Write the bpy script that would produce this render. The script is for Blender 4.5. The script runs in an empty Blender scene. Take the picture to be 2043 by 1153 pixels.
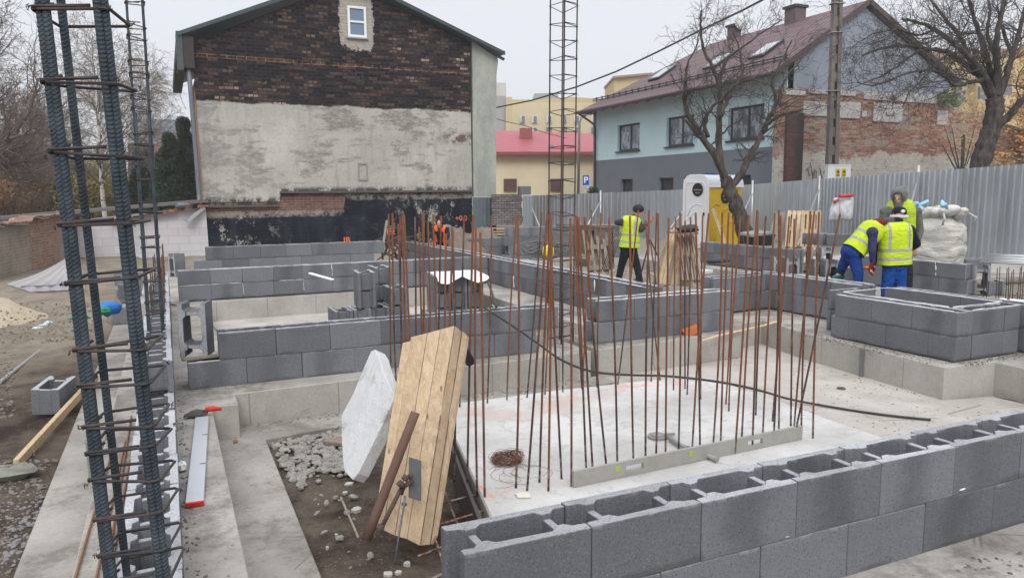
import bpy, bmesh, math, random
from mathutils import Vector, Matrix, Euler, noise
R=math.radians; PI=math.pi
sc=bpy.context.scene; COL=sc.collection
rnd=random.Random(7)
# ------------------------------------------------------------------ camera (solved from the block courses and wall lines)
F=1488.0; YAW=R(24.7); PIT=R(7.36); ROL=R(-.5); H=1.74; CX,CY=1021.5,576.5
_fw=Vector((math.sin(YAW)*math.cos(PIT),math.cos(YAW)*math.cos(PIT),-math.sin(PIT)))
_r0=Vector((math.cos(YAW),-math.sin(YAW),0)); _u0=_r0.cross(_fw)
_r=_r0*math.cos(ROL)+_u0*math.sin(ROL); _u=_u0*math.cos(ROL)-_r0*math.sin(ROL)
_hf=Vector((math.sin(YAW),math.cos(YAW),0))
def ray(x,y): return _fw+_r*((x-CX)/F)-_u*((y-CY)/F)
def G(x,y,z=0.):                       # surveyed point on the level z
    d=ray(x,y); t=(z-H)/d.z; return Vector((d.x*t,d.y*t,z))
def A(x,y,D):                          # surveyed point at horizontal distance D
    d=ray(x,y); q=d*(D/d.dot(_hf)); q.z+=H; return q
def PY(x,y,Y):
    d=ray(x,y); q=d*(Y/d.y); q.z+=H; return q
def PX(x,y,X):
    d=ray(x,y); q=d*(X/d.x); q.z+=H; return q
cam=bpy.data.cameras.new('camera'); co=bpy.data.objects.new('camera',cam); COL.objects.link(co)
M3=Matrix((( _r.x,_u.x,-_fw.x),(_r.y,_u.y,-_fw.y),(_r.z,_u.z,-_fw.z)))
co.matrix_world=Matrix.Translation((0,0,H))@M3.to_4x4()
cam.sensor_fit='HORIZONTAL'; cam.sensor_width=36; cam.lens=F/2043*36; cam.clip_end=3000; cam.clip_start=.05
sc.camera=co
sc.render.resolution_x=1024; sc.render.resolution_y=577
sc.view_settings.view_transform='Standard'; sc.view_settings.look='None'; sc.view_settings.gamma=1; sc.view_settings.exposure=0.0

# ------------------------------------------------------------------ mesh accumulation
class MB:
    def __init__(s): s.v=[]; s.f=[]; s.m=[]; s.sm=[]
    def face(s,idx,m=0,sm=False): s.f.append(idx); s.m.append(m); s.sm.append(sm)
    def add(s,vs,fs,m=0,sm=False):
        b=len(s.v); s.v.extend([tuple(v) for v in vs])
        for f in fs: s.face([b+i for i in f],m,sm)
    def box(s,x0,y0,z0,x1,y1,z1,m=0):
        s.add([(x0,y0,z0),(x1,y0,z0),(x1,y1,z0),(x0,y1,z0),(x0,y0,z1),(x1,y0,z1),(x1,y1,z1),(x0,y1,z1)],
              [(0,3,2,1),(4,5,6,7),(0,1,5,4),(1,2,6,5),(2,3,7,6),(3,0,4,7)],m)
    def obox(s,c,X,Y,Z,m=0):           # centre and half-axis vectors
        c,X,Y,Z=map(Vector,(c,X,Y,Z))
        s.add([c-X-Y-Z,c+X-Y-Z,c+X+Y-Z,c-X+Y-Z,c-X-Y+Z,c+X-Y+Z,c+X+Y+Z,c-X+Y+Z],
              [(0,3,2,1),(4,5,6,7),(0,1,5,4),(1,2,6,5),(2,3,7,6),(3,0,4,7)],m)
    def beam(s,a,b,w,t,up=(0,0,1),m=0):  # w across, t along 'up'
        a,b=Vector(a),Vector(b); d=(b-a); L=d.length; d/=L; u=Vector(up); x=d.cross(u)
        if x.length<1e-4: x=d.cross(Vector((1,0,0)))
        x.normalize(); u=x.cross(d)
        s.obox((a+b)/2,d*L/2,x*w/2,u*t/2,m)
    def tube(s,pts,rad,n=6,m=0,cap=True,sm=True):
        pts=[Vector(p) for p in pts]
        if not hasattr(rad,'__len__'): rad=[rad]*len(pts)
        b=len(s.v); prev=None
        for i,p in enumerate(pts):
            t=(pts[min(i+1,len(pts)-1)]-pts[max(i-1,0)])
            if t.length<1e-9: t=Vector((0,0,1))
            t.normalize()
            if prev is None:
                a=Vector((0,0,1)) if abs(t.z)<.9 else Vector((1,0,0)); x=t.cross(a).normalized()
            else:
                x=prev-t*prev.dot(t)
                if x.length<1e-6: x=t.orthogonal()
                x.normalize()
            prev=x; y=t.cross(x)
            for k in range(n):
                q=2*PI*k/n; s.v.append(tuple(p+(x*math.cos(q)+y*math.sin(q))*rad[i]))
        for i in range(len(pts)-1):
            for k in range(n):
                s.face([b+i*n+k,b+i*n+(k+1)%n,b+(i+1)*n+(k+1)%n,b+(i+1)*n+k],m,sm)
        if cap:
            s.face([b+k for k in range(n)][::-1],m); s.face([b+(len(pts)-1)*n+k for k in range(n)],m)
    def prism(s,poly,z0,z1,m=0,side=None):
        n=len(poly)
        ar=sum(poly[i][0]*poly[(i+1)%n][1]-poly[(i+1)%n][0]*poly[i][1] for i in range(n))
        if ar<0: poly=poly[::-1]
        b=len(s.v)
        s.v.extend([(p[0],p[1],z0) for p in poly]+[(p[0],p[1],z1) for p in poly])
        s.face([b+i for i in range(n)][::-1],m); s.face([b+n+i for i in range(n)],m)
        for i in range(n): s.face([b+i,b+(i+1)%n,b+n+(i+1)%n,b+n+i],m if side is None else side)
    def slabpoly(s,pts,nrm,t,m=0):      # a 3-D planar outline given thickness t along nrm
        pts=[Vector(p) for p in pts]; n=Vector(nrm).normalized()*t; k=len(pts); b=len(s.v)
        s.v.extend([tuple(p) for p in pts]+[tuple(p+n) for p in pts])
        s.face([b+i for i in range(k)][::-1],m); s.face([b+k+i for i in range(k)],m)
        for i in range(k): s.face([b+i,b+(i+1)%k,b+k+(i+1)%k,b+k+i],m)
    def ell(s,c,rx,ry,rz,m=0,nu=12,nv=8,jit=0,seed=0,rot=None):
        b=len(s.v); c=Vector(c); rr=random.Random(seed)
        for j in range(nv+1):
            th=PI*j/nv
            for i in range(nu):
                ph=2*PI*i/nu; k=1+(rr.uniform(-jit,jit) if jit else 0)
                q=Vector((rx*math.sin(th)*math.cos(ph),ry*math.sin(th)*math.sin(ph),rz*math.cos(th)))*k
                if rot is not None: q=rot@q
                s.v.append(tuple(c+q))
        for j in range(nv):
            for i in range(nu):
                s.face([b+j*nu+i,b+(j+1)*nu+i,b+(j+1)*nu+(i+1)%nu,b+j*nu+(i+1)%nu],m,jit==0)
    def caps(s,a,b_,ra,rb,n=10,m=0):    # tapered capsule
        a,b_=Vector(a),Vector(b_); d=b_-a; L=max(d.length,1e-6); d=d/L
        P=[];Rr=[]
        for k in range(4): q=PI/2*(k+.25)/4; P.append(a-d*ra*math.cos(q)); Rr.append(ra*math.sin(q))
        P.append(a);Rr.append(ra);P.append(b_);Rr.append(rb)
        for k in range(3,-1,-1): q=PI/2*(k+.25)/4; P.append(b_+d*rb*math.cos(q)); Rr.append(rb*math.sin(q))
        s.tube(P,Rr,n,m)
    def build(s,name,mats,parent=None,loc=None,bevel=0,fix=False):
        me=bpy.data.meshes.new(name)
        me.from_pydata(s.v,[],s.f)
        if not isinstance(mats,(list,tuple)): mats=[mats]
        for m in mats: me.materials.append(m)
        me.polygons.foreach_set('material_index',s.m); me.polygons.foreach_set('use_smooth',s.sm)
        if fix or bevel:
            bm=bmesh.new(); bm.from_mesh(me)
            if fix: bmesh.ops.remove_doubles(bm,verts=bm.verts,dist=1e-5); bmesh.ops.recalc_face_normals(bm,faces=bm.faces)
            if bevel:
                es=[e for e in bm.edges if len(e.link_faces)==2 and e.calc_face_angle(0)>.5]
                bmesh.ops.bevel(bm,geom=es,offset=bevel,segments=1,affect='EDGES')
            bm.to_mesh(me); bm.free()
        me.update()
        o=bpy.data.objects.new(name,me); COL.objects.link(o)
        if parent is not None: o.parent=parent
        if loc is not None: o.location=loc
        return o
def tag(o,label=None,cat=None,group=None,kind=None):
    if label: o['label']=label
    if cat: o['category']=cat
    if group: o['group']=group
    if kind: o['kind']=kind
    return o
def empty(name,loc,rz=0,label=None,cat=None,group=None,kind=None):
    o=bpy.data.objects.new(name,None); COL.objects.link(o); o.location=loc; o.rotation_euler=(0,0,rz)
    return tag(o,label,cat,group,kind)
def recenter(o):                        # move a world-built mesh so its origin sits at its base
    me=o.data; xs=[v.co for v in me.vertices]
    c=Vector((sum(v.x for v in xs)/len(xs),sum(v.y for v in xs)/len(xs),min(v.z for v in xs)))
    me.transform(Matrix.Translation(-c)); o.location=c; return o
ORD=['first','second','third','fourth','fifth','sixth','seventh','eighth','ninth','tenth','eleventh','twelfth','thirteenth','fourteenth','fifteenth','sixteenth','seventeenth','eighteenth','nineteenth','twentieth']
def ordn(i):
    if i<20: return ORD[i]
    i+=1; t={2:'twenty',3:'thirty',4:'forty',5:'fifty',6:'sixty',7:'seventy'}[i//10]
    return t+'-'+ORD[i%10-1] if i%10 else {2:'twentieth',3:'thirtieth',4:'fortieth',5:'fiftieth',6:'sixtieth',7:'seventieth'}[i//10]
def fnoise(x,y,z=0.,o=4): return noise.fractal(Vector((x,y,z)),1.0,2.0,o)

# ------------------------------------------------------------------ materials
class NT:
    def __init__(s,name):
        s.mat=bpy.data.materials.new(name); s.mat.use_nodes=True; s.t=s.mat.node_tree; s.n=s.t.nodes; s.l=s.t.links
        s.b=s.n['Principled BSDF']; s.tc=s.n.new('ShaderNodeTexCoord'); s.geo=s.n.new('ShaderNodeNewGeometry')
        s.obj=s.tc.outputs['Object']; s.pos=s.geo.outputs['Position']
        s.b.inputs['Roughness'].default_value=.85; s.b.inputs['Specular IOR Level'].default_value=.3
    def link(s,a,b): s.l.new(a,b)
    def put(s,inp,v):
        if isinstance(v,bpy.types.NodeSocket): s.l.new(v,inp)
        elif v is not None:
            if inp.type=='RGBA' and hasattr(v,'__len__') and len(v)==3: v=(*v,1)
            inp.default_value=v
    def mapv(s,vec,scale=(1,1,1),loc=(0,0,0),rot=(0,0,0)):
        m=s.n.new('ShaderNodeMapping'); s.put(m.inputs['Vector'],vec)
        m.inputs['Scale'].default_value=scale; m.inputs['Location'].default_value=loc; m.inputs['Rotation'].default_value=rot
        return m.outputs[0]
    def noise(s,scale,detail=4,vec=None,rough=.55,dist=0.,col=False):
        m=s.n.new('ShaderNodeTexNoise'); s.put(m.inputs['Vector'],vec if vec is not None else s.pos)
        m.inputs['Scale'].default_value=scale; m.inputs['Detail'].default_value=detail
        m.inputs['Roughness'].default_value=rough; m.inputs['Distortion'].default_value=dist
        return m.outputs['Color' if col else 'Fac']
    def voro(s,scale,vec=None,feature='F1',out='Distance',rand=1.):
        m=s.n.new('ShaderNodeTexVoronoi'); m.feature=feature; s.put(m.inputs['Vector'],vec if vec is not None else s.pos)
        m.inputs['Scale'].default_value=scale; m.inputs['Randomness'].default_value=rand
        return m.outputs[out]
    def wave(s,scale,vec=None,dist=2.,detail=3,dscale=1.,d='X',typ='BANDS'):
        m=s.n.new('ShaderNodeTexWave'); m.wave_type=typ; m.bands_direction=d; s.put(m.inputs['Vector'],vec if vec is not None else s.obj)
        m.inputs['Scale'].default_value=scale; m.inputs['Distortion'].default_value=dist; m.inputs['Detail'].default_value=detail
        m.inputs['Detail Scale'].default_value=dscale; return m.outputs['Fac']
    def math(s,op,a,b=None,c=None,clamp=False):
        m=s.n.new('ShaderNodeMath'); m.operation=op; m.use_clamp=clamp
        s.put(m.inputs[0],a)
        if b is not None: s.put(m.inputs[1],b)
        if c is not None: s.put(m.inputs[2],c)
        return m.outputs[0]
    def sep(s,v):
        m=s.n.new('ShaderNodeSeparateXYZ'); s.put(m.inputs[0],v); return m.outputs
    def comb(s,x,y,z):
        m=s.n.new('ShaderNodeCombineXYZ'); s.put(m.inputs[0],x); s.put(m.inputs[1],y); s.put(m.inputs[2],z); return m.outputs[0]
    def step(s,v,lo,hi):                 # smooth 0..1 between lo and hi (hi<lo inverts)
        m=s.n.new('ShaderNodeMapRange'); m.interpolation_type='SMOOTHSTEP'
        s.put(m.inputs[0],v)
        if lo<hi: a=(lo,hi,0.,1.)
        else: a=(hi,lo,1.,0.)
        for i in range(4): m.inputs[1+i].default_value=a[i]
        return m.outputs[0]
    def mix(s,f,a,b,mode='MIX'):
        m=s.n.new('ShaderNodeMix'); m.data_type='RGBA'; m.blend_type=mode; m.clamp_factor=True
        s.put(m.inputs[0],f); s.put(m.inputs[6],a); s.put(m.inputs[7],b); return m.outputs[2]
    def ramp(s,f,stops):
        m=s.n.new('ShaderNodeValToRGB'); s.put(m.inputs[0],f); e=m.color_ramp.elements
        e[0].position=stops[0][0]; e[0].color=(*stops[0][1],1); e[1].position=stops[-1][0]; e[1].color=(*stops[-1][1],1)
        for p,c in stops[1:-1]: q=e.new(p); q.color=(*c,1)
        return m.outputs[0]
    def bright(s,col,f):                 # multiply colour by scalar
        m=s.n.new('ShaderNodeVectorMath'); m.operation='SCALE'; s.put(m.inputs[0],col); s.put(m.inputs['Scale'],f); return m.outputs[0]
    def rand(s):
        m=s.n.new('ShaderNodeObjectInfo'); return m.outputs['Random']
    def bump(s,h,strength=.5,dist=.01,nrm=None):
        m=s.n.new('ShaderNodeBump'); m.inputs['Strength'].default_value=strength; m.inputs['Distance'].default_value=dist
        s.put(m.inputs['Height'],h)
        if nrm is not None: s.l.new(nrm,m.inputs['Normal'])
        return m.outputs[0]
    def out(s,col=None,rough=None,nrm=None,metal=None,spec=None):
        if col is not None: s.put(s.b.inputs['Base Color'],col)
        if rough is not None: s.put(s.b.inputs['Roughness'],rough)
        if nrm is not None: s.l.new(nrm,s.b.inputs['Normal'])
        if metal is not None: s.put(s.b.inputs['Metallic'],metal)
        if spec is not None: s.b.inputs['Specular IOR Level'].default_value=spec
        return s.mat
def simple(name,col,rough=.7,var=.12,scale=8.,bump=.15,bd=.005,metal=0.,spec=.3,vec='pos',rv=0.):
    n=NT(name); v=n.pos if vec=='pos' else n.obj
    a=n.noise(scale,5,v,.6); f=n.math('MULTIPLY_ADD',a,2*var,1-var)
    if rv: f=n.math('MULTIPLY',f,n.math('MULTIPLY_ADD',n.rand(),2*rv,1-rv))
    c=n.bright(col,f)
    return n.out(c,rough,n.bump(n.noise(scale*6,4,v),bump,bd),metal,spec)
# ------------------------------------------------------------------ surfaces
def m_block(name,base,top=False):
    n=NT(name); o=n.obj; r=n.rand()
    f=n.math('MULTIPLY_ADD',n.noise(3.5,3,n.pos,.5),.34,.83)
    f=n.math('MULTIPLY',f,n.math('MULTIPLY_ADD',r,.46,.78))
    f=n.math('MULTIPLY',f,n.math('MULTIPLY_ADD',n.noise(120,3,o,.75),.8,.6))
    c=n.bright(base,f)
    wn=n.voro(170,o,out='Color'); w1=n.sep(wn)[0]
    c=n.mix(n.math('MULTIPLY',n.step(w1,.86,.9),.45),c,(.06,.064,.07)); c=n.mix(n.math('MULTIPLY',n.step(w1,.10,.06),.25),c,(.27,.28,.29))
    if not top:
        # damp band soaked through in the middle of some units, fading unevenly
        so=n.sep(o); x=so[0]; z=so[2]; nx=n.math('ADD',x,n.math('MULTIPLY_ADD',n.noise(5,4,n.pos,.6),.26,-.13))
        band=n.math('MULTIPLY',n.step(nx,.06,.20),n.step(nx,.40,.24))
        on=n.step(n.math('FRACT',n.math('MULTIPLY',r,7.3)),.45,.7)
        c=n.mix(n.math('MULTIPLY',n.math('MULTIPLY',band,on),.40),c,(.052,.055,.061))
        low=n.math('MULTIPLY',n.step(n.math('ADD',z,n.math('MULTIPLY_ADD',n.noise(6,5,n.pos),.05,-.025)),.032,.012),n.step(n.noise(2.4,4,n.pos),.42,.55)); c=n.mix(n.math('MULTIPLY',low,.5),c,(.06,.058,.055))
        lime=n.math('MULTIPLY',n.step(n.noise(2.6,8,n.pos,.78),.57,.72),.16); c=n.mix(lime,c,(.30,.305,.31))
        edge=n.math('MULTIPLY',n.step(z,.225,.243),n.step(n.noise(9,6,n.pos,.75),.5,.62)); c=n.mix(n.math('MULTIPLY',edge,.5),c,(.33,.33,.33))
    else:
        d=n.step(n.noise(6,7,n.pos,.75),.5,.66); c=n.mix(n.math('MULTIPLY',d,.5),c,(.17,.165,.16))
    h=n.math('ADD',n.noise(160,3,o),n.math('MULTIPLY',n.noise(50,5,o,.75),1.2))
    return n.out(c,.92,n.bump(h,.55,.004),0,.2)
BLK=m_block('block_concrete',(.143,.151,.163)); BLKT=m_block('block_top_face',(.33,.338,.348),True)  # second material: paler concrete for the blocks' top and bottom faces
def m_conc(name,a,b,stain=.5,holes=True,form=False,warm=(.1,.085,.07)):
    n=NT(name); p=n.pos
    k=n.noise(1.3,6,p,.62); c=n.mix(n.step(k,.3,.7),a,b)
    fine=n.noise(38,4,p,.6); c=n.bright(c,n.math('MULTIPLY_ADD',fine,.34,.83))
    s=n.step(n.noise(1.7,9,n.mapv(p,(1,1,.6),(3,1,2)),.76),.47,.64); c=n.mix(n.math('MULTIPLY',s,stain),c,warm)
    dirt=n.step(n.noise(14,5,p,.7),.58,.72); c=n.mix(n.math('MULTIPLY',dirt,stain*.7),c,warm)
    h=n.math('MULTIPLY',fine,.6)
    if holes:
        v=n.voro(16,p); w=n.step(n.noise(6,2,p),.5,.62); hh=n.math('MULTIPLY',n.step(v,.11,.06),w)
        c=n.mix(n.math('MULTIPLY',hh,.65),c,(.06,.055,.05)); h=n.math('SUBTRACT',h,hh)
    sq_=n.sep(p); fr=n.math('FRACT',n.math('DIVIDE',n.math('ADD',sq_[0],n.math('MULTIPLY',sq_[1],1.31)),.83)); gn=n.sep(n.geo.outputs['Normal'])[2]
    seam=n.math('MULTIPLY',n.step(n.math('ABSOLUTE',n.math('SUBTRACT',fr,.5)),.012,.004),n.step(n.math('ABSOLUTE',gn),.5,.3)); c=n.mix(n.math('MULTIPLY',seam,.5 if holes else 0.),c,(.13,.12,.105))
    crack=n.step(n.voro(1.6,n.mapv(p,(1,1,1)),'DISTANCE_TO_EDGE'),.010,.002); crack=n.math('MULTIPLY',crack,n.step(n.noise(1.3,4,p),.55,.62)); c=n.mix(n.math('MULTIPLY',crack,.55),c,(.09,.08,.07))
    h=n.math('ADD',h,n.math('MULTIPLY',n.noise(5,6,p,.7),1.4))
    return n.out(c,.9,n.bump(h,.5,.012),0,.25)
FOOT=m_conc('footing_concrete',(.42,.40,.365),(.325,.308,.278),.14)
FOOTT=m_conc('footing_top_concrete',(.405,.38,.345),(.25,.23,.205),.65)
LEAN=m_conc('lean_concrete',(.36,.337,.305),(.24,.22,.195),.62,False)
LEANW=m_conc('lean_concrete_pale',(.48,.445,.41),(.37,.34,.305),.3,False,warm=(.2,.17,.14))
def m_slab():
    n=NT('white_slab_concrete'); p=n.pos
    c=n.mix(n.step(n.noise(1.1,6,p,.6),.35,.65),(.58,.568,.55),(.43,.418,.40))
    c=n.mix(n.math('MULTIPLY',n.step(n.noise(7,8,p,.8),.50,.64),.6),c,(.34,.325,.305))
    c=n.mix(n.math('MULTIPLY',n.step(n.voro(11,p),.09,.05),.8),c,(.18,.16,.14))
    ob=n.sep(p)
    pink=n.math('MULTIPLY',n.step(n.noise(2.2,3,p),.5,.62),n.step(ob[1],5.1,5.6)); c=n.mix(n.math('MULTIPLY',pink,.28),c,(.62,.33,.27))
    # orange chalk strokes
    for (a,b,w) in ((G(1225,772,-.1),G(1318,768,-.1),.045),(G(955,968,-.1),G(985,992,-.1),.02),(G(985,992,-.1),G(1020,975,-.1),.02)):
        dx,dy=b.x-a.x,b.y-a.y; L=math.hypot(dx,dy); dx/=L; dy/=L
        X=n.math('SUBTRACT',ob[0],a.x); Y=n.math('SUBTRACT',ob[1],a.y)
        t=n.math('ADD',n.math('MULTIPLY',X,dx),n.math('MULTIPLY',Y,dy)); q=n.math('ABSOLUTE',n.math('SUBTRACT',n.math('MULTIPLY',X,dy),n.math('MULTIPLY',Y,dx)))
        q=n.math('ADD',q,n.math('MULTIPLY_ADD',n.noise(25,3,p),.05,-.025))
        k=n.math('MULTIPLY',n.math('MULTIPLY',n.step(q,w*.8,w*.3),n.step(n.noise(19,4,p,.7),.36,.56)),n.math('MULTIPLY',n.step(t,-.02,.02),n.step(t,L+.02,L-.02)))
        c=n.mix(n.math('MULTIPLY',k,.75),c,(.85,.22,.09))
    h=n.math('ADD',n.noise(7,8,p,.75),n.math('MULTIPLY',n.noise(60,3,p),.3))
    return n.out(c,.9,n.bump(h,.7,.02),0,.2)
SLAB=m_slab()
def m_soil():
    n=NT('site_soil'); p=n.pos; s=n.sep(p)
    dark=n.mix(n.step(n.noise(1.7,7,p,.68),.36,.64),(.05,.036,.028),(.16,.128,.10))
    grit=n.noise(30,6,p,.75); c=n.bright(dark,n.math('MULTIPLY_ADD',grit,1.0,.5))
    sand=n.mix(n.step(n.noise(2.3,6,p,.7),.35,.65),(.33,.28,.215),(.22,.185,.145)); sand=n.bright(sand,n.math('MULTIPLY_ADD',grit,.5,.76))
    wob=n.math('MULTIPLY_ADD',n.noise(.45,5,p,.6),4.,-2.)
    k=n.step(n.math('ADD',s[1],wob),9.2,12.2); c=n.mix(n.math('MULTIPLY',k,.85),c,sand)
    k2=n.math('MULTIPLY',n.step(s[0],.4,.8),n.step(s[1],6.9,7.4)); c=n.mix(n.math('MULTIPLY',k2,.75),c,n.bright((.29,.26,.22),n.math('MULTIPLY_ADD',grit,.8,.6)))
    st=n.step(n.voro(34,p),.26,.12); c=n.mix(n.math('MULTIPLY',st,n.math('MULTIPLY',n.step(n.noise(2.6,4,p),.45,.6),.55)),c,(.34,.31,.275))
    wet=n.step(n.noise(.9,4,n.mapv(p,(1,1,1),(9,4,0)),.6),.5,.62)
    h=n.math('ADD',n.math('MULTIPLY',n.noise(9,8,p,.75),1.5),grit)
    return n.out(c,n.math('MULTIPLY_ADD',wet,-.15,.98),n.bump(h,.9,.03),0,.12)
SOIL=m_soil()
def m_wood(name,a,b,sc_=1.,grey=0.,vec='obj'):
    n=NT(name); o=n.obj if vec=='obj' else n.pos; r=n.rand()
    st=n.mapv(o,(9*sc_,9*sc_,.9*sc_)); off=n.comb(n.math('MULTIPLY',r,17.),n.math('MULTIPLY',r,5.),r)
    m=n.n.new('ShaderNodeVectorMath'); n.l.new(st,m.inputs[0]); n.l.new(off,m.inputs[1]); v=m.outputs[0]
    g=n.noise(2.2,8,v,.7,1.5); c=n.mix(n.step(g,.3,.7),a,b)
    fine=n.noise(9,4,n.mapv(o,(22*sc_,22*sc_,1.*sc_)),.7); c=n.bright(c,n.math('MULTIPLY_ADD',fine,.6,.7))
    c=n.bright(c,n.math('MULTIPLY_ADD',r,.45,.78))
    kn=n.step(n.voro(1.1,v),.1,.05); c=n.mix(n.math('MULTIPLY',kn,.7),c,(.09,.05,.025))
    dirt=n.step(n.noise(5,6,n.pos,.7),.52,.72); c=n.mix(n.math('MULTIPLY',dirt,.3+grey),c,(.16,.135,.11))
    return n.out(c,.8,n.bump(fine,.35,.004),0,.25)
WOOD=m_wood('pale_timber',(.50,.385,.265),(.36,.255,.155),1,.25); WOODG=m_wood('weathered_timber',(.30,.25,.20),(.19,.155,.125),1,.2)
WOODP=m_wood('pallet_timber',(.62,.47,.29),(.45,.33,.2))
def m_rust(name,a,b,f=.5,sc_=14):
    n=NT(name); p=n.pos; r=n.rand()
    k=n.math('ADD',n.noise(sc_,6,p,.7),n.math('MULTIPLY_ADD',r,.3,-.15)); c=n.mix(n.step(k,f-.14,f+.14),a,b)
    c=n.bright(c,n.math('MULTIPLY_ADD',n.noise(90,3,p),.6,.7))
    rib=n.wave(38,n.pos,.5,1,1,'Z')
    return n.out(c,.8,n.bump(n.math('ADD',rib,n.noise(120,3,p)),.6,.003),.15,.3)
def m_starter():
    n=NT('starter_bar_steel'); p=n.pos; r=n.rand(); z=n.sep(p)[2]
    k=n.math('ADD',n.noise(5,6,p,.7),n.math('MULTIPLY_ADD',r,.34,-.15)); k=n.math('ADD',k,n.math('MULTIPLY_ADD',z,.16,-.10))
    c=n.mix(n.step(k,.34,.64),(.075,.048,.040),(.225,.09,.045)); c=n.mix(n.math('MULTIPLY',n.step(n.noise(11,5,p,.7),.55,.68),.5),c,(.34,.155,.07))
    c=n.bright(c,n.math('MULTIPLY_ADD',n.noise(90,3,p),.8,.6)); dust=n.math('MULTIPLY',n.step(z,.16,-.06),n.step(n.noise(30,4,p),.42,.6)); c=n.mix(n.math('MULTIPLY',dust,.7),c,(.38,.36,.34))
    rib=n.wave(42,n.mapv(p,(.35,.35,1)),.5,1,1,'Z'); return n.out(c,.8,n.bump(n.math('ADD',rib,n.noise(120,3,p)),.8,.004),.15,.3)
RUST=m_starter()
RUSTD=m_rust('dark_rusted_steel',(.10,.07,.058),(.055,.045,.042),.5)
def m_mill():
    n=NT('blue_mill_scale_steel'); p=n.pos
    c=n.mix(n.step(n.noise(9,6,p,.7),.35,.7),(.030,.040,.050),(.066,.086,.10))
    c=n.mix(n.math('MULTIPLY',n.step(n.noise(24,6,p,.75),.60,.72),.7),c,(.12,.07,.045))
    return n.out(c,.6,n.bump(n.noise(160,3,p),.3,.002),.2,.3)
MILL=m_mill()
STIR=m_rust('stirrup_steel',(.085,.066,.058),(.055,.053,.056),.5,20)
def m_galv(name='galvanised_sheet',base=(.42,.46,.49),rough=.36,metal=.55):
    n=NT(name); p=n.pos
    f=n.math('MULTIPLY_ADD',n.noise(1.6,6,n.mapv(p,(1,1,.18)),.7),1.1,.45)
    f=n.math('MULTIPLY',f,n.math('MULTIPLY_ADD',n.rand(),.22,.89)); c=n.bright(base,f)
    d=n.step(n.noise(3,6,n.mapv(p,(2,2,.35)),.7),.58,.75); c=n.mix(n.math('MULTIPLY',d,.35),c,(.16,.16,.15))
    return n.out(c,rough,n.bump(n.noise(6,3,n.mapv(p,(1,1,.3))),.25,.03),metal,.5)
GALV=m_galv(); ALU=simple('aluminium',(.62,.64,.67),.38,.08,6,.05,.002,.75,.5); STEELP=simple('galvanised_tube',(.55,.57,.58),.4,.12,9,.05,.002,.7,.5)
# --- masonry with coordinates in metres along x (u) and z (v)
def brick(n,vec,w=.25,h=.075,mort=.012,c1=(.1,.1,.1),c2=(.2,.2,.2),cm=(.3,.3,.3),bias=0.,sq=1):
    m=n.n.new('ShaderNodeTexBrick'); n.put(m.inputs['Vector'],vec); m.inputs['Scale'].default_value=1
    m.inputs['Brick Width'].default_value=w; m.inputs['Row Height'].default_value=h; m.inputs['Mortar Size'].default_value=mort
    m.inputs['Mortar Smooth'].default_value=.3; m.inputs['Bias'].default_value=bias
    for k,v in (('Color1',c1),('Color2',c2),('Mortar',cm)): n.put(m.inputs[k],v)
    return m.outputs['Color'],m.outputs['Fac']
def uv_xz(n,ax=0,jit=.03):
    s=n.sep(n.pos); j=n.noise(1.3,4,n.pos); 
    u=n.math('ADD',s[ax],n.math('MULTIPLY_ADD',n.noise(3,3,n.pos),jit,-jit/2)); v=n.math('ADD',s[2],n.math('MULTIPLY_ADD',j,jit,-jit/2))
    return s,n.comb(u,v,0.)
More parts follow.
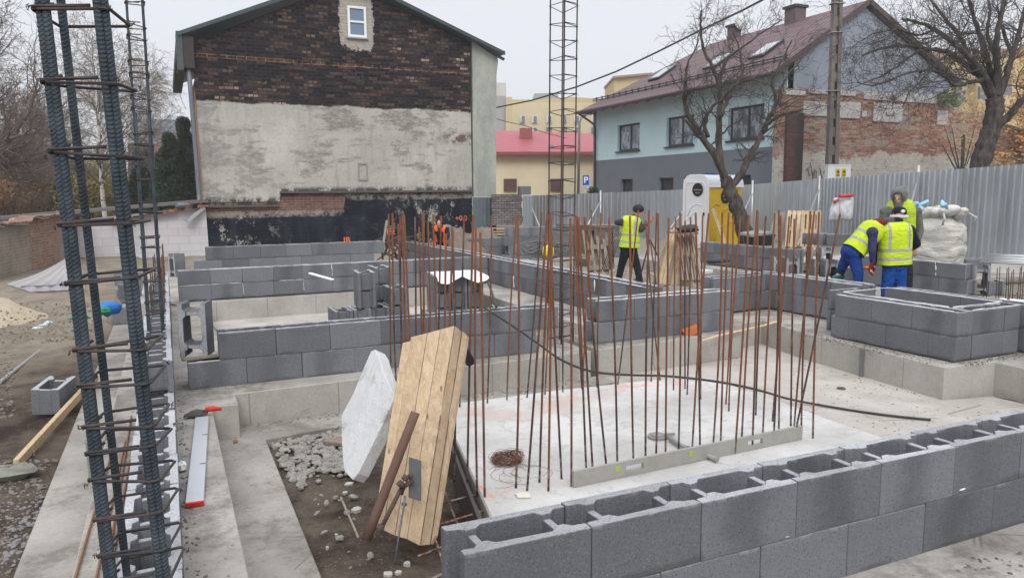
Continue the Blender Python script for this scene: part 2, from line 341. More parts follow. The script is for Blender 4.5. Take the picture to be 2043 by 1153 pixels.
def m_gable(Y):
    n=NT('sooty_brick_and_patched_plaster'); p=n.pos; s,uv=uv_xz(n)
    x,z=s[0],s[2]
    def Z(px,py): return PY(px,py,Y).z
    def Xc(px,py): return PY(px,py,Y).x
    # random brick colours: black soot with brown and a few orange units
    cell=n.n.new('ShaderNodeTexWhiteNoise'); cell.noise_dimensions='2D'
    row=n.math('FLOOR',n.math('DIVIDE',z,.105)); sh=n.math('MULTIPLY',n.math('FRACT',n.math('MULTIPLY',row,.5)),.29)
    n.put(cell.inputs['Vector'],n.comb(n.math('FLOOR',n.math('DIVIDE',n.math('ADD',x,sh),.29)),row,0.))
    rv=cell.outputs['Value']
    big=n.noise(.55,5,p,.6)
    rr=n.math('ADD',n.math('MULTIPLY',rv,.95),n.math('MULTIPLY',n.math('SUBTRACT',big,.56),1.3))
    bc=n.ramp(rr,[(0.,(.010,.010,.012)),(.32,(.022,.018,.019)),(.55,(.048,.033,.029)),(.75,(.085,.052,.040)),(.92,(.155,.098,.072)),(1.,(.36,.28,.22))])
    bcol,bf=brick(n,uv,.29,.105,.016,bc,bc,(.03,.026,.025))
    bcol=n.bright(bcol,n.math('MULTIPLY_ADD',n.noise(22,6,p,.8),2.0,.1))
    spall=n.step(n.noise(7,8,n.mapv(p,(.7,1,2.2)),.8),.57,.64); bcol=n.mix(n.math('MULTIPLY',spall,.5),bcol,(.14,.085,.06))
    holes_=n.step(n.noise(8,7,n.mapv(p,(.8,1,2.4),(4,4,4)),.8),.56,.60); bcol=n.mix(n.math('MULTIPLY',holes_,.85),bcol,(.008,.008,.009))
    # pale string course
    zc=n.math('SUBTRACT',z,n.math('MULTIPLY_ADD',n.math('SUBTRACT',x,Xc(395,110)),(Z(935,148)-Z(395,110))/(Xc(935,148)-Xc(395,110)),Z(395,110)))
    ln=n.math('MULTIPLY',n.step(n.math('ABSOLUTE',zc),.07,.04),n.math('MULTIPLY_ADD',n.step(bf,.2,.7),.7,.1)); ln=n.math('MULTIPLY',ln,n.step(n.noise(3,5,p,.7),.38,.55))
    bcol=n.mix(n.math('MULTIPLY',ln,.8),bcol,(.42,.22,.12))
    bcol=n.mix(n.math('MULTIPLY',n.step(n.math('ADD',n.voro(.5,p),n.math('MULTIPLY_ADD',n.noise(6,4,p),.2,-.1)),.09,.07),.7),bcol,(.33,.29,.25))
    # plaster
    rough=n.math('MULTIPLY_ADD',n.noise(1.6,7,p,.72),.9,-.45); rough2=n.math('MULTIPLY_ADD',n.noise(6,6,p,.8),.8,-.4)
    pl=n.mix(n.step(n.noise(.6,3,n.mapv(p,(1,1,1),(2,0,5))),.44,.56),(.40,.38,.34),(.46,.435,.39))
    blk=n.n.new('ShaderNodeTexWhiteNoise'); blk.noise_dimensions='2D'; n.put(blk.inputs['Vector'],n.comb(n.math('FLOOR',n.math('MULTIPLY_ADD',x,.62,.2)),n.math('FLOOR',n.math('MULTIPLY',z,.8)),0.))
    pl=n.bright(pl,n.math('MULTIPLY_ADD',blk.outputs['Value'],.17,.9))
    grime=n.step(n.math('ADD',n.noise(1.25,12,n.mapv(p,(.75,1,1.9),(7,2,1)),.68),n.math('MULTIPLY',n.math('SUBTRACT',n.noise(.35,2,n.mapv(p,(1,1,1.6))),.5),.7)),.535,.60)
    pl=n.mix(n.math('MULTIPLY',n.math('MULTIPLY',grime,n.step(n.noise(7,9,n.mapv(p,(.5,1,1.6)),.8),.34,.60)),.78),pl,(.13,.124,.113))
    g2_=n.step(n.noise(2.3,9,n.mapv(p,(.6,1,2.2),(1,5,2)),.76),.56,.63); pl=n.mix(n.math('MULTIPLY',g2_,.6),pl,(.20,.19,.175))
    g3_=n.step(n.noise(.5,5,n.mapv(p,(1,1,1),(9,2,2)),.6),.42,.6); pl=n.mix(n.math('MULTIPLY',g3_,.3),pl,(.36,.35,.33))
    drip=n.step(n.noise(2.2,7,n.mapv(p,(1.6,1,.25),(3,3,3)),.7),.48,.70); pl=n.mix(n.math('MULTIPLY',drip,.45),pl,(.2,.19,.17))
    pl=n.bright(pl,n.math('MULTIPLY_ADD',n.noise(11,5,p,.7),.5,.75))
    zt=(Z(395,208)+Z(930,218))/2; zb=Z(620,383)
    tilt=n.math('MULTIPLY',x,-.0)
    d1=n.math('ADD',z,n.math('MULTIPLY',rough,.35)); mp=n.step(d1,zt+.03,zt-.03)
    # stepped lower edge of the plaster: lower on the left
    xl=Xc(560,400); zlow=n.math('MULTIPLY_ADD',n.step(x,xl+.04,xl-.04),Z(500,403)-zb,zb)
    ml=n.step(n.math('SUBTRACT',n.math('ADD',z,n.math('MULTIPLY',rough,.14)),zlow),-.03,.03); mp=n.math('MULTIPLY',mp,ml)
    # bricks showing through at right
    hole=n.math('MULTIPLY',n.math('MULTIPLY',n.step(x,Xc(868,275),Xc(905,275)),n.step(n.math('ABSOLUTE',n.math('SUBTRACT',z,Z(900,277))),.3,.05)),n.step(n.noise(3,6,p,.7),.42,.52))
    mp=n.math('MULTIPLY',mp,n.math('SUBTRACT',1.,hole))
    red,_=brick(n,uv,.27,.085,.012,(.13,.062,.045),(.2,.10,.07),(.19,.17,.15)); red=n.bright(red,n.math('MULTIPLY_ADD',n.noise(5,6,p,.7),1.1,.4))
    under=n.mix(n.step(z,zb+1.2,zb+.9),bcol,red)
    under=n.mix(hole,under,red)
    # tar
    zt1=n.math('MULTIPLY_ADD',n.step(n.math('ADD',x,n.math('MULTIPLY',rough2,.5)),Xc(682,420),Xc(690,400)),Z(800,392)-Z(500,428),Z(500,428))
    tarm=n.step(n.math('SUBTRACT',z,n.math('ADD',zt1,n.math('MULTIPLY',rough2,.22))),.03,-.03)
    peel=n.math('MULTIPLY',n.step(n.noise(2.8,10,n.mapv(p,(1,1,.8),(5,1,9)),.82),.555,.575),n.math('MULTIPLY_ADD',n.step(n.math('ABSOLUTE',n.math('SUBTRACT',x,(Xc(620,440)+Xc(720,440))/2)),1.2,3.4),.92,.08))
    tar=n.mix(n.step(n.noise(1.2,4,n.mapv(p,(1.5,1,.5))),.4,.6),(.010,.0135,.019),(.022,.029,.038))
    tar=n.mix(n.math('MULTIPLY',peel,.9),tar,(.40,.37,.32))
    edge=n.math('MULTIPLY',n.step(n.math('ABSOLUTE',n.math('SUBTRACT',z,n.math('ADD',zt1,n.math('MULTIPLY',rough2,.3)))),.14,.05),n.step(n.noise(5,5,p,.7),.4,.55))
    edge2=n.math('MULTIPLY',n.step(n.math('ABSOLUTE',n.math('SUBTRACT',z,zlow)),.22,.05),n.step(n.noise(3.4,7,n.mapv(p,(1,1,1),(1,8,1)),.75),.44,.52))
    c=n.mix(mp,under,pl); c=n.mix(n.math('MULTIPLY',edge2,.9),c,(.03,.03,.03)); c=n.mix(tarm,c,tar); c=n.mix(n.math('MULTIPLY',edge,.7),c,(.34,.31,.27))
    # plaster ring round the attic window
    wx,wz=Xc(711,44),Z(711,44)
    dx=n.math('DIVIDE',n.math('SUBTRACT',x,wx),.62); dz=n.math('DIVIDE',n.math('SUBTRACT',z,wz),.98)
    q=n.math('ADD',n.math('POWER',n.math('ABSOLUTE',dx),5.),n.math('POWER',n.math('ABSOLUTE',dz),5.)); q=n.math('ADD',q,n.math('MULTIPLY',rough2,3.2))
    c=n.mix(n.step(q,.75,.6),c,n.bright((.40,.37,.32),n.math('MULTIPLY_ADD',n.noise(9,5,p,.7),.9,.5)))
    h=n.math('ADD',n.math('MULTIPLY',n.math('SUBTRACT',1.,bf),n.math('MULTIPLY',n.math('SUBTRACT',1.,mp),.8)),n.math('ADD',n.math('MULTIPLY',mp,1.1),n.math('MULTIPLY',n.noise(14,5,p,.7),.6)))
    return n.out(c,.93,n.bump(h,.8,.03),0,.15)
def m_ruin():
    n=NT('ruined_brick_masonry'); p=n.pos; s,uv=uv_xz(n,0,.05); x,z=s[0],s[2]
    big=n.noise(.7,6,p,.65)
    wn=n.n.new('ShaderNodeTexWhiteNoise'); wn.noise_dimensions='2D'
    n.put(wn.inputs['Vector'],n.comb(n.math('FLOOR',n.math('DIVIDE',x,.27)),n.math('FLOOR',n.math('DIVIDE',z,.09)),0.))
    rr=n.math('ADD',n.math('MULTIPLY',wn.outputs['Value'],.6),n.math('MULTIPLY',big,.5))
    bc=n.ramp(rr,[(0.,(.10,.05,.04)),(.3,(.26,.105,.068)),(.5,(.37,.165,.105)),(.7,(.44,.23,.155)),(1.,(.52,.38,.29))])
    c,bf=brick(n,uv,.27,.09,.014,bc,bc,(.25,.22,.19)); c=n.bright(c,n.math('MULTIPLY_ADD',n.noise(12,7,p,.8),1.6,.2))
    rub=n.step(n.noise(1.1,9,n.mapv(p,(.55,1,1.9),(4,0,2)),.76),.50,.57); c=n.mix(n.math('MULTIPLY',rub,.75),c,n.bright((.40,.36,.32),n.math('MULTIPLY_ADD',n.noise(8,6,p,.75),1.1,.4)))
    zz=n.math('ADD',z,n.math('MULTIPLY_ADD',n.noise(.9,7,p,.68),1.5,-.75))
    c=n.bright(c,1.25); low=n.step(zz,3.15,3.0); c=n.mix(low,c,n.bright((.72,.675,.59),n.math('MULTIPLY_ADD',n.noise(4,6,p,.7),.7,.6)))
    crev=n.step(n.noise(4.2,8,n.mapv(p,(.8,1,2.2)),.78),.56,.62); c=n.mix(n.math('MULTIPLY',crev,.55),c,(.05,.04,.035))
    h=n.math('ADD',n.math('MULTIPLY',bf,-.5),n.math('MULTIPLY',n.noise(4.2,8,n.mapv(p,(.8,1,2.2)),.78),3.))
    return n.out(c,.95,n.bump(h,.9,.07),0,.1)
RUIN=m_ruin()
def m_oldwall():
    n=NT('old_brick_and_render'); p=n.pos; s=n.sep(p)
    uv=n.comb(n.math('ADD',s[0],s[1]),s[2],0.)
    bc,bf=brick(n,uv,.22,.075,.013,(.30,.125,.07),(.40,.22,.14),(.34,.31,.27)); bc=n.bright(bc,n.math('MULTIPLY_ADD',n.noise(7,6,p,.75),1.1,.45))
    ren=n.mix(n.step(n.noise(1.4,7,p,.68),.35,.65),(.38,.33,.27),(.27,.235,.19)); ren=n.bright(ren,n.math('MULTIPLY_ADD',n.noise(10,5,p,.7),.6,.7))
    return n,bc,ren,bf
def m_plain_plaster(name,col,grime=.25,sc_=.9,rough=.9):
    n=NT(name); p=n.pos
    c=n.bright(col,n.math('MULTIPLY_ADD',n.noise(1.1,5,p,.6),.22,.89))
    g=n.step(n.noise(sc_,6,n.mapv(p,(1,1,.45)),.65),.5,.75); c=n.mix(n.math('MULTIPLY',g,grime),c,tuple(v*.5 for v in col))
    return n.out(c,rough,n.bump(n.noise(30,4,p),.2,.01),0,.2)
def m_roof(name,col,ax,wv=.3,hh=.34,rough=.6):
    # pressed-metal tiles: ribs one way and courses the other
    n=NT(name); p=n.pos; s=n.sep(p)
    a=n.math('SINE',n.math('MULTIPLY',s[ax],2*PI/wv)); fr=n.math('FRACT',n.math('DIVIDE',s[2],hh*.62))
    f=n.math('MULTIPLY_ADD',n.step(fr,.0,.3),.55,.5); f=n.math('MULTIPLY',f,n.math('MULTIPLY_ADD',a,.22,.9))
    f=n.math('MULTIPLY',f,n.math('MULTIPLY_ADD',n.noise(2,4,p),.35,.83))
    c=n.bright(col,f); h=n.math('ADD',n.math('MULTIPLY',a,.5),fr)
    return n.out(c,rough,n.bump(h,.8,.05),0,.4)
def m_glass(name='window_glass',col=(.10,.12,.14),cur=True):
    n=NT(name); p=n.pos
    c=n.mix(n.step(n.noise(3.2,4,n.mapv(p,(1,1,.5)),.6),.42,.62),col,tuple(min(1,v*3.2) for v in col)) if cur else col
    return n.out(c,.12,None,0,.6)
GLASS=m_glass(); GLASSB=m_glass('pale_glass',(.18,.22,.27),False)
def m_bark(name,a,b):
    n=NT(name); p=n.pos
    k=n.noise(9,6,n.mapv(p,(1,1,.3)),.7); c=n.mix(n.step(k,.35,.65),a,b)
    return n.out(c,.95,n.bump(n.noise(16,6,n.mapv(p,(1,1,.25)),.75),.9,.04),0,.1)
BARK=m_bark('dark_bark',(.04,.033,.028),(.115,.098,.084)); TWIG=simple('twig_bark',(.075,.06,.054),.9,.3,3,.1); TWIGL=simple('brown_twig_bark',(.155,.125,.105),.9,.3,3,.1)
def m_birch():
    n=NT('birch_bark'); p=n.pos; k=n.step(n.noise(5,6,n.mapv(p,(.4,.4,2.5)),.7),.52,.62)
    return n.out(n.mix(k,(.62,.60,.56),(.07,.065,.06)),.8)
BIRCH=m_birch()
def m_leaf(name,cols,rough=.8):
    n=NT(name); w=n.n.new('ShaderNodeTexWhiteNoise'); w.noise_dimensions='3D'
    n.put(w.inputs['Vector'],n.mapv(n.pos,(6,6,6))); 
    k=n.math('ADD',n.math('MULTIPLY',n.noise(.9,3,n.pos),.6),n.math('MULTIPLY',n.noise(9,2,n.pos),.5))
    c=n.ramp(k,[(.3,cols[0]),(.52,cols[1]),(.75,cols[2])]); return n.out(c,rough,None,0,.15)
CONIF=m_leaf('conifer_foliage',[(.018,.032,.018),(.035,.06,.03),(.06,.09,.045)])
AUTUMN=m_leaf('autumn_foliage',[(.22,.10,.025),(.42,.22,.05),(.55,.34,.09)])
OLIVE=m_leaf('thinning_brown_green_foliage',[(.07,.065,.025),(.17,.14,.045),(.32,.24,.08)])
BROWNL=m_leaf('dry_brown_foliage',[(.10,.06,.032),(.20,.12,.06),(.34,.21,.10)])
YELL=m_leaf('yellow_birch_foliage',[(.24,.19,.09),(.38,.30,.14),(.5,.42,.22)])
STONE=simple('grey_rubble_stone',(.25,.232,.21),.9,.75,13,.6,.01,rv=0.)
WHITEP=simple('white_plastic_film',(.66,.67,.69),.45,.06,5,.2,.01); FOAM=simple('white_foam',(.8,.8,.78),.8,.08,9,.5,.006)
BLACKP=simple('black_plastic',(.02,.021,.023),.5,.2,9,.1); REDP=simple('red_plastic',(.55,.03,.02),.45,.1,9,.05)
WHITEPAINT=simple('white_paint',(.72,.73,.73),.5,.06,3,.05); DGREY=simple('anthracite_frame',(.035,.038,.043),.45,.1,5,.05)
# ------------------------------------------------------------------ ground sheet
def sm(a,b,x):
    t=max(0.,min(1.,(x-a)/(b-a))); return t*t*(3-2*t)
PILES=[(9.6,12.2,1.5,.10),(8.6,12.8,1.2,.14),(-3.2,7.0,1.3,.08),(-3.9,4.6,1.2,.1)]
def gz(x,y):
    z=-.36
    inside=sm(-.95,-.8,x)
    left=-.325+.03*fnoise(x*.7,y*.7)+.16*sm(9,16,y)
    z=z*inside+left*(1-inside)
    if x>0: z=z+.04*fnoise(x*1.7,y*1.7,3)
    z=z+(-.12-z)*sm(12.1,12.8,x)*sm(3,5,y)*.0
    z=z+(.02-z)*sm(12.2,13.4,x)
    z=z+(.0-z)*sm(16,19,y)*.6
    if 6.3<x<11 and y>10.2: z+=.1*sm(10.2,11,y)
    for (a,b,r,h) in PILES:
        d=math.hypot(x-a,y-b)/r
        if d<1: z+=h*(1-d*d)**1.5*(1+.25*fnoise(x*2.2,y*2.2,9))
    near=1-sm(18,30,math.hypot(x,y))
    z+=.012*fnoise(x*6,y*6,1)*near+.02*fnoise(x*2.3,y*2.3,5)*near
    return z
def lines(a,b,st,far):
    L=[]; v=a
    while v<=b+1e-6: L.append(v); v+=st
    g=st; lo=[];hi=[]; x=a
    while x>-far: g*=1.35; x-=g; lo.append(x)
    g=st; x=b
    while x<far: g*=1.35; x+=g; hi.append(x)
    return lo[::-1]+L+hi
xs=lines(-5.,13.,.075,300.); ys=lines(1.2,19.,.075,300.)
mb=MB()
for y in ys:
    for x in xs: mb.v.append((x,y,gz(x,y)))
nx=len(xs)
for j in range(len(ys)-1):
    for i in range(nx-1): mb.face([j*nx+i,j*nx+i+1,(j+1)*nx+i+1,(j+1)*nx+i],0,True)
tag(mb.build('ground',SOIL),kind='structure')

# ------------------------------------------------------------------ cast footings: side faces plain, tops rougher and dirtier
def footing(name,polys,label,z0=-.6,z1=0.,mats=None,jit=.006,kind='structure'):
    mb=MB()
    for poly in polys: mb.prism(poly,z0,z1,1,0)
    me=mb.build(name,mats or [FOOT,FOOTT],bevel=.006); tag(me,kind=kind); return me
def rect(x0,y0,x1,y1): return [(x0,y0),(x1,y0),(x1,y1),(x0,y1)]
footing('left_footing',[[(-.5,.5),(.24,.5),(.24,6.52),(.45,6.5),(.45,6.85),(4.16,6.97),(4.16,7.75),(.5,7.72),(.5,13.12),(4.9,13.2),(4.9,7.9),(6.2,7.9),(6.2,19.2),(-.5,19.2)]],'')
footing('far_footing',[rect(.0,15.2,4.9,15.9)],'',z1=-.004)
footing('middle_footing',[[(4.27,6.98),(6.42,7.12),(6.42,7.45),(7.22,7.62),(7.02,6.7),(6.83,4.72),(7.5,4.66),(7.4,3.7),(9.2,3.7),(9.2,9.1),(6.2,9.1),(6.2,7.88),(4.27,7.88)]],'',z1=.004)
footing('right_footing',[rect(11.2,6.6,12.2,19.),rect(6.3,9.5,11.2,10.25),rect(9.2,8.2,11.2,9.0),rect(6.4,16.9,11.2,17.6),rect(9.2,6.6,11.2,7.3)],'',z1=-.006)
# base course in front of the nearest wall with its lower ledge
footing('front_footing',[[(.9,1.15),(1.6,1.62),(6.8,1.5),(6.8,2.62),(.87,2.62)]],'',z1=.03)
# lean concrete levels
footing('outer_ledge',[[(-.87,.5),(-.5,.5),(-.5,16.),(-.87,16.)]],'',-.7,-.285,[LEAN,LEAN])
footing('lower_ledge',[[(.24,.5),(.63,.5),(.64,6.36),(1.5,6.48),(4.3,6.66),(4.27,6.98),(.45,6.85),(.24,6.52)]],'',-.7,-.292,[LEAN,LEAN])
footing('concrete_floor',[[(4.3,2.4),(7.5,2.4),(7.4,4.6),(6.9,4.72),(7.05,6.8),(7.3,7.7),(6.4,7.5),(6.4,7.1),(4.3,7.0)],rect(.5,9.6,4.9,13.15)],'',-.7,-.325,[LEANW,LEANW])
footing('compartment_floor',[rect(.5,7.72,4.9,9.6)],'',-.7,-.35,[LEAN,LEAN])
# vertical shutter marks / pipes cast in the footing faces
for (px,py0,py1,w) in ((1722,706,764,.03),(1500,652,688,.02)):
    pass
JS=simple('dark_joint_strip',(.16,.165,.17),.6)
q=PX(1717,735,6.9)
mb=MB(); mb.box(q.x-.0,q.y-.02,-.36,q.x+.05,q.y+.02,-.012); tag(recenter(mb.build('footing_joint_strip',JS)),'grey vertical joint strip let into the right concrete footing face','joint strip')

# ------------------------------------------------------------------ white slab with its side shuttering and cage underneath
mb=MB()
slabp=[(1.36,2.75),(4.74,2.75),(4.78,4.4),(4.84,5.5),(4.42,5.93),(3.3,6.02),(2.02,6.04),(1.86,5.05)]
mb.prism(slabp,-.34,-.1,1,0)
s_=mb.build('white_slab',[FOOT,SLAB],bevel=.01); tag(s_,'white dusty concrete slab out of which the rusty bars rise','slab')
mb=MB()
for (a,b) in (((1.50,3.6),(1.845,5.1)),((1.845,5.1),(1.98,5.7))):
    mb.beam((a[0]-.02,a[1],-.22),(b[0]-.02,b[1],-.22),.022,.23)
tag(recenter(mb.build('slab_shutter_board',simple('dark_film_plywood',(.065,.055,.048),.6,.3,5))),'dark plywood shutter board along the left edge of the white slab','board')
mb=MB()
for i in range(5):
    y=3.2+i*.24; mb.tube([(1.02+.05*i,y,-.24+.02*i),(1.62+.08*i,y+.1,-.16)],.007,5)
for i in range(4):
    x=1.1+i*.15; mb.tube([(x,2.9,-.235+.02*i),(x+.28,4.4,-.2+.02*i)],.007,5)
tag(recenter(mb.build('rebar_mesh',RUST)),'rusty reinforcing mesh sticking out under the left edge of white slab','rebar mesh')

# ------------------------------------------------------------------ hollow shuttering blocks
def block_mesh(L=.497,W=.245,Hh=.246,first=None,seed=0):
    """two shells with chamfered flares and two lowered webs"""
    t=.044; f=.026
    webs=[(.078,.112),(L-.112,L-.078)] if L>.4 else [(.055,.087),(L-.087,L-.055)]
    if first=='closed': webs[0]=(0.,.036)
    mb=MB()
    for side in (0,1):
        Y=(lambda y:y) if side==0 else (lambda y:W-y)
        P=[(0,Y(0)),(L,Y(0)),(L,Y(t-.004)),(L-.012,Y(t))]; P2=[]
        for (a,b) in webs[::-1]: P2+=[(min(b+f,L-.002),Y(t)),(b,Y(t+f)),(a,Y(t+f)),(max(a-f,.002),Y(t))] if not (first=='closed' and a==0) else [(b+f,Y(t)),(b,Y(t+f)),(0,Y(t+f))]
        P+=P2
        if not first=='closed': P+=[(.012,Y(t)),(0,Y(t-.004))]
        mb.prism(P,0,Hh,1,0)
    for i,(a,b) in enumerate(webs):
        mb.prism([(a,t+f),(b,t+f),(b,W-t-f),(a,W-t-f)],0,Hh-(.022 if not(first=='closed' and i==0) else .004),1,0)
    me=bpy.data.meshes.new('concrete_block'); me.from_pydata(mb.v,[],mb.f)
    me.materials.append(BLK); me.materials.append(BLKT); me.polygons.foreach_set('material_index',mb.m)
    bm=bmesh.new(); bm.from_mesh(me); bmesh.ops.recalc_face_normals(bm,faces=bm.faces)
    rr=random.Random(seed)
    for v in bm.verts:
        if v.co.z>.2 or v.co.z<.01:
            if rr.random()<.5: v.co.z+=(-1 if v.co.z>.2 else 0)*rr.uniform(0,.005); v.co.x+=rr.uniform(-.002,.002)
    es=[e for e in bm.edges if len(e.link_faces)==2 and e.calc_face_angle(0)>.9]
    bmesh.ops.bevel(bm,geom=es,offset=.0025,segments=1,affect='EDGES')
    bm.to_mesh(me); bm.free(); me.update(); return me
BM={'full':block_mesh(),'end':block_mesh(),'half':block_mesh(.247),'q':block_mesh(.36),'closed':block_mesh(first='closed'),'hclosed':block_mesh(.297,first='closed'),'qc':block_mesh(.40,first='closed')}
VAR=[BM['full']]+[block_mesh(seed=i) for i in (1,2,3,4)]
BL={'full':.5,'end':.5,'half':.25,'q':.363,'closed':.5,'hclosed':.3,'qc':.4}
br=random.Random(3)
def blk(kind,loc,rz,label,group,rot=None,jit=.003):
    o=bpy.data.objects.new('concrete_block',br.choice(VAR) if kind=='full' else BM[kind]); COL.objects.link(o)
    o.location=Vector(loc)+Vector((br.uniform(-jit,jit),br.uniform(-jit,jit),0))
    o.rotation_euler=rot if rot else (0,0,rz+br.uniform(-jit,jit)*1.2)
    return tag(o,label,'concrete block',group)
CN={1:['only'],2:['lower','upper'],3:['bottom','middle','top'],4:['bottom','second lowest','third lowest','top']}
def wall(x,y,ang,n,courses,z0,phrase,starts=None,endfirst=False,side='left end',skip=(),seqs=None,jit=.003):
    """courses of separate blocks; (x,y) = outer front corner, ang = direction the wall runs"""
    c,s=math.cos(ang),math.sin(ang)
    for k in range(courses):
        cnt=n if isinstance(n,int) else n[k]; st=(starts[k] if starts else (0 if k%2 else .25)); t=st
        seq=['full']*cnt
        if seqs: seq=list(seqs[k])
        if not starts and k%2==0: seq=['half']+seq; t=0
        for i,kd in enumerate(seq):
            if (k,i) in skip: t+=BL[kd]; continue
            blk(kd,(x+c*t,y+s*t,z0+.25*k),ang,'%s block from %s, %s course, %s'%(ordn(i),side,CN[courses][k],phrase.replace('the ','',1)),'grey blocks of '+phrase,jit=jit)
            t+=BL[kd]
# near wall crossing the bottom right of the picture
P0=G(926,1105,.53)
wall(P0.x+.0,P0.y,R(-.3),[12,12],2,.03,'the low wall nearest the camera',starts=[.012,0.],seqs=[['hclosed']+['full']*11,['full']*12],jit=.0012)
# left of the middle
wall(.09,7.17,0,[7,7],2,0.,'the wall behind the leaning planks',starts=[0.,.27])
wall(.1,13.28,0,[11,11],2,.02,'the long wall with white foam joints',starts=[0.,0.])
wall(.42,15.45,0,[7,7,7],3,0.,'the three course wall before the tar',starts=[0.,0.,.22])
# long wall running away along the middle: left face seen
wall(5.86,8.0,R(90),[22,22],2,0.,'the long wall running away in the middle',side='near end',starts=[0.,.0])
wall(4.37,7.26,0,[4,4],2,0.,'the wall by the tall rebar column',starts=[0.,.05])
wall(6.42,19.,0,[5,5],2,.0,'the cross wall behind the long wall',starts=[0.,0.])
wall(8.25,18.4,0,[7,7,7,7],4,-.2,'the four course wall before the pavers',starts=[0.,0.12,0.,.12])
wall(6.98,8.22,R(3),[2,2],2,.03,'the short wall of the inner corner',starts=[0.,-.1])
wall(8.22,6.66,R(90),[4,4],2,.03,'the inner corner wall running to the workers',side='near end',starts=[0.,.02])
# box of blocks on the right
wall(7.33,4.8,R(90),[3,3],2,.02,'the square shaft seen from the left',side='near end',starts=[.0,.0],seqs=[['hclosed','full','full','half'],['closed','full','full']])
wall(7.335,4.8,0,[1,1],2,.02,'the short front face of the shaft',starts=[0.,.0])
blk('half',(7.838,4.8,.02),0,'half block in lower course at right of shaft front','grey blocks of the shaft front'); blk('half',(7.838,4.8,.27),0,'half block in upper course at right of shaft front','grey blocks of the shaft front')
wall(7.345,6.4,0,[1,1],2,.02,'the rear face of the shaft',starts=[.0,0.])
wall(8.4,3.3,R(90),[6,6],2,.02,'the wall closing the shaft at right',side='near end',starts=[0.,.2])
# wall line behind the workers
wall(11.87,7.75,R(90),[5,4],2,.03,'the wall behind the bending worker',side='near end',starts=[0.,.05])
wall(11.87,11.4,R(90),[6,6],2,.03,'the wall right of the portable toilet',side='near end',starts=[0.,.0])
wall(9.9,16.9,R(0),[3,3],2,.0,'the wall behind the worker with the tripod',starts=[0.,0.])
# left wall along the left footing: view straight down into the cells
wall(-.03,5.7,R(90),[15,14],2,0.,'the left wall beside the strip footing',side='near end',starts=[0.,.45])
wall(-.03,.95,R(90),[9],1,.0,'the open single course left wall',side='near end',starts=[.2])
# loose blocks ------------------------------------------------------------
def loose(kind,loc,rot,label,grp='loose grey blocks'): return blk(kind,loc,0,label,grp,rot=rot,jit=0)
UP=Matrix(((0,-1,0),(0,0,-1),(1,0,0)))
def upr(rz): return tuple((Matrix.Rotation(R(rz),3,'Z')@UP).to_euler())
q=G(376,712,.25); loose('full',(q.x+.235,q.y+.10,.262),upr(-17),'hollow block stood on end at left of the wall behind planks')
q=G(121,829,-.31); loose('qc',(q.x,q.y,-.30),(R(3),R(-5),R(74)),'hollow block lying in the mud left of the near rebar column')
q=G(345,552,0); loose('full',(q.x+.26,q.y,.0),upr(-60),'single block standing on end before the white block wall')
for i,(px,py,rz,zz,lb) in enumerate(((228,648,8,-.28,'nearest loose hollow block by the blue bag'),(238,618,4,-.03,'loose hollow block stacked behind the nearest one by blue bag'),(232,600,3,-.28,'lower loose block of the small pile behind the blue bag'),(228,594,2,.0,'upper loose block of the small pile behind the blue bag'))):
    q=G(px,py,-.28 if i==0 else -.2); loose('q' if i<2 else 'full',(q.x,q.y+.1*i,zz),(0,0,R(rz)),lb)
# heap of units standing in the compartment
zb=-.325
for i in range(3): loose('full',(1.98+.262*i,10.05+.08*i,zb),(0,0,R(90)),'lying block number %s from left in the low heap'%ordn(i)) if 0 else loose('full',(2.22+.262*i,10.0+.03*i,zb),(0,0,R(90)),'%s block from the left lying in the bottom layer of the heap'%ordn(i))
for i in range(3): loose('full',(2.22+.262*i,10.0+.03*i,zb+.25),(0,0,R(90)),'%s block from the left lying in the second layer of the heap'%ordn(i))
loose('full',(3.02,10.1,zb),(0,0,R(90)),'bottom right block under the standing pair of the heap')
loose('full',(3.02,10.1,zb+.25),(0,0,R(90)),'second block up under the right column of the heap')
loose('full',(2.55,10.02,zb+.5),(0,0,R(84)),'lower block of the tall column of the heap')
loose('full',(2.55,10.02,zb+.75),(0,0,R(84)),'top block of the tall column of the heap')
loose('full',(3.03,10.12,zb+.5),(0,0,R(88)),'right hand block on the third layer of the heap')
[loose('full',(2.95,10.63,zb+.25*l_),(0,0,R(90)),'%s block of the rear column in the heap'%ordn(l_)) for l_ in range(4)]
k=0
sq=Vector((4.02,11.05,zb))
for l in range(3):
    for a in range(3):
        for b in range(2):
            k+=1
            p=Matrix.Rotation(R(-10),3,'Z')@Vector((a*.262,b*.5,0))
            loose('full',(sq.x+p.x,sq.y+p.y,zb+.25*l),(0,0,R(80)),'%s %s block in the %s layer of the foam covered stack'%(('front','rear')[b],('left','middle','right')[a],('bottom','middle','top')[l]),'blocks of the foam covered stack')
for i in range(2): loose('full',(3.75+0*i,10.72,zb+.25*i),(0,0,R(80)),'%s block leaning against left side of the foam covered stack'%('lower','upper')[i]) if i==0 else None
loose('full',(4.85,10.6,zb),(0,0,R(75)),'single block at right foot of the foam covered stack')
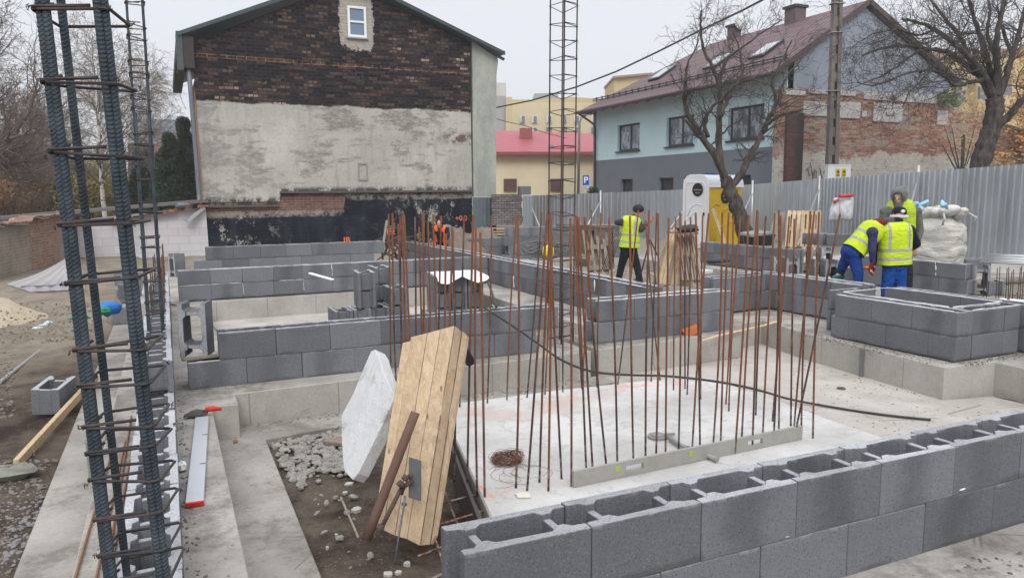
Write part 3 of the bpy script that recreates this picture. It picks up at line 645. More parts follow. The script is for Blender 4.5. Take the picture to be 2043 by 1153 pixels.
# standing blocks between the walls at right
for i,(px,py,D,rz,zz,lb) in enumerate(((1560,538,14.2,70,.0,'left of two blocks standing on end in wall gap'),(1585,541,13.9,70,.0,'right of two blocks standing on end in wall gap'))):
    q=A(px,py,D); loose('full',(q.x,q.y,zz),upr(rz-95),lb)
for i,(px,py,D) in enumerate(((1612,500,16.2),(1632,503,16.),(1652,508,15.8))):
    q=A(px,py,D); loose('full',(q.x,q.y,.04),upr(-24),'%s block from left standing beside the leaning pallets'%ordn(i))
    loose('full',(q.x-.05,q.y,.56),(0,0,R(-24)),'%s block from left laid on the standing ones beside pallets'%ordn(i))
for i,(px,py,D) in enumerate(((1640,545,13.),(1662,548,12.8))):
    q=A(px,py,D); loose('full',(q.x,q.y,.06),upr(-24),'%s tall block standing behind the bending worker'%('left','right')[i])
for i,(px,py,D) in enumerate(((1900,524,14.6),(1928,527,14.3))):
    q=A(px,py,D); loose('full',(q.x,q.y,.14),(0,0,R(-22)),'%s block laid on the paving at right of the bulk bag'%('left','right')[i])
q=G(1963,586,.0); loose('full',(q.x,q.y,0),upr(-40),'block standing on end behind the shaft at right')
q=G(1975,588,.0); loose('half',(q.x+.05,q.y-.2,0),(0,0,R(60)),'half block on the footing beside the upright block at right')
# the shorter upright and its board at the left end of the wall behind planks
mb=MB(); a=G(368,718,.25); b=G(455,707,.25); mb.beam((a.x-.02,a.y-.04,.262),(b.x,b.y-.04,.262),.09,.018)
tag(recenter(mb.build('timber_board',WOODG)),'thin brown board on the lower course beside the upright hollow block','board')
# expanding foam beads and drips
def foam(name,pts,label):
    mb=MB(); rr=random.Random(len(label))
    for (a,b,nn,r) in pts:
        a,b=Vector(a),Vector(b)
        P=[a.lerp(b,i/nn)+Vector((rr.uniform(-.004,.004),rr.uniform(-.004,.004),0)) for i in range(nn+1)]
        mb.tube(P,[r*rr.uniform(.3,1.25) for _ in P],5)
    tag(recenter(mb.build(name,FOAM)),label,'foam')
foam('mounting_foam',[((.12,13.275,.27),(1.08,13.275,.272),14,.004),((1.1,13.272,.262),(1.1,13.272,.05),6,.005),((1.7,13.272,.27),(2.1,13.272,.27),6,.004),((3.1,13.27,.26),(3.1,13.27,.06),6,.005),((2.1,13.27,.26),(2.1,13.27,.08),6,.004),((.12,13.3,.52),(4.9,13.3,.52),40,.004),((2.6,13.272,.52),(2.6,13.272,.3),6,.006)],'white foam squeezed from joints of the long rear wall')
foam('mounting_foam',[((5.605,8.1,.503),(5.605,17.,.503),70,.006),((5.85,8.1,.503),(5.85,17,.503),70,.005),((5.6,12.1,.25),(5.6,12.1,.04),5,.012),((5.6,9.3,.47),(5.6,9.3,.3),4,.01)],'white foam lines on top of the long middle wall')
foam('mounting_foam',[((4.4,7.28,.503),(6.3,7.28,.503),22,.006),((4.4,7.49,.503),(6.3,7.49,.503),22,.006),((6.1,7.27,.25),(6.28,7.27,.26),4,.01)],'white foam lines on the wall by the tall rebar column')
foam('mounting_foam',[((7.1,4.85,.523),(7.1,6.3,.523),16,.005),((7.31,5.05,.523),(7.31,6.38,.523),16,.006),((7.35,5.03,.523),(8.1,5.03,.523),12,.006),((7.35,4.82,.523),(8.1,4.82,.523),12,.005),((8.17,5.05,.523),(8.17,6.4,.523),12,.006),((7.35,6.42,.523),(8.1,6.42,.523),9,.005),((8.0,6.7,.533),(8.0,8.2,.533),14,.005),((8.2,6.7,.533),(8.2,8.1,.533),14,.005)],'white foam lines on top of the square block shaft')
foam('mounting_foam',[((11.63,8.32,.52),(11.63,8.30,.3),6,.012),((11.63,7.8,.533),(11.63,10.,.533),14,.006)],'white foam run on the wall behind the workers')
def fp(px,py): 
    q=PY(px,py,P0.y); return (q.x,q.y-.004,q.z)
foam('mounting_foam',[(fp(1908,976),fp(1922,972),3,.010),(fp(1985,955),fp(1991,953),2,.008),(fp(1563,1070),fp(1570,1068),2,.008),(fp(1930,968),fp(1975,957),6,.003),(fp(1815,1005),fp(1818,1004),2,.006)],'white foam crumbs in the bed joint of the nearest wall')
mb=MB(); q=G(362,938,.0); mb.ell((q.x,q.y,.03),.03,.05,.03,0,8,6,.2,4); tag(recenter(mb.build('foam_lump',FOAM)),'small white foam lump at foot of the left wall','foam lump')

# ------------------------------------------------------------------ reinforcement bars rising from the white slab: (x,y at the top, x,y at the foot)
BARS=[(775,427,779,800),(783,425,792,806),(794,447,802,812),(798,432,806,842),(803,428,815,858),(806,429,826,868),(828,433,829,842),(836,453,846,824),(843,424,850,862),(846,426,848,812),(854,442,862,838),(864,428,878,858),(880,431,872,824),(890,466,888,900),(902,454,906,951),(904,462,893,926),(926,432,917,812),(944,429,932,959),(949,456,952,980),(958,464,967,991),
(981,430,972,804),(1030,429,1011,798),(1033,432,1029,973),(1081,422,1051,793),(1092,429,1051,978),(1099,424,1076,962),(1100,436,1087,787),(1101,470,1094,979),(1097,430,1121,955),(1121,429,1123,782),(1138,435,1140,970),(1146,431,1161,775),(1150,431,1170,939),(1154,433,1183,936),(1166,433,1211,931),(1181,419,1162,777),(1199,425,1190,772),(1215,434,1232,926),(1257,431,1264,920),(1274,419,1232,767),
(1295,419,1288,914),(1310,424,1299,761),(1313,426,1309,910),(1334,435,1328,905),(1348,433,1344,778),(1357,424,1354,898),(1378,433,1371,787),(1388,424,1397,891),(1402,430,1398,796),(1414,426,1381,893),(1441,424,1423,884),(1454,424,1438,881),(1463,432,1448,806),(1478,431,1454,820),(1494,430,1466,905),(1511,419,1480,871),(1512,422,1501,896),(1528,432,1508,828),(1546,426,1522,862),(1554,419,1543,886),(1558,430,1554,855),(1575,432,1541,840),(1585,437,1578,849),(1617,421,1599,849),(1625,421,1584,852),(1634,423,1622,874),(1676,427,1582,879),(1288,440,1318,759),(1367,440,1367,775)]
BARS.sort(key=lambda b:b[2])
for i,(a,b,c,d) in enumerate(BARS):
    base=G(c,d,-.1); D=base.dot(_hf); top=A(a,b,D-.02*((i*7)%5-2))
    mb=MB(); P=[]; rr=random.Random(i)
    n=7; bow=Vector((rr.uniform(-.012,.012),rr.uniform(-.012,.012),0))
    for k in range(n): 
        t=k/(n-1); P.append(Vector((base.x,base.y,-.13)).lerp(top,t)-base+bow*math.sin(PI*t))
    mb.tube(P,.0074,7)
    o=mb.build('starter_bar',RUST); o.location=base
    tag(o,'%s bar by its foot from the left among rusty bars on the slab'%ordn(i),'rebar','rusty starter bars rising from the white slab')
# ------------------------------------------------------------------ tall rebar columns
def ribbed(a,b,r,pitch=.0105,step=.0021,n=18,twist=0.):
    """deformed bar: two longitudinal seams and slanted ribs"""
    a,b=Vector(a),Vector(b); d=b-a; L=d.length; d/=L
    x=d.orthogonal().normalized(); x=Matrix.Rotation(twist,3,d)@x; y=d.cross(x); mb=MB(); N=int(L/step)
    for i in range(N+1):
        s=i*step; c=a+d*s
        for k in range(n):
            q=2*PI*k/n; w=(s+.0095*abs(math.sin(q/1.))*1.0+.0045*math.cos(q)*(1 if q<PI else -1))/pitch; fr=w-math.floor(w)
            h=.13*r*(1 if fr<.42 else 0)*(abs(math.sin(q))**.35)
            if min(abs(math.sin(q)),1)<.1: h=.13*r
            mb.v.append(tuple(c+(x*math.cos(q)+y*math.sin(q))*(r+h)))
    for i in range(N):
        for k in range(n): mb.face([i*n+k,i*n+(k+1)%n,(i+1)*n+(k+1)%n,(i+1)*n+k],0,False)
    return mb
def twistedrod(mb,P,r,n=7):
    mb.tube(P,r,n)
def cage(name,base,top,w,bars,rbar,stir,rst,label,matb,mats,near=False,ang=0.,seed=0,dz0=None,hook=True,irr=1.,cat='rebar column',z0=0):
    base,top=Vector(base),Vector(top); ax=(top-base).normalized(); L=(top-base).length
    t=empty(name,base,0,label,cat)
    xr=Matrix.Rotation(ang,3,'Z')@Vector((1,0,0)); xr=(xr-ax*xr.dot(ax)).normalized(); yr=ax.cross(xr)
    rr=random.Random(seed)
    def P(u,v,s): return ax*s+xr*u+yr*v
    for (u,v,s0,s1) in bars:
        a=P(u*w/2,v*w/2,s0*L); b=P(u*w/2,v*w/2,s1*L)
        if near: mb=ribbed(a,b,rbar,twist=rr.uniform(0,3))
        else: mb=MB(); mb.tube([a.lerp(b,i/6) for i in range(7)],rbar,8)
        mb.build('vertical_bar',matb,t)
    for s in stir:
        mb=MB(); ww=w/2+rbar+rst; tl=[rr.uniform(-.012,.012)*irr*L/3 for _ in range(4)]; tl=[max(-.03,min(.03,v)) for v in tl]
        c=[(-1,-1),(1,-1),(1,1),(-1,1)]; pts=[]; k=.012
        for i,(a,b) in enumerate(c):
            a2,b2=c[(i+1)%4]; z=s+tl[i]; z2=s+tl[(i+1)%4]
            d=Vector((a2-a,b2-b))*.5
            pts.append(P(a*ww+d.x*k,b*ww+d.y*k,z)); pts.append(P(a2*ww-d.x*k,b2*ww-d.y*k,z2))
        pts.append(P(c[0][0]*ww,c[0][1]*ww,s+tl[0]+rst*1.5))
        pts.append(P(c[0][0]*ww+w*.9,c[0][1]*ww+.004,s+tl[0]+rst*2.4))
        mb.tube(pts,rst,6)
        if hook: mb.tube([P(-ww,-ww,s+tl[0]),P(-ww*.55,-ww*.6,s+tl[0]+.02)],rst,5)
        # tie wire knots at two corners
        for (a,b) in ((-1,-1),(1,-1),(1,1)):
            if rr.random()<.75:
                q=P(a*(ww+rst),b*(ww+rst),s+rr.uniform(-.006,.008)); 
                for j in range(3):
                    mb.tube([q+Vector((rr.uniform(-.005,.005),rr.uniform(-.005,.005),rr.uniform(-.008,.008)))*(1 if near else .8) for _ in range(3)],.0011,4)
        mb.build('stirrup',mats,t)
    return t
# nearest column: bottom inside the left wall, leaning slightly to the left
cb=A(292,1153,1.93); ct=A(163,0,1.93)
ax_=(ct-cb).normalized(); cbot=cb-ax_*((cb.z-.02)/ax_.z); ctop=ct+ax_*.55
LL=(ctop-cbot).length
def sOf(py,px=None):                    # distance along the column seen at image row py
    lo,hi=0,LL
    for _ in range(40):
        m=(lo+hi)/2; q=cbot+ax_*m-Vector((0,0,H)); d=q.dot(_fw); yy=CY-F*q.dot(_u)/d
        if yy>py: lo=m
        else: hi=m
    return lo
st=[sOf(y) for y in (-110,32,172,310,447,553,690,748,832,873,938,1010,1075,1130)]+[sOf(1130)-.1*i for i in range(1,6)]
WN=.142
bars=[(-1,-1,0,1),(-.80,-1.05,.0,1),(1,-1,0,1),(.82,-1.1,0,1),(-1,.95,0,1),(1,1,0,.2)]
cage('rebar_column',cbot,ctop,WN,bars,.0094,st,.0042,'tall near rebar column of thick blue-grey ribbed bars in foreground',MILL,STIR,True,ang=R(-14),seed=5)
# second column further along the left wall
cb=A(313,690,6.9); ct=A(268,0,6.9); a2=(ct-cb).normalized(); cbot2=cb-a2*((cb.z-.05)/a2.z); ctop2=ct+a2*.5; L2=(ctop2-cbot2).length
cage('rebar_column',cbot2,ctop2,.128,[(-1,-1,0,1),(1,-1,0,1),(1,1,0,1),(-1,1,0,1),(-.8,-1.1,0,.62),(.82,-1.1,0,.62)],.0105,[.08+.155*i+(.05 if i%2 else 0) for i in range(int(L2/.155)-1)],.005,'slender grey rebar column on the left wall behind the near one',MILL,STIR,ang=R(2),seed=8,irr=1.2)
# third column at the corner in the middle
b3=G(1118,682,0.); t3=A(1128,-60,b3.dot(_hf)); t3.z=5.4
cage('rebar_column',b3,t3,.21,[(-1,-1,0,1),(1,-1,0,1),(1,1,0,1),(-1,1,0,1)],.0085,[.06+.15*i for i in range(8)]+[1.3+.19*i for i in range(21)],.0045,'tall dark rebar column standing on the footing near the middle',RUSTD,STIR,ang=R(20),seed=2,irr=1.2)
# short starter cages standing in the left wall beyond
k=0
for (y,h) in ((8.9,.75),(9.6,.85),(10.6,.8),(11.9,.85),(13.1,.8)):
    k+=1; t=empty('starter_cage',(-.15,y,0),0,'%s short rusty starter cage from near end in the left wall'%ordn(k-1),'starter cage','short starter cages in the left wall')
    for i in (-1,1):
        for j in (-1,1):
            mb=MB(); mb.tube([(i*.06,j*.06,.02),(i*.065,j*.06,h+.1+.08*i)],.008,6); mb.build('vertical_bar',RUSTD if (i+j) else RUST,t)
    for s in range(3):
        mb=MB(); z=.3+.2*s; mb.tube([(-.08,-.08,z),(.08,-.08,z+.01),(.08,.08,z),(-.08,.08,z),(-.08,-.08,z)],.004,5); mb.build('stirrup',RUSTD,t)
# thin starter bars in pairs at the far right
k=0
for (px,py,D,ht) in ((1961,612,11.0,.55),(1967,565,12.4,.45),(1987,598,11.2,.55),(1990,640,8.9,0),(2006,605,11.1,.55),(2013,610,11.0,.52),(2028,612,11.1,.56),(2038,614,11.1,.5)):
    if not ht: continue
    q=A(px,py,D); k+=1; mb=MB(); rr=random.Random(k)
    mb.tube([(0,0,-.05),(rr.uniform(-.04,.04),0,ht)],.007,6); mb.tube([(.07,0,-.05),(.04+rr.uniform(-.03,.02),0,ht+.02)],.007,6); mb.tube([(0,0,ht*.55),(.06,.0,ht*.56)],.004,5)
    o=mb.build('starter_bars',RUSTD); o.location=(q.x,q.y,.0); tag(o,'%s pair of thin starter bars from left on the far right footing'%ordn(k-1),'rebar','thin starter bars at the far right')
for i,(px,py,D,hh) in enumerate(((1612,575,11.5,.4),(1622,573,11.6,.5),(1632,571,11.7,.38),(1640,570,11.8,.5),(1650,567,12.,.4))):
    q=A(px,py,D); mb=MB(); mb.tube([(0,0,-.1),(.01,0,hh)],.006,5); mb.tube([(0,0,hh*.5),(.12,.05,hh*.52)],.005,5)
    o=mb.build('starter_bars',RUSTD); o.location=(q.x,q.y,.05); tag(o,'%s thin starter bar from left before the standing grey blocks'%ordn(i),'rebar','thin starter bars before the standing blocks')

# ------------------------------------------------------------------ leaning timber panel
pb=[G(766,1056,-.34),G(868,1088,-.36)]
topA=A(818,672,4.35); topB=A(928,658,4.35)
base0=Vector((pb[0].x,pb[0].y,-.35)); D0=base0.dot(_hf)
t=empty('shuttering_panel',(base0.x,base0.y,-.35),0,'leaning panel of pale boards propped against the rusty bars','shuttering panel')
o0=base0
def PL(px,py,D): return A(px,py,D)-o0
edges=[((803,683),(745,1037)),((820,672),(765,1057)),((853,664),(788,1068)),((879,657),(812,1075)),((907,650),(838,1088)),((921,661),(858,1086)),((931,672),(868,1068))]
for i in range(6):
    (a,b),(c,d)=edges[i],edges[i+1]
    tp=max(edges[i][0][1],edges[i+1][0][1]) if i in (0,5) else None
    y0=edges[i][0][1]; y1=edges[i+1][0][1]; yb0=edges[i][1][1]; yb1=edges[i+1][1][1]
    if i==0: y0=684; y1=680; yb0=1050; yb1=1055
    Dt,Db=4.44,3.98
    P=[PL(edges[i][1][0]+.35,yb0,Db),PL(edges[i+1][1][0]-.35,yb1,Db),PL(edges[i+1][0][0]-.35,y1,Dt),PL(edges[i][0][0]+.35,y0,Dt)]
    nrm=(P[1]-P[0]).cross(P[3]-P[0]).normalized()
    if nrm.dot(-_hf)<0: nrm=-nrm
    P=[p-nrm*(.0025*((i*5)%3)) for p in P]
    mb=MB(); mb.slabpoly(P,-nrm,.021); mb.build('plank',WOOD,t,bevel=.002,fix=True)
for (s,lb) in ((.2,0),(.8,0)):
    a=PL(760,1040,4.02).lerp(PL(815,690,4.46),s); b=PL(862,1072,4.02).lerp(PL(926,680,4.46),s)
    mb=MB(); mb.beam(a+_hf*.06,b+_hf*.06,.09,.04,up=tuple(_hf)); mb.build('batten',WOODG,t)
mb=MB(); a=A(925,690,4.6); mb.beam(a+Vector((-.03,0,.02)),a+Vector((.05,0,-.12)),.05,.05); tag(recenter(mb.build('timber_offcut',BLACKP)),'dark offcut wedged behind the top right corner of leaning panel','offcut')
# rusty tube leaning on the panel
mb=MB(); a=A(731,1076,3.80); a.z=max(a.z,-.36); b=A(829,822,4.02); mb.tube([a.lerp(b,i/5) for i in range(6)],.026,12); mb.tube([b,b+(b-a).normalized()*-.004],.022,12)
tag(recenter(mb.build('rusty_tube',simple('brown_rust_tube',(.13,.075,.055),.75,.3,9,.3))),'thick rusty brown tube leaning against the pale board panel','tube')
# screw prop head: plate, bolts and rods
q=A(828,955,3.9)
t=empty('prop_head',q,0,'black steel prop head with a square plate leaning on the panel','prop')
n_=(-_hf+Vector((0,0,.25))).normalized(); xx=_r0; up=n_.cross(xx)*-1
mb=MB(); mb.obox(Vector((0,0,0)),xx*.034+up*.01,up*.108,n_*.006); mb.build('plate',simple('worn_grey_plate',(.10,.10,.105),.6,.35,12,.3),t,bevel=.002)
def Q(px,py,D): return A(px,py,D)-q
mb=MB(); mb.tube([Q(824,958,3.86),Q(806,970,3.84),Q(800,985,3.84)],.013,8); mb.tube([Q(800,975,3.84),Q(762,1050,3.74)],.012,9); mb.tube([Q(762,1045,3.74),Q(756,1062,3.72)],.02,9); mb.build('rod',RUSTD,t)
mb=MB(); mb.tube([Q(806,958,3.83),Q(812,948,3.84)],.018,6); mb.tube([Q(796,962,3.82),Q(804,970,3.83)],.02,6); mb.tube([Q(816,945,3.84),Q(822,952,3.84)],.014,6); mb.build('nut',RUSTD,t)
mb=MB(); mb.tube([Q(808,988,3.80),Q(806,1010,3.78),Q(797,1060,3.72),Q(787,1125,3.62)],[.006,.0055,.0055,.0055],7); mb.tube([Q(802,1004,3.8),Q(812,1006,3.8)],.009,6); mb.build('threaded_rod',simple('steel_rod_blue',(.12,.14,.17),.45,.2,20,.2,.002,.6),t)
# white faced foam board leaning
def sheet(name,poly,Ds,th,mat,label,cat,away=1):
    a_,b_,c_=[A(*q) for q in Ds]; nrm=(b_-a_).cross(c_-a_).normalized(); P=[]
    for (px,py) in poly:
        d=ray(px,py); k=(a_-Vector((0,0,H))).dot(nrm)/d.dot(nrm); P.append(d*k+Vector((0,0,H)))
    if nrm.dot(_hf)<0: nrm=-nrm
    mb=MB(); mb.slabpoly(P,nrm,th); return tag(recenter(mb.build(name,mat,bevel=.004,fix=True)),label,cat)
def m_board():
    n=NT('crumpled_white_facing'); p=n.pos
    w=n.noise(3.2,7,n.mapv(p,(1.6,1.6,.8)),.7,.8); c=n.mix(n.step(n.noise(6,6,p,.75),.56,.72),(.56,.56,.555),(.36,.355,.34))
    c=n.mix(n.step(n.voro(9,p),.05,.03),c,(.25,.23,.2))
    return n.out(c,.6,n.bump(w,.8,.04),0,.3)
sheet('insulation_board',[(684,920),(687,940),(703,957),(714,944),(750,872),(785,797),(786,788),(765,742),(756,710),(748,697),(740,700),(725,735),(704,786),(681,828),(681,870)],((703,958,4.28),(786,790,4.40),(681,835,4.68)),.085,m_board(),'crumpled white insulation board leaning upright beside the pale panel','insulation board')
# aluminium straightedge on the left strip, with trowel at its far end
a=G(388,999,.03); b=G(403,830,.03); c=G(431,829,.03)
t=empty('straightedge',(a.x,a.y,.003),0,'long aluminium straightedge with red end lying on left footing','straightedge')
L=(Vector((b.x,b.y))-Vector((a.x,a.y))); ll=L.length; dr=Vector((L.x/ll,L.y/ll,0)); sd=Vector((dr.y,-dr.x,0)); W_=.098
mb=MB(); mb.obox(dr*ll/2+Vector((0,0,.014)),dr*ll/2,sd*W_/2,Vector((0,0,.011)))
mb.build('profile',ALU,t,bevel=.003)
mb=MB(); mb.obox(dr*-.012+Vector((0,0,.014)),dr*.011,sd*W_/2,Vector((0,0,.0125))); mb.build('end_cap',REDP,t,bevel=.002)
for f in (.36,.72):
    mb=MB(); mb.obox(dr*ll*f+sd*.03+Vector((0,0,.0262)),dr*.004,sd*.018,Vector((0,0,.0008))); mb.build('slot',BLACKP,t)
q=G(402,826,.02)
t=empty('trowel',(q.x,q.y,0),0,'muddy trowel with red handle lying past the straightedge end','trowel')
mb=MB(); mb.prism([(-.13,-.02),(-.05,-.055),(.04,-.03),(.05,.03),(-.03,.06),(-.11,.03)],.02,.034); mb.ell((-.04,0,.04),.07,.04,.022,0,8,6,.2,2); mb.build('blade',simple('muddy_blade',(.09,.08,.075),.9,.3,30,.6),t)
mb=MB(); mb.tube([(.03,0,.05),(.085,-.0,.055),(.15,-.01,.045)],[.018,.024,.012],8); mb.build('handle',REDP,t)
# long spirit level on the slab edge
a=G(1143,972,-.1); b=G(1598,876,-.1); a.z=b.z=-.098
t=empty('spirit_level',(a.x,a.y,a.z),0,'long aluminium spirit level on edge along the front of the slab','spirit level')
L=b-a; ll=L.length; d=L/ll; hgt=.105
mb=MB(); hl=((.2,.27),(.73,.80)); cuts=[0]+[v*ll for h in hl for v in h]+[ll]
for i in range(len(cuts)-1):
    x0,x1=cuts[i],cuts[i+1]; nrm=Vector((-d.y,d.x,0))
    if i%2==0: mb.obox(d*(x0+x1)/2+Vector((0,0,hgt/2)),d*(x1-x0)/2,nrm*.012,Vector((0,0,hgt/2)))
    else:
        mb.obox(d*(x0+x1)/2+Vector((0,0,.017)),d*(x1-x0)/2,nrm*.012,Vector((0,0,.017))); mb.obox(d*(x0+x1)/2+Vector((0,0,hgt-.017)),d*(x1-x0)/2,nrm*.012,Vector((0,0,.017)))
mb.build('profile',simple('dusty_aluminium',(.36,.35,.32),.6,.2,12,.2,.002,.35),t)
VIAL=simple('green_vial',(.33,.45,.05),.3,.05)
for f in (.165,.47):
    mb=MB(); mb.obox(d*ll*f+Vector((0,0,hgt*.62)),d*.016,Vector((-d.y,d.x,0))*.0145,Vector((0,0,.018))); mb.build('vial',VIAL,t)
# hatch cover and pipe on the slab
q=G(1312,873,-.1); mb=MB(); mb.tube([(0,0,0),(0,0,.018)],.075,20,0,True,False); mb.tube([(0,0,.016),(0,0,.026)],.05,20,0,True,False); mb.tube([(.06,-.02,.02),(.12,-.05,.025)],.012,7)
o=mb.build('round_steel_lid',simple('dull_steel',(.24,.24,.235),.7,.2,9,.2)); o.location=(q.x,q.y,-.097); tag(o,'small round grey lid lying on the slab behind spirit level','lid')
mb=MB(); P=[G(1335,872,-.07),G(1352,884,-.07),G(1372,893,-.075),G(1430,916,-.075)]; mb.tube(P[:2]+[P[2]],[.02,.016,.014],10); mb.tube([P[2],P[3]],.017,12); mb.tube([P[3]-(P[3]-P[2]).normalized()*.002,P[3]+(P[3]-P[2]).normalized()*.006],.02,12)
tag(recenter(mb.build('short_pipe',simple('grey_pipe',(.27,.265,.26),.6,.2,12,.2))),'short grey pipe lying on the slab under the spirit level','pipe')
# coil of tie wire
q=G(1013,922,-.1); mb=MB(); rr=random.Random(4)
for i in range(46):
    rx=rr.uniform(.07,.115) ; rz=rx*rr.uniform(.75,1.05); ph=rr.uniform(0,6.28); ex=rr.uniform(4.5,6.4); z0=rr.uniform(.005,.05); cx,cy=rr.uniform(-.02,.02),rr.uniform(-.02,.02); tl=rr.uniform(-.02,.02)
    mb.tube([(cx+rx*math.cos(ph+ex*j/14),cy+rz*math.sin(ph+ex*j/14),z0+.012*math.sin(j*1.3+i)+tl*math.cos(ph+ex*j/14)) for j in range(15)],.0016,3)
for i in range(9):
    x0=rr.uniform(-.2,.1);y0=rr.uniform(-.2,.02); mb.tube([(x0+.13*math.cos(j*.45+i),y0-.12+.13*math.sin(j*.45+i),.006) for j in range(7)],.0012,3)
o=mb.build('wire_coil',simple('rusty_tie_wire',(.15,.065,.035),.8,.4,40)); o.location=(q.x,q.y,-.1); tag(o,'loose coil of rusty tie wire on the white slab','wire coil')
q=G(1043,990,-.1); mb=MB(); mb.prism([(-.045,-.02),(.03,-.05),(.05,.0),(.02,.04),(-.03,.035)],.004,.012); o=mb.build('paper_scrap',simple('paper',(.62,.58,.48),.8,.1)); o.location=(q.x,q.y,-.1); tag(o,'pale paper scrap near the front left corner of the slab','paper')
# black hose sweeping over the walls
def hose(name,pts,r,mat,label,cat='hose',n=8):
    P=[Vector(p) for p in pts]; out=[]
    for i in range(len(P)-1):
        p0,p1,p2,p3=P[max(i-1,0)],P[i],P[i+1],P[min(i+2,len(P)-1)]
        for j in range(6):
            t=j/6; out.append(.5*((2*p1)+(-p0+p2)*t+(2*p0-5*p1+4*p2-p3)*t*t+(-p0+3*p1-3*p2+p3)*t**3))
    out.append(P[-1]); mb=MB(); mb.tube(out,r,n); return tag(recenter(mb.build(name,mat)),label,cat)
HOSE=simple('black_hose',(.035,.035,.037),.5,.15,9,.1)
hose('cable_hose',[A(935,617,8.2),A(962,613,7.9),A(984,625,7.6),A(1030,655,7.45),A(1080,690,7.2),A(1115,715,6.95),A(1160,735,6.75),A(1200,744,6.6),G(1260,748,-.09),G(1330,750,-.09),G(1400,757,-.09),G(1460,766,-.09),G(1520,780,-.09),G(1580,797,-.28),G(1680,815,-.31),G(1770,828,-.31),G(1857,837,-.31)],.011,HOSE,'long black hose curving from the wall top across the slab')
hose('cable_hose',[A(973,562,9.0),A(982,585,8.5),A(990,612,7.7)],.014,HOSE,'short black hose end standing up from top of the wall')
hose('extension_cable',[G(340,606,.01),G(365,612,.02),G(395,618,.02),G(415,640,.02),G(440,668,.51)],.006,simple('green_cable',(.05,.09,.07),.5),'dark green cable on the strip beside the upright hollow block','cable')
hose('hose_piece',[G(1400,680,.02),G(1440,668,.02),G(1500,655,.02),G(1560,640,.02)],.013,WOODP,'thin pale lath lying over the footing behind the bars','lath')
hose('garden_hose',[G(0,762,-.3),G(60,715,-.3),G(105,680,-.29),G(128,660,-.28),G(135,645,-.28)],.022,simple('dusty_grey_hose',(.27,.265,.255),.8,.2),'flattened grey hose lying in the dirt at far left')
hose('garden_hose',[G(50,648,-.27),G(90,638,-.27),G(128,634,-.27),G(138,642,-.27),G(125,655,-.27),G(150,660,-.27),G(200,662,-.27)],.014,simple('dusty_pale_hose',(.33,.33,.32),.8,.2),'looped thin grey hose beside the green bag')
# planks, boards, debris on the left
def plank(name,a,b,w,tk,mat,label,cat='plank',up=(0,0,1)):
    mb=MB(); a,b=Vector(a),Vector(b); c=(a+b)/2; mb.beam(a-c,b-c,w,tk,up); o=mb.build(name,mat,bevel=.003); o.location=c; return tag(o,label,cat)
plank('plank',G(34,938,-.33)+Vector((0,0,.05)),G(192,757,-.2)+Vector((0,0,.03)),.042,.075,WOODP,'long pale plank lying across the dirt at left')
mb=MB(); q=G(12,948,-.3); mb.ell((0,0,.03),.19,.10,.05,0,9,6,.22,3); o=mb.build('concrete_lump',simple('grey_green_lump',(.20,.20,.17),.9,.3,9,.6,.01)); o.location=(q.x+.02,q.y,-.31); tag(o,'flat greenish concrete lump under the near end of plank','concrete lump')
RB=simple('brown_rusty_rod',(.20,.095,.05),.75,.3,9,.3)
for i,(p,q_) in enumerate((((150,1153),(222,905)),((192,1153),(250,880)),((210,1153),(262,830)),((218,1153),(272,845)),((168,1100),(205,960)))):
    if i==4: continue
    a,b=G(*p,.012),G(*q_,.012); plank('reinforcing_rod',a,b,.011,.011,RB,'%s rusty rod from left lying on the strip by the near column'%ordn(i),'rod')
q=G(186,872,-.285); mb=MB(); mb.box(-.045,-.12,0,.09,.16,.30); o=mb.build('concrete_post',simple('greenish_concrete',(.23,.225,.2),.9,.35,6,.5,.01),bevel=.012); o.location=(-.58,6.05,-.285); tag(o,'stained concrete post stub standing on the ledge left of near column','concrete post')
# board and stick in the pit
plank('board_offcut',G(652,878,-.30),G(700,884,-.30),.12,.03,WOODG,'short brown board among cobbles behind the white board')
plank('stick',G(680,992,-.34),G(715,1072,-.345),.014,.014,WOODG,'thin stick lying in the dark pit soil')
mb=MB(); rr=random.Random(9)
for (px,py,s) in ((712,1016,.05),(697,964,.045),(688,982,.03),(670,992,.025),(768,986,.02),(671,1066,.016),(653,1093,.014),(812,1123,.03),(652,915,.05),(775,1147,.04),(795,1143,.03)):
    s*=.8; q=G(px,py,-.345); b0=[(q.x+s*math.cos(a)*rr.uniform(.6,1.1),q.y+s*math.sin(a)*rr.uniform(.6,1.1)) for a in (0,1,2.1,3.3,4.2,5.3)]
    mb.prism(b0,-.36,-.345+.012*rr.random())
tag(mb.build('white_chips',simple('white_chips',(.42,.40,.37),.8,.2,9)),'scattered white plaster chips on the dark pit soil','plaster chips',kind='stuff')
# brick scrap on footing in the middle, small red chip
mb=MB(); q=G(1378,668,.0); mb.obox((0,0,.05),(.09,-.03,.03),(.03,.05,0),(-.02,.02,.05)); o=mb.build('brick_piece',simple('broken_brick',(.42,.12,.05),.85,.35,25,.5),bevel=.012); o.location=(q.x,q.y,.0); tag(o,'broken orange brick on the footing before the wall corner','brick')
mb=MB(); q=G(470,883,-.29); mb.ell((0,0,.012),.02,.02,.018,0,7,5,.2,1); o=mb.build('brick_chip',simple('brick_chip',(.3,.12,.08),.9,.2)); o.location=(q.x,q.y,-.29); tag(o,'small red brick chip at the foot of the footing stub','brick chip')
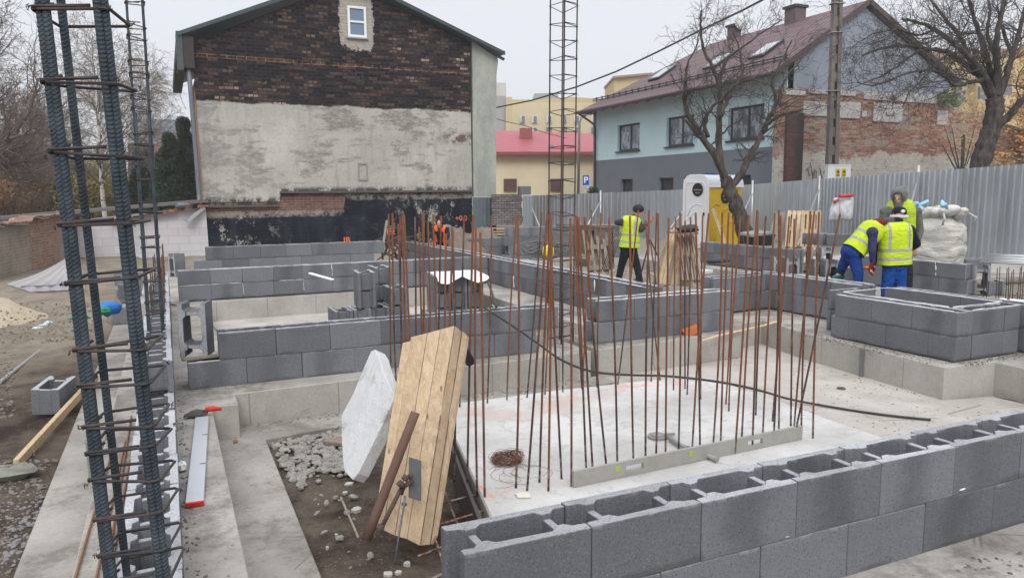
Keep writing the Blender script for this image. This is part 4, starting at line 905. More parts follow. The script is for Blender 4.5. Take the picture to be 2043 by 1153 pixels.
# foam covered stack: white film
mb=MB(); nx_,ny_=22,14; c0=Vector((3.80,11.0,zb+.75)); ex=Vector((math.cos(R(-10)),math.sin(R(-10)),0)); ey=Vector((-ex.y,ex.x,0)); rr=random.Random(3)
for j in range(ny_+1):
    for i in range(nx_+1):
        u=i/nx_*.82-.02; v=j/ny_*1.0-.05; z=.002+.022*abs(fnoise(u*5,v*5,2))
        if v<0.02: z-= .10*(abs(math.sin(u*6.1+.9))**1.5)*(1-(v+.05)/.07)
        if u>.82: z-=.0
        mb.v.append(tuple(c0+ex*u+ey*v+Vector((0,0,z))))
for j in range(ny_):
    for i in range(nx_): mb.face([j*(nx_+1)+i,j*(nx_+1)+i+1,(j+1)*(nx_+1)+i+1,(j+1)*(nx_+1)+i],0,True)
tag(recenter(mb.build('plastic_film',WHITEP)),'white plastic film draped over the middle stack of blocks','plastic film')
plank('white_lath',A(618,548,10.3)+Vector((0,0,.02)),A(664,561,10.0)+Vector((0,0,.02)),.05,.02,WHITEPAINT,'white lath laid on top of the tall block column','lath')
# small foam gun can on the shaft
a=A(1960,598,8.8); b=A(1992,600,8.9); c=A(2050,604,9.0)
t=empty('foam_can',a,0,'white foam can with orange nozzle lying on the shaft wall','foam can')
mb=MB(); mb.tube([Vector((0,0,0)),b-a],[.008,.02],9); mb.tube([(b-a)*.6,b-a],[.024,.024],9); mb.build('nozzle',simple('orange_plastic',(.75,.16,.03),.45),t)
mb=MB(); mb.tube([b-a,(b-a).lerp(c-a,.1),(b-a).lerp(c-a,1)],[.02,.034,.034],16); mb.build('canister',WHITEPAINT,t)
mb=MB(); mb.tube([(b-a).lerp(c-a,.22),(b-a).lerp(c-a,.33)],.0348,16); mb.build('red_band',simple('dark_red_print',(.35,.05,.06),.5),t)
# ------------------------------------------------------------------ brick gable house
YG=25.7
def g2(px,py): q=PY(px,py,YG); return (q.x,q.z)
hs=empty('brick_house',(g2(700,490)[0],YG,0),0,'old house with a sooty brick gable, patched plaster and black tar base','house')
ho=Vector(hs.location)
def xzprism(mb,poly,y0,y1,m=0):
    n=len(poly); ar=sum(poly[i][0]*poly[(i+1)%n][1]-poly[(i+1)%n][0]*poly[i][1] for i in range(n))
    if ar<0: poly=poly[::-1]
    b=len(mb.v); mb.v.extend([(p[0],y0,p[1]) for p in poly]+[(p[0],y1,p[1]) for p in poly])
    mb.face([b+i for i in range(n)],m); mb.face([b+n+i for i in range(n)][::-1],m)
    for i in range(n): mb.face([b+i,b+n+i,b+n+(i+1)%n,b+(i+1)%n],m)
def atp(mb,name,mat,parent,**k):         # build world mesh as child of an Empty
    o=mb.build(name,mat,parent,**k); o.data.transform(Matrix.Translation(-Vector(parent.location))); return o
# the wall is drawn to 2 dm deeper; bottom runs into the ground
xl=g2(414,490)[0]; xr=g2(942,400)[0]; xlt=g2(384,90)[0]
zl=g2(384,84)[1]; zr=g2(940,86)[1]; ap=(g2(693,0)[0],g2(693,-40)[1])
mb=MB(); xzprism(mb,[(xl-.02,-.6),(xr,-.6),(xr,zr+.02),(ap[0],ap[1]-.12),(xlt,zl)],YG,YG+.4)
atp(mb,'gable_wall',m_gable(YG),hs)
mb=MB(); mb.box(xlt+.3,YG+.6,2.2,xr+.7,YG+11,zl-.1); mb.box(xlt+.3,YG+.4,-.6,xr-.05,YG+11,2.2); atp(mb,'side_walls',m_plain_plaster('orange_render',(.45,.2,.12)),hs)
mb=MB(); mb.box(xlt-.0,YG+.42,-.6,xlt+.29,YG+.9,zl-1.4); atp(mb,'orange_corner',m_plain_plaster('orange_render_corner',(.55,.21,.11)),hs)
# roof: two slopes with a metal verge
RM=simple('dark_green_grey_sheet',(.055,.075,.08),.45,.2,2,.1,.01,.3)
el=g2(354,74); er=g2(1000,112)
mb=MB(); th=.09
for (e,sgn) in ((el,-1),(er,1)):
    e2=e; a=ap
    xzprism(mb,[(e2[0],e2[1]),(a[0],a[1]),(a[0],a[1]+th),(e2[0],e2[1]+th*.9)],YG-.32,YG+11.5)
atp(mb,'roof',simple('roof_sheet',(.10,.12,.125),.5,.2,2,.1,.01,.2),hs)
mb=MB()
for (e,sgn) in ((el,-1),(er,1)):
    xzprism(mb,[(e[0],e[1]-.03),(ap[0],ap[1]-.03),(ap[0],ap[1]+.10),(e[0],e[1]+.09)],YG-.36,YG-.325)
atp(mb,'verge_flashing',RM,hs)
mb=MB(); mb.box(el[0]-.05,YG-.3,el[1]-1.02,el[0]+.12,YG+.55,el[1]+.12); mb.box(el[0]-.05,YG+.56,el[1]-.35,el[0]+.3,YG+11,el[1]); atp(mb,'eaves_box',simple('slate_cladding',(.07,.085,.085),.7,.35,14,.6),hs)
mb=MB(); mb.box(el[0]+.13,YG-.28,el[1]-.95,xlt+.02,YG+.5,el[1]-.02); atp(mb,'soffit',simple('dark_soffit_boards',(.05,.042,.04),.9,.3,5),hs)
mb=MB(); a=er; mb.beam((a[0]-.25,YG-.2,a[1]-.05),(a[0]+.02,YG-.2,a[1]-.16),.1,.08,(0,0,1)); mb.beam((a[0]-.02,YG-.2,a[1]+.09),(a[0]-.0,YG+11,a[1]+.09),.16,.12); atp(mb,'gutter',DGREY,hs)
# downpipe
mb=MB(); P=[PY(373,98,YG-.12),PY(381,190,YG-.12),PY(388,270,YG-.12),PY(397,385,YG-.12),PY(398,402,YG-.15),PY(388,408,YG-.3),PY(352,410,YG-.7)]; mb.tube(P,[.072]*7,10); atp(mb,'downpipe',simple('grey_zinc_pipe',(.15,.17,.19),.5,.15,3,.1,.002,.3),hs)
# pale pier with thin plaster at the right end
a=g2(941,84); b=g2(993,124); c=g2(989,393); d=g2(944,393)
mb=MB(); xzprism(mb,[(d[0]+.01,d[1]),(c[0],c[1]),(g2(990,150)[0],g2(990,150)[1]),(b[0],b[1]-.0),(b[0]-.02,b[1]+.13),(a[0]+.01,a[1]+.02)],YG-.03,YG+.6)
n=NT('greenish_pale_plaster'); k=n.noise(.9,6,n.mapv(n.pos,(1.3,1,.6)),.65); c_=n.mix(n.step(k,.36,.66),(.40,.41,.355),(.27,.29,.26)); c_=n.bright(c_,n.math('MULTIPLY_ADD',n.noise(9,5),.35,.82)); atp(mb,'plaster_pier',n.out(c_,.9,n.bump(n.noise(20,5),.3,.01)),hs)
# attic window
a=g2(692,12); b=g2(731,77)
w=empty('w',(0,0,0)); bpy.data.objects.remove(w)
mb=MB(); fw_=.075
for (x0,z0,x1,z1) in ((a[0],b[1],b[0],b[1]+fw_),(a[0],a[1]-fw_,b[0],a[1]),(a[0],b[1]+fw_,a[0]+fw_,a[1]-fw_),(b[0]-fw_,b[1]+fw_,b[0],a[1]-fw_),(a[0]+fw_,(a[1]+b[1])/2-.03,b[0]-fw_,(a[1]+b[1])/2+.03)): mb.box(x0,YG-.06,z0,x1,YG+.0,z1)
WPVC=simple('white_window_frame',(.78,.79,.8),.4,.04)
win=atp(mb,'window',WPVC,hs)
mb=MB(); mb.box(a[0]+.02,YG-.02,b[1]+.02,b[0]-.02,YG-.005,a[1]-.02); p=mb.build('pane',simple('blue_grey_glass',(.16,.23,.30),.15,.1,1,0),win); p.data.transform(Matrix.Translation(-ho))
mb=MB(); mb.box(a[0]-.05,YG-.1,b[1]-.05,b[0]+.05,YG-.001,b[1]-.005); p=mb.build('sill',simple('grey_sill',(.33,.33,.33)),win); p.data.transform(Matrix.Translation(-ho))
# small recessed vents
for (px,py,w_,h_) in ((717,157,.13,.21),(724,343,.17,.30)):
    a=g2(px,py); mb=MB(); 
    for q in ((a[0]-w_,a[1]-h_,a[0]-w_+.05,a[1]+h_),(a[0]+w_-.05,a[1]-h_,a[0]+w_,a[1]+h_),(a[0]-w_+.05,a[1]+h_-.05,a[0]+w_-.05,a[1]+h_),(a[0]-w_+.05,a[1]-h_,a[0]+w_-.05,a[1]-h_+.05)): mb.box(q[0],YG-.03,q[1],q[2],YG-.001,q[3])
    atp(mb,'vent_surround',simple('grey_vent',(.035,.034,.034) if py<200 else (.27,.26,.23),.9,.3),hs)
mb=MB(); a=g2(558,383); b=g2(940,384); mb.box(a[0],YG-.14,a[1]-.05,b[0],YG-.002,a[1]+.02); a=g2(412,412); b=g2(556,408); mb.box(a[0],YG-.12,a[1]-.04,b[0],YG-.002,a[1]+.015); atp(mb,'plaster_ledge',simple('sooty_ledge',(.09,.085,.08),.9,.4,5,.6,.02),hs)
# painted survey marks
def textobj(txt,loc,size,mat,rot,parent=None,name='lettering',ext=.002):
    cu=bpy.data.curves.new(name,'FONT'); cu.body=txt; cu.size=size; cu.align_x='CENTER'; cu.align_y='CENTER'; cu.extrude=ext; cu.offset=size*.012
    o=bpy.data.objects.new(name,cu); COL.objects.link(o); dg=bpy.context.evaluated_depsgraph_get(); me=bpy.data.meshes.new_from_object(o.evaluated_get(dg))
    bpy.data.objects.remove(o); o=bpy.data.objects.new(name,me); COL.objects.link(o); me.materials.clear(); me.materials.append(mat)
    me.transform(rot.to_4x4()); me.transform(Matrix.Translation(Vector(loc)-(Vector(parent.location) if parent is not None else Vector()))); o.parent=parent; return o
ORP=simple('orange_spray_paint',(.75,.17,.05),.8,.25,20); RX=Matrix.Rotation(R(90),3,'X')
textobj('IB',PY(692,480,YG-.004),.30,ORP,RX,hs,'spray_mark'); textobj('Ex',PY(780,463,YG-.004),.30,ORP,RX,hs,'spray_mark'); textobj('+0.0',PY(920,436,YG-.004),.26,ORP,RX,hs,'spray_mark')
mb=MB(); rr=random.Random(2)
for i in range(5): 
    q=PY(905+i*7,438+rr.uniform(-3,3),YG-.004)
# ------------------------------------------------------------------ white aerated-block wall left of the gable, shed roof edge
def m_aac():
    n=NT('white_aerated_blocks'); s,uv=uv_xz(n,0,.01)
    c,f=brick(n,uv,.6,.245,.006,(.55,.53,.545),(.49,.47,.49),(.35,.33,.335)); c=n.bright(c,n.math('MULTIPLY_ADD',n.noise(1.4,5),.22,.88))
    return n.out(c,.9,n.bump(n.math('MULTIPLY',f,-1.),.4,.01),0,.2)
ws=empty('white_block_wall',(-2.,YG-.3,0),0,'white aerated block wall between the old brick wall and gable','wall')
mb=MB(); q=[PY(110,455,YG-.3),PY(410,411,YG-.3),PY(416,411,YG-.3)]
xzprism(mb,[(q[0].x-3,-.6),(q[1].x+.03,-.6),(q[1].x,q[1].z),(q[0].x-3,q[0].z-.15)],YG-.3,YG-.02); atp(mb,'block_wall',m_aac(),ws)
mb=MB(); a=PY(-60,445,YG-.35); b=PY(412,405,YG-.35); mb.beam((a.x,YG+1.,a.z+.06),(b.x,YG+1.,b.z+.06),3.0,.09,(0,0,1)); atp(mb,'roof_edge',simple('grey_brown_roofing',(.13,.12,.115),.8,.3,3),ws)
mb=MB(); rr=random.Random(6); a=PY(230,440,YG-.4); b=PY(405,411,YG-.4)
for i in range(16):
    t=i/15; q=a.lerp(b,t); mb.beam((q.x-.16,q.y,q.z+rr.uniform(-.02,.03)),(q.x+.16,q.y,q.z+rr.uniform(-.02,.04)),.3,.05)
atp(mb,'coping_tiles',simple('orange_brown_tiles',(.26,.125,.075),.9,.5,3),ws)
mb=MB(); a=PY(372,441,YG-.6); b=PY(406,414,YG-.4); mb.beam(a,b,.16,.1); tag(recenter(mb.build('metal_gutter_piece',STEELP)),'slanting zinc gutter piece fixed at top right of white block wall','gutter')
# ------------------------------------------------------------------ old brick wall at far left
ow=empty('old_brick_wall',(-7.,17.5,0),0,'old crumbling brick and render wall at far left behind tarpaulin','wall')
n,bc,ren,bf=m_oldwall(); s=n.sep(n.pos)
a=A(0,600,16.5); b=A(150,560,21.5); dirw=(Vector((b.x,b.y,0))-Vector((a.x,a.y,0))); Lw=dirw.length; dirw.normalize()
tt=n.math('ADD',n.math('MULTIPLY',n.math('SUBTRACT',s[0],a.x),dirw.x),n.math('MULTIPLY',n.math('SUBTRACT',s[1],a.y),dirw.y))
wob=n.math('MULTIPLY_ADD',n.noise(1.3,6,n.pos,.7),1.2,-.6); tw=n.math('ADD',tt,n.math('MULTIPLY',wob,.55))
isb=n.math('MULTIPLY',n.step(tw,Lw*.38,Lw*.40),n.step(tw,Lw*.80,Lw*.76)); isb=n.math('MULTIPLY',isb,n.step(n.noise(2.2,7,n.pos,.78),.62,.54)); bc=n.bright(bc,n.math('MULTIPLY_ADD',n.noise(16,5,n.pos,.8),1.4,.3)); topb=n.step(n.math('ADD',s[2],n.math('MULTIPLY',wob,.35)),1.0,1.08)
col=n.mix(n.math('MAXIMUM',isb,topb),ren,bc)
owm=n.out(col,.93,n.bump(n.math('ADD',n.math('MULTIPLY',bf,-.6),n.noise(9,7,n.pos,.75)),.9,.04),0,.15)
mb=MB(); N=30; P=[]
for i in range(N+1):
    t=-1.2+(Lw+2.)*i/N; p=Vector((a.x,a.y,0))+dirw*t
    zt=[1.12,1.22][i>12]+.05*fnoise(i*.9,3); P.append((p,zt))
nr=Vector((dirw.y,-dirw.x,0))
for i in range(N):
    (p,z0),(q,z1)=P[i],P[i+1]
    k=[p+nr*0,q,q-nr*.35,p-nr*.35]
    mb.add([(*v.xy,-.6) for v in k]+[(k[0].x,k[0].y,z0),(k[1].x,k[1].y,z1),(k[2].x,k[2].y,z1),(k[3].x,k[3].y,z0)],[(0,1,5,4),(4,5,6,7),(2,3,7,6)])
atp(mb,'masonry',owm,ow)
mb=MB()
for i in range(0,N):
    (p,z0),(q,z1)=P[i],P[i+1]; mb.beam(p.lerp(q,.02)+Vector((0,0,z0+.02)),p.lerp(q,.95)+Vector((0,0,z1+.03)),.40,.04)
atp(mb,'coping',simple('reddish_coping',(.22,.135,.11),.9,.7,4,.8,.03),ow)
mb=MB(); p0=P[2][0]; q0=P[20][0]; mb.tube([P[i][0]+nr*.12+Vector((0,0,P[i][1]-.01+.015*math.sin(i))) for i in range(0,19)],.02,6); atp(mb,'white_strip',WHITEP,ow)
# roof line further back with dark roofing
mb=MB(); a=A(-40,447,24); b=A(160,437,26); mb.beam(a,b,1.5,.12); b_=recenter(mb.build('shed_roof',simple('dark_roofing_felt',(.06,.055,.06),.8,.3,2))); tag(b_,'low dark roof behind the old brick wall at far left','roof')
mb=MB(); a=A(-40,470,24.4); b=A(160,462,26.2); mb.beam(a,b,.2,.9); tag(recenter(mb.build('shed_wall',simple('dark_red_shed_wall',(.09,.045,.045),.9,.4,2))),'dark red shed wall under the low roof at far left','shed')
# clear plastic sheet draped from a post over a tube
ap_=A(156,498,17.0); e1=A(12,566,15.2); e2=A(60,582,14.6); e3=A(170,577,14.6)
mb=MB(); NN=40; rr=random.Random(8)
for j in range(9):
    v=j/8
    for i in range(NN+1):
        u=i/NN; e=e1.lerp(e2,u*2.) if u<.5 else e2.lerp(e3,(u-.5)*2)
        p=ap_.lerp(e,v)+Vector((0,0,-.10*math.sin(PI*v)))+Vector((0,-1,.2)).normalized()*(.05*v*math.sin(u*38+2*math.sin(u*9))+.02*fnoise(u*9,v*2))
        mb.v.append(tuple(p))
for j in range(8):
    for i in range(NN): mb.face([j*(NN+1)+i,j*(NN+1)+i+1,(j+1)*(NN+1)+i+1,(j+1)*(NN+1)+i],0,True)
n=NT('dusty_clear_plastic'); n.out((.42,.41,.42),.35,None,0,.5); n.b.inputs['Alpha'].default_value=.62
tag(recenter(mb.build('plastic_sheet',n.mat)),'dusty clear plastic sheet stretched like a tent before the old wall','plastic sheet')
mb=MB(); mb.tube([A(45,579,15.),A(100,577,15.),A(160,571,15.1)],[.09,.09,.075],9); tag(recenter(mb.build('rolled_foil',simple('dark_purple_grey_roll',(.10,.095,.105),.6,.2))),'dark rolled foil lying along the foot of the plastic sheet','roll')
# coloured bags on the ground
def crumple(name,c,rx,ry,rz,mat,label,cat,seed,rot=0):
    mb=MB(); rr=random.Random(seed); nu,nv=22,14; c=Vector(c)
    for j in range(nv+1):
        th=PI*j/nv
        for i in range(nu):
            ph=2*PI*i/nu; d=Vector((math.sin(th)*math.cos(ph),math.sin(th)*math.sin(ph),math.cos(th)))
            k=1+.28*fnoise(d.x*2.3+seed,d.y*2.3,d.z*2.3)+.1*fnoise(d.x*6,d.y*6+seed,d.z*6)
            q=Vector((d.x*rx,d.y*ry,d.z*rz))*k; q.rotate(Euler((0,0,rot))); mb.v.append(tuple(q))
    for j in range(nv):
        for i in range(nu): mb.face([j*nu+i,(j+1)*nu+i,(j+1)*nu+(i+1)%nu,j*nu+(i+1)%nu],0,True)
    o=mb.build(name,mat); o.location=c; return tag(o,label,cat)
q=A(218,616,10.6); crumple('blue_bag',q,.17,.10,.10,simple('blue_plastic',(.02,.16,.5),.45,.2,9,.2),'crumpled blue plastic bag by the loose hollow blocks','bag',3,.5)
q=A(158,634,9.7); crumple('green_bag',q,.12,.07,.035,simple('green_plastic',(.02,.25,.11),.5,.3,9,.2),'left crumpled green bag on dirt behind near column','bag',5)
q=A(205,620,10.4); crumple('green_bag',q,.12,.08,.06,simple('green_plastic_dark',(.02,.2,.1),.5,.3,9,.2),'right green bag tucked against the blue bag','bag',6)
for i,(px,py) in enumerate(((75,658),(88,652),(98,647))):
    q=G(px,py,-.25); crumple('pale_blue_film',q,.09,.06,.05,simple('pale_blue_film',(.42,.55,.62),.35,.1),'%s pale blue plastic scrap from left in the rubble'%ordn(i),'plastic scrap',7+i)
q=A(300,545,19); 
# ------------------------------------------------------------------ dark-roofed house far behind on the left
t=empty('slate_roof_house',A(315,330,62),0,'distant house with a dark sheet roof and two roof windows','house')
def quadA(pts,D,mat,name,parent,th=.2):
    P=[A(x,y,d if hasattr(D,'__len__') else D) for (x,y),d in zip(pts,(D if hasattr(D,'__len__') else [D]*len(pts)))]
    mb=MB(); nn=(P[1]-P[0]).cross(P[-1]-P[0]).normalized()
    if nn.dot(_hf)<0: nn=-nn
    mb.slabpoly(P,nn,th); o=mb.build(name,mat,parent,fix=True)
    if parent is not None: o.data.transform(Matrix.Translation(-Vector(parent.location)))
    return o
SL=simple('dark_standing_seam',(.105,.11,.12),.5,.15,.6,.1,.02,.2)
quadA([(255,285),(395,292),(395,241),(262,236)],[60,60,68,68],SL,'roof',t); quadA([(255,420),(395,420),(395,290),(255,284)],[62,62,62,62],m_plain_plaster('dark_gable_wall',(.10,.075,.07)),'wall',t,6.)
for (x,y) in ((330,243),(330,250)): quadA([(x,y+5),(x+11,y+5),(x+11,y),(x,y)],[65.2]*4,GLASSB,'roof_window',t,.1)
quadA([(306,276),(314,276),(314,266),(306,266)],[60.5]*4,GLASSB,'roof_window',t,.1)
quadA([(308,305),(335,307),(335,290),(308,288)],[58,58,60,60],simple('far_red_tiles',(.25,.10,.075),.8,.2,1),'lower_roof',t,.3)
# ------------------------------------------------------------------ red-roofed yellow house behind the fence
D1=46.
t=empty('yellow_house',A(1090,390,D1),0,'yellow house with a red sheet roof behind the site fence','house')
o=quadA([(975,430),(1215,430),(1215,303),(975,303)],D1,m_plain_plaster('pale_yellow_render',(.64,.56,.38),.1),'wall',t,7.)
RR=NT('red_sheet_roof'); s=RR.sep(RR.pos); f=RR.step(RR.math('ABSOLUTE',RR.math('SINE',RR.math('MULTIPLY',RR.math('ADD',s[0],s[1]),5.))),0,.35)
RR.out(RR.bright((.33,.075,.085),RR.math('MULTIPLY_ADD',f,.25,.78)),.5,RR.bump(f,.5,.05),0,.4)
quadA([(975,304),(1222,304),(1178,266),(975,260)],[D1-.6,D1-.6,D1+4,D1+4],RR.mat,'roof',t,.15)
quadA([(975,309),(1222,309),(1222,303),(975,303)],D1-.65,simple('red_fascia',(.24,.06,.06),.6),'fascia',t,.12)
for (x0,x1) in ((1005,1031),(1098,1122),(1185,1203)):
    o=quadA([(x0,382),(x1,382),(x1,357),(x0,357)],D1-.12,simple('brown_window',(.10,.05,.04),.5,.3,3),'window',t,.1)
quadA([(1037,284),(1062,284),(1062,256),(1037,256)],D1+2.,simple('dark_red_chimney',(.27,.09,.08),.8,.3,4),'chimney',t,.9)
quadA([(1094,295),(1107,297),(1104,290),(1094,289)],D1+.3,GLASSB,'roof_window',t,.05)
# far apartment blocks
def m_far(name,col): return m_plain_plaster(name,col,.08,.3)
D2=92.
t=empty('apartment_block',A(1110,300,D2),0,'distant yellow apartment block above the red roof','building')
quadA([(1012,330),(1290,330),(1290,205),(1012,205)],D2,m_far('far_yellow',(.56,.48,.31)),'wall',t,12.)
quadA([(1012,206),(1206,210),(1206,198),(1140,194),(1075,199),(1012,199)],D2+1,m_far('far_parapet',(.47,.38,.21)),'parapet',t,5.)
quadA([(1062,199),(1115,199),(1112,186),(1066,187)],D2+6,simple('far_green_grey',(.28,.31,.29),.8),'roof_house',t,3.)
FW=simple('far_window',(.16,.17,.19),.3,.2); FWH=simple('far_white_frame',(.6,.6,.6),.6)
k=0
for y in (231,254,276):
    for x in (1037,1061,1090,1120,1145,1180,1205):
        if y==276 and x<1130: continue
        wo=quadA([(x,y+14),(x+11,y+14),(x+11,y),(x,y)],D2-.2,FWH if (x+y)%3 else FW,'window',t,.15)
        qo=quadA([(x+4,y+13),(x+10,y+13),(x+10,y+1),(x+4,y+1)],D2-.4,FW,'pane',None,.1); qo.data.transform(Matrix.Translation(-Vector(t.location))); qo.parent=wo
t=empty('grey_apartment_block',A(995,300,80.),0,'narrow distant grey block beside the gable pier','building')
quadA([(960,330),(1009,330),(1009,192),(960,190)],80,m_far('far_grey',(.33,.32,.325)),'wall',t,9.)
quadA([(960,192),(1009,193),(1009,166),(960,164)],80.6,m_far('far_cream',(.50,.49,.44)),'top_storey',t,8.)
quadA([(1009,330),(1022,330),(1022,194),(1009,194)],79.5,m_far('far_yellow_side',(.52,.42,.24)),'side_wing',t,9.)
# yellow block peeping over the teal roof
t=empty('hidden_yellow_block',A(1240,170,88.),0,'top of a yellow block peeping over the brown roof at left','building')
quadA([(1226,330),(1300,330),(1300,146),(1226,153)],88,m_far('far_yellow_2',(.50,.39,.2)),'wall',t,9.)
quadA([(1224,156),(1302,149),(1302,145),(1224,152)],87.5,m_far('far_brown_edge',(.3,.2,.15)),'parapet',t,9.)
# yellow apartment building on the right behind the tree
t=empty('right_apartment_building',A(1970,250,60.),0,'yellow apartment building behind the big bare tree at right','building')
YM=m_far('right_yellow_render',(.55,.44,.24))
quadA([(1850,330),(2300,330),(2300,82),(1860,112)],[52,64,64,52],YM,'wall',t,9.)
quadA([(1855,118),(2300,92),(2300,80),(1855,106)],[51.6,63.5,63.5,51.6],simple('brown_parapet_right',(.3,.22,.14),.8),'parapet',t,9.5)
for (x,y) in ((1905,148),(1950,140),(1908,180),(1955,172),(2000,165),(1900,215)):
    quadA([(x,y+26),(x+19,y+25),(x+19,y),(x,y+1)],[52.6,53.2,53.2,52.6],FW,'window',t,.15)
# ------------------------------------------------------------------ teal and grey house
XH,Y0,Y1_=20.9,21.2,34.6
t=empty('teal_house',(XH,Y0,0),0,'teal and grey rendered house with a brown tiled roof','house'); to=Vector(t.location)
TE=m_plain_plaster('teal_render',(.50,.67,.70),.0); GR=m_plain_plaster('grey_render',(.165,.185,.21),.0)
def pxX(px,py): q=PX(px,py,XH); return (q.y,q.z)
zb=pxX(1560,291)[1]; ze=6.35
def yzbox(mb,x0,x1,y0,z0,y1,z1,m=0): mb.box(min(x0,x1),min(y0,y1),z0,max(x0,x1),max(y0,y1),z1,m)
wins=[(1232,1276,247,300),(1330,1384,232,290),(1453,1524,212,280)]; lows=[(1239,1262,358,388),(1315,1343,355,387),(1364,1384,353,386),(1464,1498,349,372)]
holes=[]
for (a,b,c,d) in wins+lows:
    m=(a+b)/2; y1=pxX(a,(c+d)/2)[0]; y0=pxX(b,(c+d)/2)[0]; zt=pxX(m,c)[1]; zz=pxX(m,d)[1]; holes.append((y0,y1,zz,zt))
zt_=sum(h[3] for h in holes[:3])/3; zz_=sum(h[2] for h in holes[:3])/3
holes=[(h[0],h[1],zz_,zt_) if i<3 else (h[0],h[1],h[2],h[3]) for i,h in enumerate(holes)]
hl_t=sum(h[3] for h in holes[3:])/4; holes=[h if i<3 else (h[0],h[1],max(-.3,hl_t-1.3),hl_t) for i,h in enumerate(holes)]
def wallholes(mb,x0,x1,ya,yb,za,zb_,hs_):
    ys_=sorted({ya,yb}|{v for h in hs_ for v in h[:2]}); 
    for i in range(len(ys_)-1):
        m=(ys_[i]+ys_[i+1])/2; cut=sorted([(h[2],h[3]) for h in hs_ if h[0]<m<h[1]]); z=za
        for (c,d) in cut: mb.box(x0,ys_[i],z,x1,ys_[i+1],c); z=d
        mb.box(x0,ys_[i],z,x1,ys_[i+1],zb_)
mb=MB(); wallholes(mb,XH,XH+.3,Y0,Y1_,zb,ze+.08,holes[:3]); atp(mb,'upper_wall',TE,t)
mb=MB(); wallholes(mb,XH,XH+.3,Y0,Y1_,-.6,zb,holes[3:]); atp(mb,'lower_wall',GR,t)
for i,(a,b,c,d) in enumerate(holes):
    hh=d-c; mb=MB(); f=.09; x=XH+.13
    mb.box(x,a,c,x+.08,b,c+f); mb.box(x,a,d-f,x+.08,b,d); mb.box(x,a,c+f,x+.08,a+f,d-f); mb.box(x,b-f,c+f,x+.08,b,d-f)
    if i<3: m=a+(b-a)*.48; mb.box(x+.0,m-f*.6,c+f,x+.08,m+f*.6,d-f)
    wo=atp(mb,'window',DGREY,t)
    mb=MB(); mb.box(x+.035,a+.03,c+.03,x+.05,b-.03,d-.03); go=mb.build('pane',GLASS if i<3 else simple('shutter_slats_%d'%i,(.045,.045,.05),.5,.3,20),wo); go.data.transform(Matrix.Translation(-to))
    mb=MB(); mb.box(XH-.10,a-.08,c-.07,XH+.12,b+.08,c-.005); so=mb.build('sill',DGREY,wo); so.data.transform(Matrix.Translation(-to))
# gable side
XA=PY(1735,0,Y0-.16).x; XE=PY(1918,168,Y0-.16).x-.5; za=PY(1735,0,Y0-.16).z
mb=MB(); xzprism(mb,[(XH+.3,-.6),(XE-.001,-.6),(XE-.001,PY(1918,166,Y0-.45).z+.1),(XA,za-.25),(XH+.3,ze+.1),(XH+.001,ze+.0)],Y0,Y0+.3); atp(mb,'gable_wall',m_plain_plaster('gable_grey_render',(.25,.285,.335),.0),t)
mb=MB(); mb.box(XH,Y1_,-.6,XE-.3,Y1_+.3,ze); mb.box(XE-.3,Y0+.3,-.6,XE-.01,Y1_,5.6); atp(mb,'rear_walls',GR,t)
RT=m_roof('brown_metal_tiles',(.135,.08,.085),1,.3,.5)
eL=(XH-.85,ze-.42); eR=(XE+.5,PY(1918,166,Y0-.16).z)
rh=[ (PY(1334,104,Y1_-1.5)) ]
mb=MB()
Yn=Y0-.16; Yf=Y1_+.55; sl=(za-eL[1])/(XA-eL[0])
# half-hip at the far end: ridge ends early
hipy=Y1_-1.2; hz=eL[1]+(za-eL[1])*.34
def P3(x,y,z): return (x,y,z)
hx=eL[0]+(XA-eL[0])*.0
mb.add([P3(eL[0],Yn,eL[1]),P3(XA,Yn,za),P3(XA,hipy-3.2,za),P3(eL[0]+0.0,Yf,eL[1])],[(0,1,2,3)])
mb.add([P3(eR[0],Yn,eR[1]),P3(XA,Yn,za),P3(XA,hipy-3.2,za),P3(eR[0],Yf,eR[1])],[(3,2,1,0)])
mb.add([P3(eL[0],Yf,eL[1]),P3(XA,hipy-3.2,za),P3(eR[0],Yf,eR[1])],[(0,1,2)])
roof=atp(mb,'roof',RT,t)
sd_=roof.modifiers.new('t','SOLIDIFY'); sd_.thickness=.14; sd_.offset=-1
mb=MB()
for (e) in (eL,eR): mb.beam((e[0],Yn-.03,e[1]-.05),(XA,Yn-.03,za-.05),.05,.19,(0,0,1))
atp(mb,'verge_board',simple('brown_verge',(.09,.06,.055),.6),t)
mb=MB(); mb.tube([(eL[0]-.06,Yn,eL[1]-.05),(eL[0]-.06,Yf,eL[1]-.05)],.085,8); mb.tube([(eL[0]-.04,Yf-.2,eL[1]-.1),(XH-.25,Y1_-.1,eL[1]-.65),(XH-.1,Y1_-.05,eL[1]-.9),(XH-.1,Y1_-.05,-.3)],.055,7); atp(mb,'gutter',simple('brown_gutter',(.07,.05,.05),.5),t)
RA=simple('pale_rafter',(.35,.33,.32),.7); y=Yn+.3
while y<Yf: mb=MB(); mb.beam((eL[0]+.05,y,eL[1]-.14),(XH-.01,y,eL[1]+.30),.1,.14,(0,0,1)); atp(mb,'rafter_end',RA,t); y+=.95
mb=MB(); y=Yn+.2                     # snow guard
while y<Yf-.3:
    q=eL[0]+.75; z=eL[1]+.75*sl+.12; mb.box(q,y,z-.12,q+.05,y+.05,z+.12); y+=.55
mb.beam((eL[0]+.78,Yn+.1,eL[1]+.75*sl+.18),(eL[0]+.78,Yf-.3,eL[1]+.75*sl+.18),.03,.05); mb.beam((eL[0]+.78,Yn+.1,eL[1]+.75*sl+.08),(eL[0]+.78,Yf-.3,eL[1]+.75*sl+.08),.03,.05); atp(mb,'snow_guard',DGREY,t)
